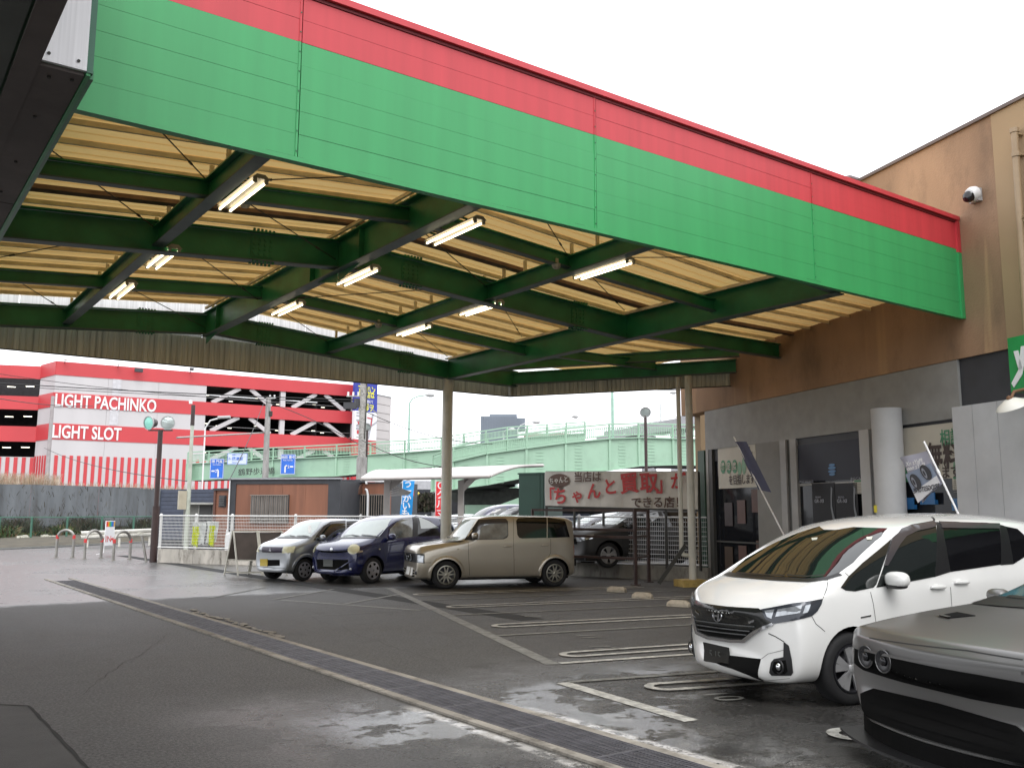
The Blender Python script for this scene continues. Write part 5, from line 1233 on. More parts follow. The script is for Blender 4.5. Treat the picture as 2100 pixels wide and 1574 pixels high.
sbox('corner_frame', mat('green_door_frame', (.02, .06, .035), .5), dx(1449), dx(1436), 0, 3.3, EB-.05, .2); sbox('frame_post', ALU, dx(1455), dx(1450), 0, 3.3, EB-.02, .12); sbox('frame_post', ALD, dx(1463), dx(1456), 0, 3.3, EB-.02, .1)
sbox('grey_panel', GPAN, dx(1604), dx(1553), 0, 3.3, EB-.0, .1); sbox('frame_post', ALU, dx(1617), dx(1605), 0, 3.3, EB-.04, .12); sbox('frame_post', ALD, dx(1622), dx(1618), 0, 3.3, EB, .12); sbox('frame_post', ALU, dx(1636), dx(1623), 0, 3.3, EB-.01, .1)
sbox('frame_post', PIL, dx(1791), dx(1771), 0, 3.3, EB-.05, .12); sbox('frame_post', ALD, dx(1803), dx(1792), 0, 3.3, EB+.02, .12)
q = ed(EB-.25, (dx(1803, EB-.25)+dx(1849, EB-.25))/2)
piece('round_pillar', PIL, shop, lambda b: b.tube([q, q+ZV*3.6], (dx(1803, EB-.25)-dx(1849, EB-.25))*.46, 28), smooth=True); piece('yellow_tag', mat('tag_yellow', (.7, .6, .02), .5), shop, lambda b: b.box(q-EV*.25+DV*.1+ZV*1.78, (.02, .09, .13), rz=RZ))
for p0, p1 in ((1990, 2032), (2033, 2085), (2086, 2180)): sbox('cladding_panel', PIL, dx(p1), dx(p0), 0, 3.45, EB-.28, .3)
sbox('mid_rail', ALU, dx(1772), dx(1636), 1.93+.35, 1.98+.35, EB+.03, .05); sbox('mid_rail', ALD, dx(1553), dx(1463), 1.0, 1.04, EB+.03, .05)
# posters behind/on the glass
PC = mat('poster_cream', (.50, .47, .40), .6, var=.04); PG = mat('poster_green', (.07, .24, .13), .6); PB = mat('poster_brown', (.06, .04, .035), .6); PLG = mat('poster_light_green', (.20, .36, .24), .6)
def poster(name, p0, p1, y0, y1, m, label, e=EB+.03):
    pm = (p0+p1)/2; z0, z1_ = onE(pm, y1, e)[1], onE(pm, y0, e)[1]; d0, d1 = dx(p1, e), dx(p0, e)
    r_ = empty(name, ed(e, (d0+d1)/2, z0), label, 'poster'); sbox('sheet', m, d0, d1, z0, z1_, e-.01, .01, r_)
    def tx_(s, px, y, sz, mm, sx=1, bold=.012): 
        d, z = onE(px, y, e); text(s, sz, mm, ed(e-.022, d, z), -DV, parent=r_, bold=bold, ext=.002, sx=sx)
    return r_, tx_, e
r_, tx_, e_ = poster('window_poster', 1475, 1553, 880, 1000, PC, 'cream window poster with green discs and brown characters behind the navy flag')
for px, y, ch in ((1484, 957, '満'), (1496, 957, '足'), (1508, 956, '度')):
    d, z = onE(px, y, e_); piece('disc', PG, r_, lambda b: b.prism([(math.cos(k*.45)*.115, math.sin(k*.45)*.165) for k in range(14)], ed(e_-.016, d, z), -DV, ZV, -EV*.003)); text(ch, .19, PC, ed(e_-.026, d, z), -DV, parent=r_, bold=.02, ext=.002)
for px, y, h in ((1518, 960, .16), (1527, 955, .2)):
    d, z = onE(px, y, e_); piece('green_figure', PLG, r_, lambda b: b.prism([(math.cos(k*.45)*.09, math.sin(k*.45)*h) for k in range(14)], ed(e_-.016, d, z), -DV, ZV, -EV*.003))
tx_('を目指します', 1522, 984, .26, PB, .72); tx_('し', 1541, 925, .24, PB, .8)
r_, tx_, e_ = poster('window_poster', 1850, 1987, 870, 982, PC, 'large cream window poster reading free of charge in big brown characters')
tx_('相談は', 1962, 897, .30, PG, .8); tx_('無料', 1936, 938, .50, PB, .78, .025); tx_('承ります', 1932, 970, .25, PB, .85)
piece('green_block', PG, r_, lambda b: b.box(ed(e_-.016, (dx(1848)+dx(1862))/2, onE(1855, 972, e_)[1]), (.004, .25, .28), rz=RZ))
d, z = onE(1977, 950, e_)
piece('green_figure', PLG, r_, lambda b: (b.prism([(-.17, -.36), (.12, -.36), (.12, .12), (.05, .2), (-.03, .12), (-.13, .0), (-.2, .05), (-.24, -.08), (-.12, -.14)], ed(e_-.016, d, z), -DV, ZV, -EV*.003), b.prism([(math.cos(k*.5)*.075+.06, math.sin(k*.5)*.085+.25) for k in range(12)], ed(e_-.016, d, z), -DV, ZV, -EV*.003), b.box(ed(e_-.018, d-.04, z+.31), (.004, .2, .05), rz=RZ)))
for (p0, p1, y0, y1, lb) in ((1955, 1985, 976, 1003, 'small printed price sheet taped under the large cream poster'), (1752, 1772, 983, 1012, 'small printed price sheet on the dark tyre window')):
    r_, tx_, e_ = poster('price_sheet', p0, p1, y0, y1, PC, lb, EB+.02)
    zt0, zt1 = onE(p0, y0, e_)[1], onE(p0, y1, e_)[1]; dm_ = (dx(p0, e_)+dx(p1, e_))/2; wd_ = abs(dx(p0, e_)-dx(p1, e_))
    piece('header_strip', PG, r_, lambda b: b.box(ed(e_-.016, dm_, zt0-.03), (.004, wd_*.8, .035), rz=RZ)); piece('print_line', GPAN, r_, lambda b: [b.box(ed(e_-.016, dm_, zt0-.09-k*.03), (.004, wd_*.85, .008), rz=RZ) for k in range(7)])
# dark tyre adverts
AD = mat('advert_black', (.012, .012, .014), .45, spec=.2); ADW = mat('advert_pale', (.25, .26, .30), .4); TYR = mat('advert_tyre', (.05, .05, .055), .4)
r_, tx_, e_ = poster('tyre_advert', 1640, 1770, 905, 984, mat('advert_navy', (.014, .015, .025), .4, spec=.2), 'dark tyre advert panel with faint lettering in the shop window', EB+.03)
tx_('REGNO', 1762, 982, .10, ADW, 1.3, 0); tx_('GREAT BALANCE', 1655, 987, .065, ADW, 1, 0)
piece('blue_disc', mat('dim_blue_glow', (.03, .14, .32), .4), r_, lambda b: [b.prism([(math.cos(k*.5)*w2, math.sin(k*.5)*.028) for k in range(12)], ed(e_-.016, dx(1707), onE(1707, y, e_)[1]), -DV, ZV, -EV*.003) for y, w2 in ((953, .10), (959, .13), (966, .13), (972, .10))])
for px in (1686, 1733):
    r_, tx_, e_ = poster('tyre_advert', px-20, px+26, 990, 1075, AD, 'black tyre advert reading GR-XII, %s one in the dark window' % ('left' if px < 1700 else 'right'), EB+.02)
    tx_('REGNO', px-6, 1019, .05, ADW, 1.1, 0); tx_('GR-XII', px-4, 1027, .10, ADW, 1.1, .01)
    piece('tyre_edge', mat('tyre_sheen', (.10, .11, .12), .3), r_, lambda b: b.prism([(.0, .34), (.05, .30), (.02, .12), (.01, -.05), (.05, -.2), (.10, -.38), (.03, -.38), (-.03, -.1), (-.02, .15)], ed(e_-.016, dx(px+18), onE(px, 1032, e_)[1]), -DV, ZV, -EV*.004))
# lower shelf cards in the first window
for px, y, m in ((1516, 1045, (.10, .05, .04)), (1490, 1050, (.035, .02, .02)), (1546, 1022, (.12, .05, .04)), (1516, 1138, (.12, .08, .08)), (1488, 1140, (.06, .035, .02)), (1552, 1128, (.12, .06, .05))):
    s_ = sbox('display_card', mat('card_%s' % 'abcdef'[int(px) % 6], m, .5), dx(px+8), dx(px-8), onE(px, y+28, EB)[1], onE(px, y-20, EB)[1], EB+.035, .01)
for px, y, s__ in ((1978, 1034, 30), (1868, 1032, 14), (1905, 1022, 22)):
    d, z = onE(px, y, EB); lb = {1978: 'blue tyre box label in the window nearest the wide pillar', 1868: 'blue box label in the window beside the round pillar', 1905: 'blue box label in the window behind the white flag'}[px]
    r_ = empty('display_box', ed(EB, d, z-.08), lb, 'box'); piece('carton', mat('label_blue', (.02, .12, .30), .4), r_, lambda b: b.box(ed(EB+.0, d, z-.06), (.07, s__/62, .08), rz=RZ)); piece('blue_face', mat('label_blue', (.02, .12, .30), .4), r_, lambda b: b.box(ed(EB-.03, d, z+.04), (.02, s__/62, .13), rz=RZ))
    if px == 1978: text('Playz', .11, ADW, ed(EB-.045, d, z+.05), -DV, parent=r_, bold=.01, ext=.002)
# green sign band with lamp at the right
sg = empty('shop_sign', ed(EB-.4, 9, 3.6), 'green shop sign band with a white character above the gooseneck lamp', 'sign')
d9, z9 = onE(2098, 778, EB-.5)
sbox('sign_face', mat('sign_green', (.015, .25, .06), .4), 4, onE(2072, 780, EB-.5)[0], onE(2085, 803, EB-.5)[1], 4.35, EB-.5, .25, sg)
piece('character_stroke', LW, sg, lambda b: (b.prism([(.02, .55), (.14, .55), (.0, .12), (-.16, -.05), (-.20, .02), (-.06, .2)], ed(EB-.505, d9, z9-.05), -DV, ZV, -EV*.01), b.prism([(-.12, .50), (-.04, .5), (.02, .2), (-.05, .2)], ed(EB-.505, d9, z9-.05), -DV, ZV, -EV*.01)))
dl, zl_ = onE(2076, 830, EB-.9)
lp = empty('gooseneck_lamp', ed(EB-.5, dl, zl_), 'round white enamel lamp shade on a rusty stub below the green sign', 'lamp')
piece('shade', mat('enamel_cream', (.68, .66, .60), .35, var=.05), lp, lambda b: b.lathe([(.02, .10), (.08, .09), (.20, .02), (.235, -.03), (.225, -.035), (.1, .03), (0, .05)], ed(EB-.9, dl, zl_), (-.35*EV.x, -.35*EV.y, .8), 28), smooth=True)
piece('stub', mat('rusty_stub', (.16, .08, .04), .7), lp, lambda b: b.tube([ed(EB-.93, dl, zl_+.07), ed(EB-.85, dl, zl_+.2), ed(EB-.4, dl, zl_+.3)], .022, 8)); piece('knob', mat('rusty_stub', 0), lp, lambda b: b.lathe([(0, .05), (.035, .03), (.04, 0), (.03, -.02)], ed(EB-.95, dl, zl_+.09), (0, 0, 1), 12), smooth=True)
# flags on slanted poles
def flag(pole0, pole1, e, c0, c1, c2, c3, m, label):
    def P3(q, ee): d, z = onE(q[0], q[1], ee); return ed(ee, d, z)
    p0_, p1_ = P3(pole0, e), P3(pole1, e); r_ = empty('slanted_flag', Vector((p0_.x, p0_.y, 0)), label, 'flag')
    dn = (p0_-p1_).normalized(); s = p0_.z/-dn.z if dn.z < 0 else 1
    piece('pole', WH, r_, lambda b: b.tube([p0_+dn*s, p0_, p1_], .016, 8)); piece('pole_joint', WH, r_, lambda b: b.tube([p0_.lerp(p1_, .52), p0_.lerp(p1_, .58)], .024, 8))
    piece('base', M_conc, r_, lambda b: b.box(p0_+dn*(s-.05), (.4, .4, .1), rz=RZ))
    A_, B_, C_, D_ = [P3(q, e) for q in (c0, c1, c2, c3)]
    b = MB(); N_, K_ = 12, 8; vs = []
    for i in range(N_+1):
        for j in range(K_+1): f, g_ = i/N_, j/K_; vs.append(A_.lerp(B_, g_).lerp(D_.lerp(C_, g_), f)+EV*(.03*math.sin(g_*6+f*2)+.015*math.sin(f*9))*g_)
    b.add(vs, [(i*(K_+1)+j, i*(K_+1)+j+1, (i+1)*(K_+1)+j+1, (i+1)*(K_+1)+j) for i in range(N_) for j in range(K_)]); b.build('cloth', m, r_, smooth=True)
    return r_, A_, B_, C_, D_
FLM = mat('flag_lilac', (.42, .42, .50), .65, var=.06, scale=3)
r_, A_, B_, C_, D_ = flag((1962, 1046), (1895, 905), 10.6, (1901, 924), (1846, 938), (1888, 1031), (1934, 990), FLM, 'pale flag with tyres printed on it and mirrored lettering, above the white car')
def fpt(x, y): return A_.lerp(B_, x).lerp(D_.lerp(C_, x), y)-EV*.05
fx = (B_-A_).normalized(); fy = (A_-D_).normalized()
def quad_(name, m, x0, x1, y0, y1):
    b = MB(); b.add([fpt(x0, y0), fpt(x1, y0), fpt(x1, y1), fpt(x0, y1)], [(0, 1, 2, 3)]); b.build(name, m, r_)
quad_('white_band', SW, .0, 1, .77, 1.0); quad_('sky_print', mat('flag_blue_grey', (.25, .30, .40), .6), .0, 1.0, .38, .77)
text('BRIDGESTONE', .105, mat('flag_dark', (.05, .05, .06), .5), fpt(.5, .885)-EV*.01, fx*-1, (fy-(-fx)*fy.dot(-fx)), parent=r_, bold=.02, ext=.001, sx=.82, mirror=True)
for s_, y in (('PlaYz nX', .22), ('PlaYz neo', .33)): text(s_, .10, LW, fpt(.5, y)-EV*.01, fx*-1, (fy-(-fx)*fy.dot(-fx)), parent=r_, bold=.02, ext=.001, mirror=True)
fn = fx.cross(fy).normalized()
for x, y in ((.72, .62), (.25, .56)):
    c = fpt(x, y)-EV*.012; piece('tyre_print', mat('flag_tyre', (.03, .03, .035), .5), r_, lambda b: b.prism([(math.cos(k*.4)*.10+.01, math.sin(k*.4)*.14) for k in range(16)], c, fx, fy, -EV*.002)); piece('rim_print', ADW, r_, lambda b: b.prism([(math.cos(k*.5)*.035+.04, math.sin(k*.5)*.095-.01) for k in range(12)], c-EV*.006, fx, fy, -EV*.002)); piece('rim_hub', mat('flag_tyre', 0), r_, lambda b: b.prism([(math.cos(k*.5)*.02+.04, math.sin(k*.5)*.05-.01) for k in range(12)], c-EV*.010, fx, fy, -EV*.002))
flag((1606, 1093), (1505, 895), 11.3, (1531, 905), (1508, 905), (1552, 1003), (1582, 1009), mat('flag_navy', (.02, .022, .07), .6, var=.2), 'narrow navy flag hanging slanted before the first shop window')
# ================================================================== VEHICLES
# car frame: x towards the rear (front axle at 0), y to the far side, z up
GLASS = mat('car_glass', (.010, .013, .012), .03, var=.05, spec=.9, ior=1.6); GLASSP = mat('sky_pale_windscreen', (.36, .43, .41), .05, var=.12, scale=2, spec=1, ior=1.8); GLASSD = mat('privacy_glass', (.006, .006, .007), .05, spec=.6)  # GLASSP: sky reflection put into the pale windscreen colour
TYRE = mat('tyre_rubber', (.012, .012, .013), .75, var=.2, scale=20); WELL = mat('wheel_well', (.006, .006, .006), .95, spec=.1); BLK = mat('black_trim', (.012, .012, .013), .35); GAP = mat('panel_gap', (.02, .02, .02), .8)
CHR = mat('chrome', (.65, .66, .68), .12, metal=1, var=.05); SIL = mat('alloy_silver', (.42, .42, .42), .28, metal=.75, var=.1); ALK = mat('dark_alloy', (.03, .03, .035), .35, metal=.5)
LENS = mat('lamp_lens', (.36, .38, .40), .06, metal=.55, var=.35, scale=14); LENSY = mat('yellowed_lens', (.62, .60, .40), .12, var=.15, scale=8, coat=.6); LENSD = mat('dark_lens', (.05, .055, .065), .05, metal=.3); REDL = mat('red_lens', (.35, .02, .02), .15); UND = mat('underbody', (.008, .008, .008), .9)
def cage(st):
    V, F = [], []
    for s in st:
        x, zb_, wb, wm, zm, ws, zs, wt, zt, zc, bow = s[:11]; xt = s[11] if len(s) > 11 else 0
        z6 = zs+.03+max(.02, (zt-zs-.03)*.80); w6 = ws+(wt-ws)*.72
        half = [(0, zb_, 0), (wb*.72, zb_, 0), (wb, zb_+.05, 0), (wm, zm, 0), (ws, zs-.05, 0), (ws-.012, zs+.02, 0), (w6, z6, xt), (wt-.02, zt, xt), (wt*.6, zt+(zc-zt)*.72, xt), (0, zc, xt)]
        W_ = max(wm, ws, .3)
        ring = []
        for y, z, xo in half: ring.append((x+xo+bow*(y/W_)**2, -y, z))
        for y, z, xo in half[-2:0:-1]: ring.append((x+xo+bow*(y/W_)**2, y, z))
        V += ring
    n = 18
    for i in range(len(st)-1):
        for k in range(n): F.append((i*n+k, i*n+(k+1) % n, (i+1)*n+(k+1) % n, (i+1)*n+k))
    for i, rev in ((0, False), (len(st)-1, True)):
        b0 = i*n
        for k in range(9):
            a, c, d, e = b0+k, b0+k+1, b0+(n-k-1) % n, b0+(n-k) % n
            q = [a, c, d, e]
            q = list(dict.fromkeys(q))
            if len(q) >= 3: F.append(tuple(q[::-1] if rev else q))
    return V, F
class Car:
    def __init__(s, name, label, cat, st, paint, wb_, rw, aw, track, lvl=2, group=None, cr=None, pl=None):
        s.root = empty(name, (0, 0, 0), label, cat, group); s.pl = pl; s.wb = wb_; s.paint = paint; s.rw = rw; s.lvl = lvl
        V, F = cage(st); me = bpy.data.meshes.new('body'); me.from_pydata(V, [], F); me.materials.append(paint); me.materials.append(WELL)
        bm = bmesh.new(); bm.from_mesh(me); bmesh.ops.recalc_face_normals(bm, faces=bm.faces)
        if cr:                                   # cr: {'ring': {station: w}, 'line': {point: w}}
            cl = bm.edges.layers.float.new('crease_edge')
            for e in bm.edges:
                i, j = sorted(v.index for v in e.verts); si, sj, ki, kj = i//18, j//18, i % 18, j % 18
                if si == sj: e[cl] = cr.get('ring', {}).get(si, 0)
                elif ki == kj: e[cl] = cr.get('line', {}).get(min(ki, 18-ki), 0)
        bm.to_mesh(me); bm.free()
        o = bpy.data.objects.new('body', me); COL.objects.link(o); md = o.modifiers.new('s', 'SUBSURF'); md.levels = lvl+1; md.render_levels = lvl+1
        dg = bpy.context.evaluated_depsgraph_get(); me2 = bpy.data.meshes.new_from_object(o.evaluated_get(dg))
        bm = bmesh.new(); bm.from_mesh(me2); s.bvh = BVHTree.FromBMesh(bm)
        bm.free()
        o.modifiers.clear(); o.data = me2
        # cut the wheel arches
        if aw:
            cm = MB()
            for x in (0, wb_):
                for sg in (-1, 1):
                    cm.tube([(x, sg*(track-.28), rw), (x, sg*(track+.6), rw)], aw, 40)
            cme = cm.mesh('cut', WELL); co = bpy.data.objects.new('cut', cme); COL.objects.link(co)
            bo = o.modifiers.new('b', 'BOOLEAN'); bo.object = co; bo.operation = 'DIFFERENCE'; bo.solver = 'EXACT'
            try: bo.material_mode = 'TRANSFER'
            except Exception: pass
            dg = bpy.context.evaluated_depsgraph_get(); me3 = bpy.data.meshes.new_from_object(o.evaluated_get(dg)); o.modifiers.clear(); o.data = me3; bpy.data.objects.remove(co)
        me = o.data; bm = bmesh.new(); bm.from_mesh(me)
        for f in bm.faces: f.smooth = True
        for e in bm.edges:
            if len(e.link_faces) == 2 and e.calc_face_angle(0) > R(38): e.smooth = False
        bm.to_mesh(me); bm.free(); me.name = 'body'
        o.parent = s.root; s.body = o; s.track = track
    def hit(s, th, u, z, vert=False):
        if th == 'top': vert = True; th = 0
        d = Vector((math.cos(R(th)), math.sin(R(th)), 0)); uv = Vector((math.sin(R(th)), -math.cos(R(th)), 0))
        o = uv*u+Vector((0, 0, z))-d*8
        if vert: o = Vector((u, z, 8)); d = Vector((0, 0, -1))
        l, n, i, t = s.bvh.ray_cast(o, d)
        if l is None: l, n, i, t = s.bvh.find_nearest(o+d*(7 if not vert else 6.8))
        if n.dot(d) > 0: n = -n
        return l, n
    def poly(s, pts, th, closed=True):
        if th == 'top': return [(p[0], p[1]) for p in pts]
        return [(p[0]*math.sin(R(th))-p[1]*math.cos(R(th)), p[2]) for p in pts]
    def decal(s, name, m, pts, th=90, off=.005, thick=.012, both=True, fine=.035, parent=None, two=False, only_far=False, push=0):
        """pts: (x, z) for the side, (y, z) for the front (th 0), (x,y,z) for corners, (x,y) for the top"""
        if th == 'top': P = [(p[0], p[1]) for p in pts]
        elif len(pts[0]) == 3: P = s.poly(pts, th)
        elif th == 0: P = [(-p[0], p[1]) for p in pts]
        elif th == 180: P = [(p[0], p[1]) for p in pts]
        else: P = list(pts)
        bm = bmesh.new(); vs = [bm.verts.new((p[0], p[1], 0)) for p in P]; bm.faces.new(vs)
        bmesh.ops.triangulate(bm, faces=bm.faces[:])
        for _ in range(4):
            es = [e for e in bm.edges if e.calc_length() > fine*1.5]
            if not es: break
            bmesh.ops.subdivide_edges(bm, edges=es, cuts=1, use_grid_fill=False); bmesh.ops.triangulate(bm, faces=[f for f in bm.faces if len(f.verts) > 3])
        bm.verts.ensure_lookup_table(); bm.verts.index_update()
        T, B = [], []
        for v in bm.verts:
            l, n = s.hit(th, v.co.x, v.co.y, th == 'top'); T.append(l+n*off); B.append(l-n*thick)
        N_ = len(T); F = [tuple(v.index for v in f.verts) for f in bm.faces]; BE = [(e.verts[0].index, e.verts[1].index) for e in bm.edges if e.is_boundary]; bm.free()
        out_ = []
        for sg in ((1, -1) if both else (1,)):
            if only_far and sg == 1: continue
            b = MB(); vv = [Vector((p.x, p.y*sg, p.z)) for p in T+B]; b.add(vv, F+[(a, c, c+N_, a+N_) for a, c in BE]); o = b.build(name, m, parent or s.root, smooth=True, local=True)
            out_.append(o)
        return out_
    def px(s, pts):
        """points of the bodywork seen in the survey photograph at these pixels, in the car's own frame"""
        e, d, z, da = s.pl; Mi = (Matrix.Translation(ed(e, d, z)) @ Matrix.Rotation(RZ+da, 4, 'Z')).inverted(); o = Mi @ Vector((0, 0, CAM_H)); res = []; last = 9
        for p in pts:
            dr = (Mi.to_3x3() @ ray(*p)).normalized(); l, n, i, t = s.bvh.ray_cast(o, dr)
            if l is None: l, n, i, t = s.bvh.find_nearest(o+dr*last)
            else: last = (l-o).length
            if n.dot(dr) > 0: n = -n
            res.append((l, n))
        return res
    def decal_px(s, name, m, pts, th=None, **k):
        h = s.px(pts)
        if th is None: n = sum((q[1] for q in h), Vector()); th = math.degrees(math.atan2(-n.y, -n.x))
        return s.decal(name, m, [(l.x, l.y, l.z) for l, n in h], th, **k)
    def gap_px(s, pts, th=None, **k):
        h = s.px(pts)
        if th is None: n = sum((q[1] for q in h), Vector()); th = math.degrees(math.atan2(-n.y, -n.x))
        s.gap([(l.x, l.y, l.z) for l, n in h], th, **k)
    def gap(s, pts, th=90, wd=.007, both=True, name='panel_gap', m=None, off=.0015):
        P = [Vector((p[0], p[1])) if len(p) == 2 else Vector(s.poly([p], th)[0]) for p in pts]
        if th == 0 and len(pts[0]) == 2: P = [Vector((-p[0], p[1])) for p in pts]
        Q = []
        for a, c in zip(P, P[1:]):
            n = max(2, int((c-a).length/.05))
            for k in range(n): Q.append(a.lerp(c, k/n))
        Q.append(P[-1]); L_ = []
        for i, q in enumerate(Q):
            t = (Q[min(i+1, len(Q)-1)]-Q[max(i-1, 0)]).normalized(); nn = Vector((-t.y, t.x))*wd/2
            for e in (q-nn, q+nn): l, n = s.hit(th, e.x, e.y, th == 'top'); L_.append(l+n*off)
        for sg in ((1, -1) if both else (1,)):
            b = MB(); b.add([Vector((p.x, p.y*sg, p.z)) for p in L_], [(2*i, 2*i+1, 2*i+3, 2*i+2) for i in range(len(Q)-1)]); b.build(name, m or GAP, s.root, smooth=True, local=True)
    def part(s, name, m, fn, smooth=False, parent=None):
        b = MB(); fn(b); return b.build(name, m, parent or s.root, smooth=smooth, local=True)
    def wheels(s, style, rim, m=SIL, face=None, axles=(0,), both=True):
        for x in (0, s.wb):
            for sg in (-1, 1):
                c = Vector((x, sg*s.track, s.rw)); ax = Vector((0, sg, 0)); r = s.rw; t = .19
                w_ = s.part('wheel', TYRE, lambda b: b.lathe([(rim, -.03), (rim+.012, -.004), (r*.82, .004), (r*.93, -.004), (r*.985, -.022), (r, -.05), (r, -t+.02), (r*.95, -t), (rim, -t)], c, ax, 40), True)
                s.part('rim', m, lambda b: (b.lathe([(rim+.004, -.02), (rim+.004, -.002), (rim-.012, .0), (rim-.022, -.02), (rim-.03, -.11)], c, ax, 40)), True, w_)
                s.part('brake_disc', ALK, lambda b: b.lathe([(0, -.085), (rim-.028, -.085)], c, ax, 24), True, w_)
                if sg == 1 and s.lvl < 2: continue
                u = Vector((1, 0, 0)); v = Vector((0, 0, 1)); n = ax
                if style == 'cover5' or style == 'cover7':
                    k_ = 6 if style == 'cover5' else 7; holes = []
                    s.part('hub_cap', m, lambda b: b.lathe([(0, .012), (rim*.3, .010), (rim*.62, .0), (rim*.95, -.006), (rim, -.012)], c, ax, 40), True, w_)
                    for k in range(k_):
                        a = 2*math.pi*k/k_+.3; da = .22 if style == 'cover7' else .27; r0, r1 = rim*.58, rim*.86
                        P = [(math.cos(a+q*da*f)*rr, math.sin(a+q*da*f)*rr) for rr, q, f in ((r0, -1, .75), (r0, 1, .75), (r1, 1, 1), (r1, 0, 1), (r1, -1, 1))]
                        s.part('vent_hole', WELL, lambda b: b.prism(P, c+n*.0035, u, v, n*.004), False, w_)
                    s.part('hub', CHR, lambda b: b.lathe([(0, .02), (rim*.12, .018), (rim*.14, .008)], c, ax, 16), True, w_)
                else:
                    n_ = {'twin': 5, 'thin': 5, 'five': 5}[style]
                    for k in range(n_):
                        for q in ((-1, 1) if style != 'five' else (0,)):
                            a0 = 2*math.pi*k/n_+math.pi/2; d0, d1, w0, w1 = {'twin': (.12, .17, .030, .070), 'thin': (.20, .20, .022, .018), 'five': (0, 0, .05, .06)}[style]
                            a_in, a_out = a0+q*d0*1.3, a0+q*d1*1.25
                            p0_ = Vector((math.cos(a_in), math.sin(a_in)))*rim*.16; p1_ = Vector((math.cos(a_out), math.sin(a_out)))*rim*.93; tt_ = (p1_-p0_).normalized(); s_ = Vector((-tt_.y, tt_.x))
                            if style == 'twin': w0, w1 = .016, .036
                            P = [p0_-s_*w0, p0_+s_*w0, p1_+s_*w1/(1 if style != 'thin' else 2), p1_-s_*w1/(1 if style != 'thin' else 2)]
                            s.part('spoke', face or m, lambda b: b.prism([(p.x, p.y) for p in P], c-n*.028, u, v, n*.022), False, w_)
                    s.part('hub', face or m, lambda b: b.lathe([(0, .0), (rim*.16, -.002), (rim*.22, -.012), (rim*.24, -.04)], c, ax, 20), True, w_)
                    s.part('wheel_nut', ALK, lambda b: [b.tube([c+u*math.cos(k*1.257+.5)*rim*.30+v*math.sin(k*1.257+.5)*rim*.30-n*.05, c+u*math.cos(k*1.257+.5)*rim*.30+v*math.sin(k*1.257+.5)*rim*.30-n*.02], .011, 6) for k in range(5)], False, w_)
    def under(s, x0, x1, w_, h=.2):
        s.part('underbody', UND, lambda b: b.box(((x0+x1)/2, 0, h+.04), (x1-x0, w_*2, .12)))
    def mirror(s, x, y, z, m, dims=(.07, .11, .075), dark=True):
        for sg in (-1, 1):
            mm_ = s.part('door_mirror', m, lambda b: blob(b, (x, sg*(y+.10), z), dims, .75), True)
            s.part('mirror_base', BLK, lambda b: (b.span((x+.02, sg*(y-.03), z-.07), (x, sg*(y+.05), z-.055), .05, .035), blob(b, (x+.0, sg*(y+.09), z-.055), (dims[0]*.85, dims[1]*.9, .03), .8)), True, mm_)
            s.part('mirror_glass', CHR, lambda b: b.box((x+dims[0]*.9, sg*(y+.10), z), (.004, dims[1]*1.1, dims[2]*1.0)), False, mm_)
    def handle_px(s, p, m, ln=.17):
        l = s.px([p])[0][0]; s.handle(l.x, l.z, m, ln)
    def handle(s, x, z, m, ln=.17):
        l, n = s.hit(90, x, z)
        for sg in (-1, 1):
            cup = s.part('handle_cup', s.paint, lambda b: blob(b, (x-.01, sg*(abs(l.y)-.012), z), (.055, .014, .038), 1), True)
            s.part('door_handle', m, lambda b: blob(b, (x, sg*(abs(l.y)+.022), z), (ln/2, .013, .016), .6), True); s.part('handle_pivot', m, lambda b: b.span((x-ln*.4, sg*(abs(l.y)-.01), z), (x-ln*.4, sg*(abs(l.y)+.022), z), .03, .024))
    def flare(s, x, r0, r1, m, off=.018):
        vs = []; K = 26
        for k in range(K+1):
            a = R(-16)+R(212)*k/K
            for q, o in ((r0, -.01), (r0, off), (r0+(r1-r0)*.5, off), (r1, off*.5), (r1+.012, .0)):
                l, n = s.hit(90, x+math.cos(a)*q, max(.21, s.rw+math.sin(a)*q)); vs.append(l+n*o)
        for sg in (-1, 1):
            b = MB(); b.add([Vector((p.x, p.y*sg, p.z)) for p in vs], [(k*5+j, k*5+j+1, (k+1)*5+j+1, (k+1)*5+j) for k in range(K) for j in range(4)]); b.build('wheel_arch_lip', m, s.root, smooth=True, local=True)
    def place(s, e=None, d=None, z=0, da=0):
        if e is None: e, d, z, da = s.pl
        p = ed(e, d, z); s.root.location = p; s.root.rotation_euler = (0, 0, RZ+da)
def blob(b, c, dm, e=1.0, n=14, m_=8):
    vs = []; sp = lambda v, q: math.copysign(abs(v)**q, v)
    for i in range(m_+1):
        f = -math.pi/2+math.pi*i/m_
        for k in range(n):
            t = 2*math.pi*k/n; vs.append((c[0]+dm[0]*sp(math.cos(f), e)*sp(math.cos(t), e), c[1]+dm[1]*sp(math.cos(f), e)*sp(math.sin(t), e), c[2]+dm[2]*sp(math.sin(f), e)))
    b.add(vs, [(i*n+k, i*n+(k+1) % n, (i+1)*n+(k+1) % n, (i+1)*n+k) for i in range(m_) for k in range(n)])
def paint(name, c, metal=0, rough=.28, coat=1, dirt=0):
    return mat(name, c, rough, metal=metal, var=.04, scale=1.2, coat=coat, dirt=dirt)
def sym(P): return P+[(-p[0], p[1]) for p in P[::-1]]

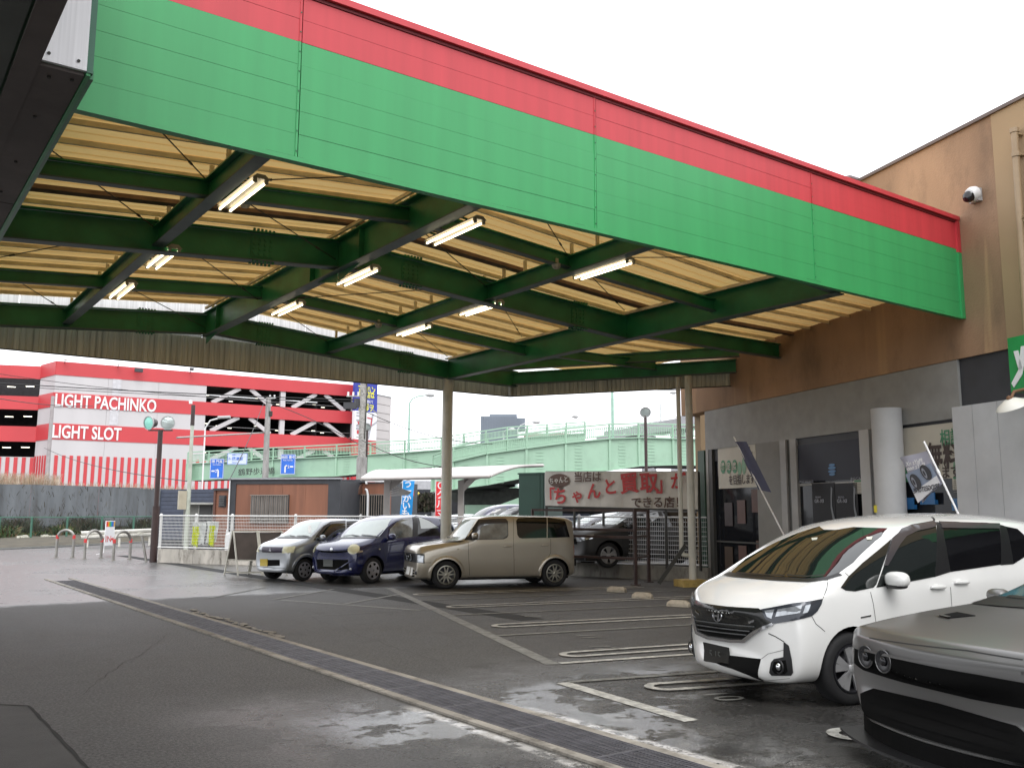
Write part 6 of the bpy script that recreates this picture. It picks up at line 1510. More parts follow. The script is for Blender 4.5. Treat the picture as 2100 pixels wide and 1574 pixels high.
# ---------------------------------------------------------------- white compact minivan
PW = paint('pearl_white_paint', (.74, .74, .72), 0, .25)
fr = Car('parked_car', 'white compact minivan with a black grille, nearest whole car at the right', 'car', [
    (-.86, .30, .36, .46, .42, .46, .62, .36, .74, .76, .10), (-.84, .22, .56, .66, .42, .62, .68, .48, .80, .825, .17), (-.76, .19, .70, .78, .44, .74, .76, .58, .87, .895, .17),
    (-.66, .18, .79, .835, .46, .80, .83, .64, .93, .955, .09), (-.52, .18, .81, .85, .5, .82, .90, .67, .99, 1.02, .05), (-.34, .18, .82, .85, .5, .825, .94, .70, 1.05, 1.085, .06),
    (-.17, .18, .82, .85, .52, .83, .955, .78, 1.13, 1.20, .10), (.14, .18, .82, .85, .52, .835, .97, .745, 1.31, 1.39, .12), (.52, .18, .82, .85, .52, .84, .99, .71, 1.475, 1.56, .10),
    (.92, .18, .82, .85, .52, .845, 1.01, .695, 1.57, 1.655, .04), (1.7, .18, .82, .85, .52, .845, 1.03, .69, 1.615, 1.70, 0), (2.4, .18, .82, .85, .52, .845, 1.06, .68, 1.60, 1.69, 0),
    (2.95, .19, .81, .85, .52, .84, 1.09, .58, 1.565, 1.63, -.03), (3.22, .22, .79, .83, .52, .81, 1.10, .55, 1.49, 1.54, -.08), (3.38, .30, .72, .78, .52, .76, 1.05, .50, 1.3, 1.34, -.10), (3.43, .36, .6, .68, .52, .66, .98, .45, 1.15, 1.18, -.12)],
    PW, 2.74, .315, .37, .81, 2, cr={'line': {5: .25, 7: .3}}, pl=(5.38, 7.87, 0, R(6)))
fr.decal_px('windscreen', GLASS, [(1500, 1172), (1530, 1145), (1583, 1106), (1634, 1080), (1681, 1079), (1690, 1086), (1715, 1086.5), (1750, 1080.5), (1820, 1083), (1808, 1099), (1782, 1121), (1750, 1153), (1721, 1174), (1697, 1182), (1664, 1186), (1600, 1183), (1506, 1176)], 0, off=.004, both=False, fine=.06)
fr.gap_px([(1490, 1176), (1506, 1179), (1600, 1187), (1664, 1190), (1697, 1186), (1722, 1177)], 0, wd=.03, both=False, name='cowl_panel', m=BLK, off=.008)
fr.decal_px('quarter_light', GLASS, [(1724, 1204), (1740, 1181), (1768, 1154), (1800, 1128), (1827, 1105), (1820, 1130), (1809, 1161), (1797, 1197), (1791, 1204), (1753, 1212), (1734, 1210)], 90)
fr.decal_px('side_window', GLASS, [(1829, 1103), (1848, 1087), (1870, 1079), (1914, 1071), (1920, 1089), (1917, 1182), (1870, 1191), (1830, 1199), (1797, 1204), (1812, 1161), (1822, 1129)], 90)
fr.decal_px('window_visor', mat('smoke_visor', (.05, .045, .048), .15, spec=.8), [(1828, 1104), (1848, 1086), (1870, 1078), (1915, 1070), (1917, 1081), (1880, 1089), (1857, 1100), (1843, 1117), (1818, 1160), (1812, 1159), (1821, 1128)], 90, off=.02, thick=.008)
fr.decal_px('window_pillar', BLK, [(1915, 1070), (1927, 1071), (1935, 1097), (1948, 1172), (1917, 1182), (1920, 1089)], 90, off=.006)
fr.decal_px('side_window', GLASSD, [(1927, 1072), (2047, 1075), (2052, 1157), (1949, 1172), (1935, 1097)], 90)
fr.decal_px('window_visor', mat('smoke_visor', 0), [(1925, 1071), (2048, 1074), (2049, 1084), (1930, 1083)], 90, off=.018, thick=.008)
fr.decal_px('window_pillar', BLK, [(2048, 1075), (2062, 1079), (2072, 1120), (2078, 1156), (2052, 1158)], 90, off=.006)
fr.decal_px('side_window', GLASSD, [(2062, 1079), (2086, 1084), (2099, 1096), (2110, 1118), (2100, 1142), (2078, 1156), (2072, 1120)], 90)
fr.decal('rear_window', GLASSD, [(-.5, 1.48), (.5, 1.48), (.6, 1.12), (-.6, 1.12)], 180, .003, both=False)
for g_ in ([(1785, 1213), (1791, 1238), (1798, 1290)], [(1949, 1203), (1951, 1230), (1953, 1255)], [(1665, 1263), (1673, 1278), (1692, 1294)], [(1697, 1187), (1696, 1205), (1688, 1226)], [(1915, 1069), (1912, 1060)], [(1733, 1174), (1741, 1181)]): fr.gap_px(g_, 90 if g_[0][0] > 1700 else None, wd=.006)
fr.gap([(.345, .30), (.36, .235), (1.0, .23), (2.4, .235)], 90, .007)
GRB = mat('gloss_black_grille', (.014, .015, .014), .16, spec=.5)
fr.decal_px('grille_panel', GRB, [(1420, 1240), (1430, 1230), (1442, 1236), (1494, 1243.5), (1556, 1247), (1565, 1252), (1586, 1277), (1575, 1283), (1546, 1295), (1525, 1312), (1500, 1312), (1455, 1305), (1434, 1295), (1426, 1265), (1421, 1256)], 0, off=.007, both=False, fine=.03)
fr.decal_px('grille_opening', WELL, [(1430, 1276), (1545, 1291), (1524, 1309), (1455, 1302), (1436, 1293)], 0, off=.011, thick=.003, both=False, fine=.03)
for (xa, ya), (xb, yb) in (((1432, 1280), (1540, 1293)), ((1434, 1289), (1534, 1301)), ((1428, 1270), (1550, 1283))): fr.gap_px([(xa, ya), ((xa+xb)/2, (ya+yb)/2+1.0), (xb, yb)], 0, wd=.012, both=False, name='grille_bar', m=mat('grille_chrome_dark', (.25, .26, .27), .2, metal=.8), off=.018)
fr.decal_px('chrome_trim', CHR, [(1425, 1262), (1433, 1294), (1455, 1304), (1500, 1311), (1524, 1310.5), (1546, 1293), (1584, 1276), (1588, 1280), (1551, 1300), (1529, 1317), (1500, 1317), (1452, 1310), (1429, 1299), (1420, 1262)], 0, off=.016, both=False, fine=.025)
fr.decal_px('headlamp', LENSD, [(1561, 1249), (1624, 1237), (1687, 1227), (1684, 1238), (1676, 1252), (1665, 1262), (1588, 1278), (1570, 1268)], off=.008, thick=.015, fine=.03)
fr.decal_px('lamp_reflector', LENS, [(1569, 1252), (1589, 1249), (1583, 1268), (1574, 1264)], off=.013, thick=.003, fine=.03)
fr.decal_px('lamp_reflector', LENS, [(1596, 1249), (1645, 1241), (1640, 1256), (1591, 1264)], off=.013, thick=.003, fine=.03)
fr.decal_px('lamp_reflector', LENS, [(1651, 1241), (1662, 1238), (1655, 1255), (1645, 1257)], off=.013, thick=.003, fine=.03)
fr.decal_px('lamp_strip', CHR, [(1537, 1273), (1548, 1269), (1549, 1273), (1538, 1277)], off=.016, thick=.003, fine=.03)
fr.decal_px('lower_grille', WELL, [(1413, 1326), (1480, 1341), (1561, 1350), (1556, 1388), (1565, 1398), (1520, 1391), (1470, 1381), (1417, 1367)], 0, off=.009, both=False, fine=.03)
fr.decal_px('number_plate', mat('dim_plate', (.016, .016, .015), .6, spec=.15), [(1446, 1316), (1495, 1327), (1496, 1363), (1448, 1355)], 0, off=.025, both=False)
fr.decal_px('bumper_slot', BLK, [(1608, 1315), (1618, 1323), (1624, 1350), (1627, 1378), (1623, 1384), (1583, 1384), (1578, 1378), (1582, 1357), (1588, 1350), (1607, 1346)], off=.008, fine=.025)
fr.decal_px('fog_surround', WELL, [(1588, 1356), (1612, 1352), (1616, 1375), (1610, 1381), (1590, 1380), (1584, 1372)], off=.012, thick=.003, fine=.025)
fr.gap_px([(1576, 1298), (1590, 1304), (1608, 1315)], wd=.008); fr.gap_px([(1562, 1350), (1575, 1340), (1607, 1332)], wd=.006, m=mat('panel_crease', (.25, .25, .24), .5)); fr.gap_px([(1558, 1388), (1570, 1398), (1620, 1390)], wd=.005, m=mat('panel_crease', 0))
lf = fr.px([(1599, 1366)])[0][0]
for sg in (-1, 1): fr.part('fog_lamp', CHR, lambda b: blob(b, (lf.x-.012, sg*(abs(lf.y)+.004), lf.z), (.028, .028, .036), 1), True); fr.part('fog_ring', BLK, lambda b: b.tube([(lf.x-.012, sg*(abs(lf.y)+.004)+math.cos(k*.524)*.055, lf.z+math.sin(k*.524)*.055) for k in range(12)], .008, 6, closed=True), True)
le = fr.px([(1475, 1261)])[0][0]; ex = le.x-.03
def hlogo(b):
    for sg in (-1, 1): b.span((ex, le.y+sg*.026, le.z-.042), (ex, le.y+sg*.042, le.z+.042), .018, .016, upv=(1, 0, 0))
    b.span((ex, le.y-.03, le.z-.004), (ex, le.y+.03, le.z-.004), .018, .016)
    b.tube([(ex+.006, le.y+math.cos(a)*.068*(1+.12*math.sin(a)), le.z+math.sin(a)*.056) for a in [k*.3927 for k in range(16)]], .006, 6, closed=True)
fr.part('emblem', CHR, hlogo)
l2 = fr.px([(1472, 1342)])[0][0]
tm_ = text_mesh('5 15', .10, .01, .001); tm_.transform(Matrix(((0, 0, -1, l2.x-.032), (-1, 0, 0, l2.y), (0, 1, 0, l2.z), (0, 0, 0, 1)))); tm_.materials.append(mat('dim_green_print', (.045, .05, .045), .6)); link('lettering', tm_, fr.root, True)
fr.wheels('twin', .205, ALK, mat('machined_alloy', (.62, .62, .63), .3, metal=.7)); fr.mirror(.45, .84, 1.085, PW, (.075, .12, .072)); fr.handle_px((1922, 1203), PW, .19); fr.handle_px((1970, 1193), PW, .19)
fr.decal_px('side_badge', mat('dim_chrome', (.3, .3, .3), .25, metal=.9), [(1765, 1264), (1786, 1260), (1786, 1263), (1765, 1267)], 90); fr.under(-.3, 3.3, .62)
fr.decal_px('inspection_sticker', mat('sticker_pale', (.6, .6, .5), .5), [(1665, 1104), (1677, 1103), (1675, 1107), (1666, 1108)], 0, off=.010, both=False); fr.decal_px('inspection_sticker', mat('sticker_pale', 0), [(1777, 1102), (1790, 1101), (1787, 1107), (1778, 1107)], 0, off=.010, both=False)
fr.gap_px([(1512, 1176), (1560, 1180), (1610, 1182)], 0, wd=.012, both=False, name='wiper', m=BLK, off=.016); fr.gap_px([(1615, 1181), (1655, 1184), (1690, 1181)], 0, wd=.012, both=False, name='wiper', m=BLK, off=.016)
fr.place()

# ---------------------------------------------------------------- dark grey muscle coupe, nose only in view but built whole
PD = paint('wet_dark_grey_paint', (.115, .113, .11), .45, .45)
PD.node_tree.nodes['Principled BSDF'].inputs['Coat Roughness'].default_value = .22
ch = Car('parked_car', 'dark grey wet coupe with a blunt nose, cut off by the right edge', 'car', [
    (-.95, .34, .60, .70, .44, .68, .54, .60, .60, .61, .14), (-.955, .26, .70, .83, .46, .82, .62, .70, .70, .71, .18), (-.95, .24, .74, .89, .50, .88, .72, .76, .80, .805, .20),
    (-.90, .22, .80, .93, .52, .92, .80, .80, .862, .875, .20), (-.6, .20, .84, .95, .54, .94, .85, .80, .905, .93, .14), (-.2, .20, .86, .955, .56, .945, .89, .80, .95, .975, .06), (.15, .20, .87, .96, .56, .945, .925, .79, .985, 1.01, .02),
    (.40, .20, .87, .96, .56, .945, .935, .77, 1.02, 1.045, .08), (.80, .20, .87, .96, .56, .94, .95, .68, 1.22, 1.25, .14), (1.25, .20, .87, .96, .56, .94, .96, .62, 1.38, 1.42, .08), (1.9, .2, .87, .96, .56, .94, .97, .60, 1.40, 1.45, 0),
    (2.5, .2, .87, .96, .56, .95, .99, .58, 1.32, 1.37, 0), (3.1, .2, .87, .96, .56, .95, 1.0, .62, 1.12, 1.15, -.04), (3.7, .24, .85, .95, .56, .93, .99, .7, 1.03, 1.05, -.08), (4.0, .3, .8, .9, .6, .89, .93, .7, 1.0, 1.01, -.12), (4.06, .4, .7, .82, .6, .8, .85, .6, .9, .91, -.14)],
    PD, 2.95, .36, .42, .87, 2, cr={'ring': {2: .55, 3: .55}, 'line': {2: .3, 4: .3, 5: .55, 7: .5}}, pl=(5.28, 4.96, 0, 0))
RT_ = [(1755, 1326), (1799, 1339), (1878, 1356), (1983, 1368), (2098, 1381)]; RB_ = [(1754, 1358), (1773, 1373), (1851, 1397), (1957, 1419), (2098, 1439)]
hT = [q[0] for q in ch.px(RT_)]; hB = [q[0] for q in ch.px(RB_)]
uT = [(l.y, l.z) for l in hT if l.y > .12]; uB = [(l.y, l.z) for l in hB if l.y > .12]
ch.decal('grille_recess', WELL, uT+[(-y, z) for y, z in uT[::-1]]+[(-y, z) for y, z in uB]+uB[::-1], 0, .010, .02, both=False, fine=.03)
ch.gap_px([(1754, 1324), (1799, 1337), (1878, 1354), (1983, 1366), (2098, 1379)], 0, wd=.018, name='hood_lip', m=PD, off=.020, both=False)
for q, rr in (((1780, 1345), .074), ((1816, 1355), .074)):
    l3 = ch.px([q])[0][0]
    for sg in (1,):
        c = Vector((l3.x-.016, sg*l3.y, l3.z))
        h_ = ch.part('headlamp', mat('smoked_lamp', (.012, .012, .014), .25), lambda b: b.lathe([(0, -.004), (.03, -.002), (.055, .006), (rr, .004), (rr, -.02)], c, (-1, 0, 0), 28), True)
        if sg == 1: ch.part('lamp_ring', mat('lamp_ring_metal', (.16, .16, .16), .3, metal=.9), lambda b: b.tube([c+Vector((-.004, math.cos(a)*rr, math.sin(a)*rr)) for a in [k*.2618 for k in range(24)]], .004, 6, closed=True), True, h_); ch.part('bulb_lens', mat('smoked_lamp', 0), lambda b: blob(b, c+Vector((-.006, 0, 0)), (.012, .03, .03), 1), True, h_)
ch.decal('lower_intake', WELL, [(-.60, .46), (-.74, .40), (-.70, .27), (.70, .27), (.74, .40), (.60, .46), (0, .475)], 0, .010, .02, both=False, fine=.03)
for z in (.42, .37, .32): ch.gap([(-.62, z), (0, z+.005), (.62, z)], 0, .006, False, 'intake_bar', WELL, .018)
ch.gap_px([(1783, 1307), (1851, 1318), (1983, 1333), (2098, 1352)], 0, wd=.007, both=False); ch.gap([(-.86, -.76), (-.3, -.80), (.25, -.80)], 'top', .008)
ch.decal('hood_scoop', WELL, [(-.30, -.50), (-.14, -.50), (-.20, -.27), (-.36, -.34)], 'top', .005, .01); ch.gap([(-.37, -.33), (-.31, -.51)], 'top', .03, True, 'scoop_lip', PD, .016)
sp_ = []
for k in range(17): a = -1+2*k/16; sp_.append((-1.06+.22*abs(a)**2.2, a*.95))
ch.part('front_splitter', BLK, lambda b: b.prism(sp_+[(-.55, .93), (-.55, -.93)], (0, 0, .115), (1, 0, 0), (0, 1, 0), (0, 0, .018)), False); ch.part('splitter_support', WELL, lambda b: b.prism([(p[0]+.12, p[1]*.88) for p in sp_]+[(-.5, .78), (-.5, -.78)], (0, 0, .133), (1, 0, 0), (0, 1, 0), (0, 0, .11)), False)
ch.gap([(-.74, .262), (0, .255), (.74, .262)], 0, .012, False, 'trim_strip', mat('dim_chrome', 0), .010)
ch.decal('windscreen', mat('tinted_windscreen', (.03, .10, .12), .04, var=.4, scale=4, spec=1, ior=1.6), sym([(-.57, 1.36), (-.66, 1.15), (-.73, 1.05), (-.3, 1.065), (0, 1.07)]), 0, .004, .01, both=False)
ch.gap([(-.76, 1.02), (0, 1.045), (.76, 1.02)], 0, .05, False, 'cowl_panel', BLK, .008); ch.decal('side_window', GLASS, [(.65, 1.0), (1.15, 1.27), (1.8, 1.34), (2.3, 1.30), (2.5, 1.03)], 90, off=.003)
ch.gap([(-.7, 1.04), (0, 1.06), (.6, 1.05)], 0, .014, False, 'wiper', BLK, .016)
ch.gap([(.45, .25), (.5, .9)], 90); ch.wheels('five', .25, ALK); lm = ch.px([(2047, 1216)])[0][0]; ch.mirror(.78, .93, 1.02, PD, (.075, .085, .058)); ch.under(-.7, 3.8, .8); ch.part('side_marker', REDL, lambda b: b.box((-.62, -.93, .62), (.12, .02, .04)))
ch.place()

# ---------------------------------------------------------------- gold boxy car
PC_ = paint('champagne_paint', (.40, .365, .30), .55, .30, dirt=.03)
cb = Car('parked_car', 'champagne gold boxy car with dark rear windows, in front of the cream column', 'car', [
    (-.73, .30, .50, .60, .42, .62, .60, .56, .70, .71, .05), (-.725, .22, .68, .76, .44, .74, .68, .66, .84, .86, .07), (-.66, .20, .77, .82, .46, .80, .78, .71, .93, .95, .08), (-.45, .19, .79, .835, .5, .82, .84, .73, .975, .995, .04),
    (-.05, .19, .80, .838, .5, .825, .92, .75, 1.02, 1.045, .02), (.20, .19, .80, .838, .5, .83, .97, .765, 1.065, 1.09, .10), (.34, .19, .80, .838, .5, .83, 1.0, .765, 1.12, 1.15, .16), (.52, .19, .80, .838, .5, .83, 1.02, .75, 1.38, 1.42, .14), (.68, .19, .80, .838, .5, .83, 1.03, .74, 1.555, 1.585, .10), (.90, .19, .80, .838, .5, .83, 1.03, .735, 1.605, 1.635, .04),
    (1.6, .19, .80, .838, .5, .83, 1.04, .735, 1.615, 1.65, 0), (2.6, .19, .80, .838, .5, .83, 1.05, .73, 1.605, 1.64, 0), (2.98, .20, .80, .835, .5, .825, 1.05, .72, 1.58, 1.61, -.02), (3.10, .24, .78, .82, .5, .81, 1.0, .69, 1.5, 1.53, -.03), (3.16, .30, .72, .79, .5, .77, .95, .66, 1.40, 1.42, -.05)],
    PC_, 2.60, .312, .355, .80, 2, cr={'ring': {1: .4, 2: .3, 8: .3, 13: .55}, 'line': {2: .4, 5: .25, 6: .2, 7: .5}}, pl=(5.12, 21.27, 0, 0))
cb.decal_px('windscreen', GLASSP, [(918.5, 1107), (950, 1065), (977, 1065), (949, 1107)], 0, both=False, off=.004, fine=.06)
cb.gap_px([(914, 1110), (930, 1110), (949, 1110)], 0, wd=.03, both=False, name='cowl_panel', m=BLK, off=.008)
cb.decal_px('pillar_trim', BLK, [(952, 1107), (981, 1065), (1030, 1062.5), (1037, 1063), (1041.5, 1068), (1042.5, 1097), (1040, 1102), (1033, 1105)], 90)
cb.decal_px('side_window', mat('car_glass_clear', (.14, .17, .18), .05, var=.7, scale=3.5, spec=1, ior=1.7), [(977, 1092), (991, 1073), (1038, 1071), (1040.5, 1075), (1041, 1097), (1031, 1103.5), (977, 1105)], 90, off=.009, thick=.003)
cb.decal_px('window_visor', mat('smoke_visor', 0), [(981, 1072), (986, 1066), (1034, 1064), (1040, 1070), (1036, 1072), (993, 1074), (984, 1085), (979, 1087)], 90, off=.022, thick=.008)
cb.decal_px('side_window', GLASSD, [(1058.5, 1067), (1063, 1061.5), (1120.4, 1060), (1121, 1102), (1071.5, 1103.5), (1065, 1102), (1061, 1096)], 90)
cb.decal_px('rear_quarter_window', GLASSD, [(1123, 1060.5), (1163, 1060.5), (1166, 1064), (1168.5, 1100.6), (1123, 1102.4)], 90)
cb.decal('rear_window', GLASSD, [(-.68, 1.5), (.3, 1.5), (.3, 1.15), (-.68, 1.15)], 180, .003, both=False)
for g_ in ([(960, 1110), (961, 1140), (963, 1183)], [(1052.5, 1062), (1053.3, 1120), (1054.3, 1179)], [(1129.4, 1104), (1129.4, 1133), (1124, 1142), (1113, 1148)], [(872, 1153), (884, 1153)], [(985, 1059), (1050, 1058), (1160, 1057.5)]): cb.gap_px(g_, 90, wd=.008)
cb.gap([(.5, .25), (1.5, .24), (2.2, .25)], 90, .008)
cb.decal_px('rub_strip', PC_, [(964, 1148.5), (1051, 1145.5), (1051, 1149), (964, 1152)], 90, off=.016, thick=.006); cb.decal_px('rub_strip', PC_, [(1056, 1145.3), (1106, 1143.3), (1106, 1146.5), (1056, 1148.8)], 90, off=.016, thick=.006)
cb.flare(0, .352, .41, PC_, .022); cb.flare(2.6, .352, .41, PC_, .022)
cb.decal_px('lamp_panel', BLK, [(841, 1133), (856, 1134), (871, 1135.5), (871, 1154.5), (856, 1153), (841, 1150.5)], off=.007, fine=.025); cb.decal('lamp_panel', BLK, sym([(-.50, .79), (-.50, .60)]), 0, .005, .01, both=False)
cb.decal_px('headlamp', LENS, [(857, 1137), (868.5, 1138), (868, 1153), (857, 1152)], off=.013, thick=.004, fine=.025); cb.decal_px('headlamp', LENS, [(841.5, 1135), (844.5, 1135.3), (844.5, 1149.5), (841.5, 1149)], off=.014, thick=.004, fine=.025)
cb.decal('grille', WELL, sym([(-.40, .76), (-.40, .63)]), 0, .008, .008, both=False); l4, _ = cb.hit(0, 0, .7); cb.part('emblem', CHR, lambda b: blob(b, (l4.x-.02, 0, .70), (.012, .05, .045), 1), True)
cb.decal('number_plate', mat('plate_white', (.62, .62, .60), .5), [(-.17, .46), (.17, .46), (.17, .29), (-.17, .29)], 0, .016, .01, both=False); cb.decal('number_plate_edge', mat('plate_white', 0), [(-.745, -.30, .46), (-.74, -.46, .46), (-.74, -.46, .29), (-.745, -.30, .29)], 10, .014, .01, both=False)
for y in (1167.5, 1173, 1178.5): cb.decal_px('bumper_slot', WELL, [(845, y), (850, y+.4), (850, y+3.4), (845, y+3)], off=.007, thick=.004, fine=.03)
l5 = cb.px([(853.5, 1174)])[0][0]
for sg in (-1, 1): cb.part('fog_lamp', LENSD, lambda b: blob(b, (l5.x, sg*abs(l5.y), l5.z), (.03, .03, .045), 1), True)
cb.wheels('thin', .205, mat('dull_gold_alloy', (.36, .35, .30), .3, metal=.8)); cb.mirror(.62, .83, 1.18, PC_, (.075, .10, .07)); cb.handle_px((1040, 1119.6), PC_, .19); cb.handle_px((1117, 1117.4), PC_, .19); cb.part('side_repeater', mat('repeater', (.3, .27, .2), .3), lambda b: [blob(b, (.26, sg*.838, .885), (.025, .008, .012), 1) for sg in (-1, 1)], True)
cb.decal('tail_lamp', REDL, [(3.06, .95), (3.14, .95), (3.15, .65), (3.10, .65)], 90, .004, .01)
cb.gap([(-.6, 1.12), (-.1, 1.13)], 0, .012, False, 'wiper', BLK, .014); cb.gap([(.0, 1.12), (.5, 1.12)], 0, .012, False, 'wiper', BLK, .014); cb.under(-.3, 3.0, .6)
cb.place()

# ---------------------------------------------------------------- blue tall wagon
PBL = paint('deep_blue_paint', (.006, .010, .070), .2, .25)
def ovals(c, y, z, ry, rz, th, m, name='headlamp', off=.008, tilt=0):
    P = []
    for k in range(20):
        a = k*math.pi/10; du, dz = math.cos(a)*ry, math.sin(a)*rz; P.append((y+du*math.cos(tilt)-dz*math.sin(tilt), z+du*math.sin(tilt)+dz*math.cos(tilt)))
    return P
bl = Car('parked_car', 'deep blue tall wagon with pale oval headlamps, between the silver and the gold car', 'car', [
    (-.76, .30, .40, .50, .42, .50, .62, .42, .74, .75, .10), (-.75, .22, .60, .70, .44, .68, .68, .54, .80, .82, .15), (-.66, .20, .74, .80, .46, .77, .77, .60, .90, .915, .12), (-.40, .19, .79, .84, .5, .81, .86, .65, .975, .995, .06),
    (-.05, .19, .81, .847, .5, .825, .93, .70, 1.045, 1.075, .06), (.18, .19, .81, .847, .5, .83, .96, .71, 1.15, 1.19, .10), (.45, .19, .81, .847, .5, .835, .98, .69, 1.33, 1.38, .12), (.78, .19, .81, .847, .5, .835, 1.0, .665, 1.50, 1.55, .10), (1.1, .19, .81, .847, .5, .84, 1.01, .66, 1.575, 1.635, .04),
    (1.7, .19, .81, .847, .5, .84, 1.02, .655, 1.60, 1.665, 0), (2.6, .19, .81, .847, .5, .84, 1.03, .65, 1.58, 1.64, 0), (3.1, .2, .8, .84, .5, .82, 1.04, .63, 1.5, 1.55, -.05), (3.28, .26, .76, .8, .5, .78, 1.0, .6, 1.36, 1.4, -.06), (3.34, .34, .68, .74, .5, .72, .95, .55, 1.2, 1.23, -.08)],
    PBL, 2.70, .31, .355, .805, 2, cr={'line': {5: .2, 7: .3}}, pl=(3.38, 23.29, 0, R(35)))
bl.decal_px('windscreen', GLASSP, [(700, 1101), (718, 1083), (741, 1063), (805, 1063), (795, 1079), (778, 1099), (740, 1098.5)], 0, both=False, off=.004, fine=.06)
bl.gap_px([(697, 1103), (740, 1101.5), (779, 1102)], 0, wd=.03, both=False, name='cowl_panel', m=BLK, off=.008)
bl.decal_px('side_window', mat('car_glass_clear', 0), [(797, 1105), (800, 1084), (813, 1070), (828, 1063), (844, 1060.5), (846, 1100)], 90); bl.decal_px('window_pillar', BLK, [(845, 1060), (853, 1058.5), (856, 1099), (846, 1100.5)], 90, off=.007)
bl.decal_px('side_window', GLASSD, [(852, 1057.5), (903, 1055.5), (906, 1098), (855, 1099)], 90); bl.decal_px('sun_screen', GLASSP, [(857, 1059.5), (898, 1057.5), (900, 1082), (863, 1083.5)], 90, off=.009, thick=.003)
bl.decal('side_window', GLASSD, [(2.54, 1.53), (2.95, 1.47), (3.05, 1.2), (2.56, 1.11)], 90, .003)
for g_ in ([(.40, .24), (.38, .55), (.30, .98)], [(1.53, 1.06), (1.55, .6), (1.54, .24)], [(2.52, 1.08), (2.5, .8), (2.34, .72)]): bl.gap(g_, 90, .007)
bl.decal_px('headlamp', LENSY, [(725.5+12.4*math.cos(k*.3142)*math.cos(.35)+9.6*math.sin(k*.3142)*math.sin(.35), 1125.7-12.4*math.cos(k*.3142)*math.sin(.35)+9.6*math.sin(k*.3142)*math.cos(.35)) for k in range(20)], off=.012, fine=.03)
bl.decal_px('turn_signal', mat('amber_clear', (.45, .38, .28), .3), [(737, 1128), (744, 1128), (744, 1131), (734, 1133)], off=.008, fine=.03)
bl.decal_px('grille', WELL, [(658, 1128), (685, 1129), (714, 1128), (713, 1131.5), (685, 1132.5), (658, 1131.5)], 0, both=False, off=.006, fine=.03); lq = bl.px([(680.5, 1126)])[0][0]; bl.part('emblem', CHR, lambda b: blob(b, (lq.x-.012, lq.y, lq.z), (.012, .055, .045), 1), True)
bl.decal_px('lower_grille', WELL, [(649, 1146), (714, 1147), (716, 1166), (700, 1168), (651, 1166)], 0, both=False, off=.006, fine=.03); bl.decal_px('number_plate', mat('dim_plate_green', (.055, .06, .055), .5), [(664, 1146), (683, 1146.5), (683, 1161.5), (664, 1161)], 0, both=False, off=.02); bl.gap_px([(644, 1174), (680, 1177), (725, 1176)], 0, wd=.02, both=False, name='front_lip', m=PBL, off=.03)
l6 = bl.px([(719.5, 1166.5)])[0][0]
for sg in (-1, 1): bl.part('fog_lamp', LENS, lambda b: blob(b, (l6.x, sg*abs(l6.y), l6.z), (.03, .035, .035), 1), True)
bl.wheels('cover5', .205, mat('hubcap_silver', (.36, .35, .37), .35, metal=.55)); bl.mirror(.48, .84, 1.10, PBL, (.075, .10, .085)); bl.handle(1.38, .93, PBL); bl.handle(1.80, .945, PBL); bl.under(-.3, 3.1, .6); bl.part('side_repeater', LENSY, lambda b: [blob(b, (.16, sg*.845, .81), (.03, .008, .015), 1) for sg in (-1, 1)], True)
bl.gap_px([(704, 1099), (722, 1097), (737, 1099)], 0, wd=.016, both=False, name='wiper', m=BLK, off=.016); bl.gap_px([(742, 1097), (758, 1098), (774, 1100)], 0, wd=.016, both=False, name='wiper', m=BLK, off=.016)
bl.place()

# ---------------------------------------------------------------- silver kei wagon
PS = paint('silver_paint', (.30, .315, .33), .7, .30)
ek = Car('parked_car', 'small silver wagon with a yellow number plate, leftmost of the parked cars', 'car', [
    (-.60, .30, .40, .50, .42, .50, .60, .46, .70, .71, .06), (-.595, .22, .58, .66, .44, .64, .66, .54, .78, .80, .08), (-.52, .20, .66, .71, .46, .70, .74, .58, .875, .89, .08), (-.30, .19, .70, .735, .5, .715, .82, .61, .95, .965, .04),
    (-.02, .19, .70, .737, .5, .72, .90, .63, 1.01, 1.035, .06), (.18, .19, .70, .737, .5, .722, .93, .63, 1.13, 1.17, .10), (.42, .19, .70, .737, .5, .725, .95, .60, 1.31, 1.35, .12), (.66, .19, .70, .737, .5, .725, .97, .575, 1.44, 1.48, .08), (.95, .19, .70, .737, .5, .725, .98, .565, 1.49, 1.535, .03),
    (1.6, .19, .70, .737, .5, .725, .99, .56, 1.505, 1.55, 0), (2.3, .19, .70, .737, .5, .72, 1.0, .55, 1.48, 1.52, 0), (2.6, .2, .69, .72, .5, .71, 1.0, .53, 1.4, 1.44, -.04), (2.74, .26, .64, .68, .5, .67, .95, .5, 1.28, 1.3, -.05), (2.79, .34, .56, .6, .5, .6, .9, .45, 1.12, 1.14, -.06)],
    PS, 2.34, .275, .32, .70, 2, cr={'ring': {1: .25, 12: .35}, 'line': {2: .3, 5: .3, 7: .4}}, pl=(1.97, 24.45, 0, R(32)))
ek.decal_px('windscreen', GLASSP, [(573, 1100), (594, 1083), (618, 1068), (662, 1068.5), (651, 1083), (635, 1099)], 0, both=False, off=.004, fine=.06); ek.gap_px([(570, 1102), (600, 1102), (636, 1102)], 0, wd=.03, both=False, name='cowl_panel', m=BLK, off=.008)
ek.decal_px('side_window', GLASS, [(643, 1107), (652, 1094), (665, 1079), (678, 1070.5), (707, 1068), (708, 1106)], 90); ek.decal_px('window_visor', mat('smoke_visor', 0), [(648, 1098), (663, 1079), (677, 1069.5), (708, 1067), (708, 1071), (680, 1074), (668, 1082), (654, 1099)], 90, off=.016, thick=.008); ek.decal_px('side_window', GLASSD, [(711, 1068.5), (738, 1067), (740, 1104), (712, 1106)], 90)
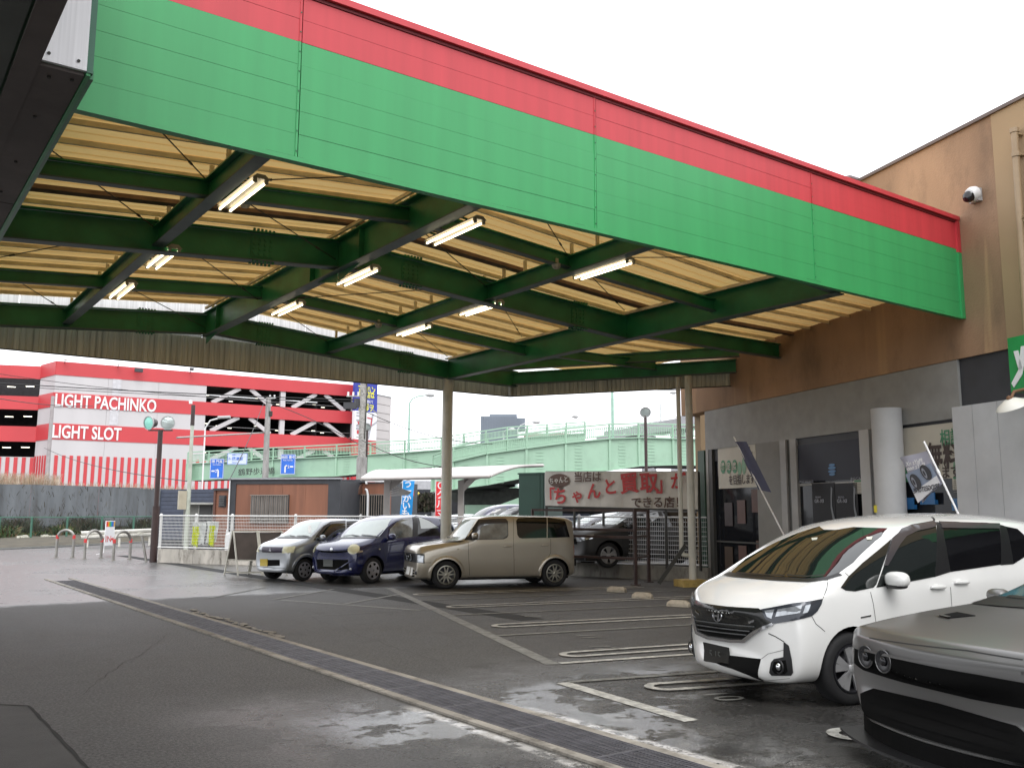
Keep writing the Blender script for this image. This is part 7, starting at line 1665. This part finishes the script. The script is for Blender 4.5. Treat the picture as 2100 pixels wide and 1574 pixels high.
ek.decal('side_window', GLASSD, [(2.02, 1.44), (2.4, 1.40), (2.5, 1.10), (2.06, 1.05)], 90, .003)
ek.gap_px([(652, 1110), (651, 1130)], 90, wd=.008)
ek.decal_px('grille', mat('purple_black_grille', (.03, .02, .045), .4), [(539.5, 1120.5), (581, 1121.5), (577.5, 1132.5), (538.6, 1131.5)], 0, both=False, off=.007, fine=.03)
l7 = ek.px([(555, 1127)])[0][0]
def tri(b):
    for a in (90, 210, 330):
        q = R(a); c = Vector((l7.x-.014, l7.y+math.cos(q)*.028, l7.z+math.sin(q)*.028)); u = Vector((0, math.cos(q), math.sin(q))); v = Vector((0, -math.sin(q), math.cos(q)))
        b.prism([(-.026, 0), (0, .013), (.026, 0), (0, -.013)], c, u, v, (-.006, 0, 0))
ek.part('emblem', CHR, tri)
ek.decal_px('headlamp', LENSY, [(582.5, 1120.5), (606, 1119.5), (602, 1132.5), (579, 1133.5)], off=.009, fine=.03)
ek.decal_px('number_plate', mat('plate_yellow', (.42, .30, .01), .5), [(534, 1145.5), (549, 1145.5), (549, 1160.5), (534, 1160)], 0, both=False, off=.014); ek.decal_px('lower_grille', WELL, [(549.7, 1147), (573.4, 1147), (573.4, 1159.3), (549.7, 1160)], 0, both=False, off=.008)
ek.gap([(-.62, .335), (0, .325), (.62, .335)], 0, .012, False); ek.flare(0, .33, .385, PS, .012); ek.wheels('cover7', .185, mat('hubcap_silver', 0)); ek.mirror(.42, .72, 1.06, PS, (.06, .085, .075)); ek.handle(1.12, .88, PS); ek.under(-.25, 2.6, .55); ek.decal('side_skirt', mat('grey_bumper', (.25, .26, .27), .4, metal=.3), [(.42, .30), (1.95, .30), (1.95, .24), (.42, .24)], 90, .01, .01)
ek.decal_px('paper_note', mat('plate_white', 0), [(633, 1077), (639, 1077), (639, 1093), (633, 1093)], 0, off=.008, thick=.002, both=False)
ek.gap_px([(584, 1100), (595, 1098), (606, 1100)], 0, wd=.016, both=False, name='wiper', m=BLK, off=.016); ek.gap_px([(609, 1099), (622, 1098.5), (633, 1099.5)], 0, wd=.016, both=False, name='wiper', m=BLK, off=.016)
ek.place()

# ---------------------------------------------------------------- cars on the raised lot behind the fence
def simple(label, paint_, L=4.6, W_=.87, H=1.7, wb_=2.8, hood=.0, cut=True, style='five'):
    f = -.85; rr = L+f
    c = Car('parked_car', label, 'car', [
        (f, .32, .45, .55, .45, .55, .62, .45, .72, .73, .12), (f+.02, .22, .66, .74, .46, .72, .70, .58, .82, .84, .16), (f+.15, .2, .78, .83, .48, .8, .8, .64, .9, .92, .10), (-.3, .2, .82, W_, .5, .84, .9, .68, .98, 1.0, .03),
        (.15, .2, .82, W_, .5, .85, .95, .72, 1.07, 1.1, .08), (.6, .2, .82, W_, .5, .855, .98, .69, 1.1+(H-1.1)*.55, 1.1+(H-1.1)*.62, .12), (1.1, .2, .82, W_, .5, .86, 1.0, .66, H-.14, H-.07, .08), (1.7, .2, .82, W_, .5, .86, 1.02, .66, H-.06, H, 0),
        (rr-1.0, .2, .82, W_, .5, .86, 1.04, .64, H-.09, H-.03, 0), (rr-.35, .22, .8, W_-.02, .5, .83, 1.05, .6, H-.2, H-.15, -.05), (rr-.05, .3, .7, .78, .5, .76, .98, .52, H-.5, H-.46, -.1), (rr, .36, .6, .7, .5, .68, .92, .45, H-.62, H-.6, -.1)],
        paint_, wb_, .33, .39, .79, 1)
    c.decal('windscreen', GLASSP if style != 'far' else GLASS, sym([(-.52, H-.14), (-.64, H-.3), (-.72, 1.12), (0, 1.13)]), 0, .003, .01, both=False, fine=.12)
    c.decal('side_window', GLASS, [(.3, 1.04), (.6, 1.18), (1.0, H-.24), (1.4, H-.16), (1.5, H-.16), (1.55, 1.06)], 90, .004, fine=.1); c.decal('side_window', GLASSD, [(1.62, H-.16), (2.5, H-.17), (2.6, 1.08), (1.66, 1.06)], 90, .004, fine=.1); c.decal('side_window', GLASSD, [(2.58, H-.18), (rr-.6, H-.25), (rr-.3, 1.15), (2.68, 1.08)], 90, .004, fine=.1)
    for g_ in ([(.40, .3), (.35, .95)], [(1.58, 1.05), (1.6, .3)]): c.gap(g_, 90, .01)
    c.decal('headlamp', LENS, [(f+.03, -.45, .78), (f+.15, -.68, .84), (f+.4, -.82, .87), (f+.36, -.83, .76), (f+.08, -.66, .68), (f+.02, -.45, .68)], 35, .008, .01); c.decal('grille', WELL, sym([(-.42, .74), (-.36, .60)]), 0, .005, .01, both=False)
    c.wheels('five' if style == 'far' else style, .22, SIL); c.under(f+.2, rr-.2, .75); c.mirror(.55, .84, 1.08, paint_, (.07, .10, .08)); return c
def gdz(q, z): d = ray(*q); s = (z-CAM_H)/d.z; p = Vector((d.x*s, d.y*s, z)); return p.dot(EV), p.dot(DV)
PK = paint('black_paint', (.015, .014, .016), .2, .2); PN = paint('midnight_paint', (.03, .03, .065), .3, .2); PG_ = paint('gunmetal_paint', (.10, .10, .115), .5, .25)
def at_ed(px, dep): p = at(px, 1055, dep); return p.dot(EV), p.dot(DV)
e_, d_ = at_ed(1250, 24.6)
c = simple('black car behind the wire fence with a five spoke silver wheel, below the shop banner', PK, 4.7, .87, 1.62, style='twin'); c.place(e_, d_+.86, GZ)
e_, d_ = at_ed(1188, 28.3)
c = simple('dark grey car behind the fence, its pale headlamp beside the gold car', PG_, 4.5, .86, 1.5); c.place(e_, d_+.86, GZ)
e_, d_ = at_ed(1010, 33.5)
c = simple('black minivan with visors behind the gold car roof, right of the carport post', PK, 4.7, .87, 1.78, style='far'); c.place(e_, d_+.4, GZ)
e_, d_ = at_ed(962, 36.5)
c = simple('midnight blue minivan showing its roof behind the black minivan', PN, 4.7, .87, 1.82, style='far'); c.place(e_, d_+.6, GZ)
e_, d_ = at_ed(868, 39)
c = simple('pale grey car roof just above the blue wagon, left of the cream column', paint('pale_grey_car_paint', (.4, .42, .43), .4, .3), 4.4, .86, 1.42, style='far'); c.place(e_, d_, GZ)
# added dark block over the bright lot, in place of dark cars and tents
sb_, aa, t, n, L, z, an = block('dark_backdrop', 'low added dark block in place of tents and cars behind the fence, under the shop banner', 'building', 1150, 1462, 1041, 31, mat('backdrop_dark', (.022, .024, .028), .7), 3)
for k in range(5): piece('door', NV, sb_, lambda b: b.box(aa+t*L*(k+.5)/5-n*.03+ZV*.95, (L/5-.12, .05, 1.5), rz=an))
piece('roof_edge', NV, sb_, lambda b: b.box(aa+t*L/2-n*.1+ZV*(z+.03), (L+.2, .3, .07), rz=an))  # top strip of the added dark block
q_ = at(1240, 1078, 26.5); mk = empty('red_marker', Vector((q_.x, q_.y, GZ)), 'red and white striped marker post behind the fence', 'marker'); piece('post', WH, mk, lambda b: b.tube([Vector((q_.x, q_.y, GZ)), q_-ZV*.05], .03, 8)); piece('drum', RT, mk, lambda b: b.tube([q_-ZV*.06, q_+ZV*.08], .09, 14)); piece('band', WH, mk, lambda b: b.tube([q_-ZV*.005, q_+ZV*.025], .093, 14))
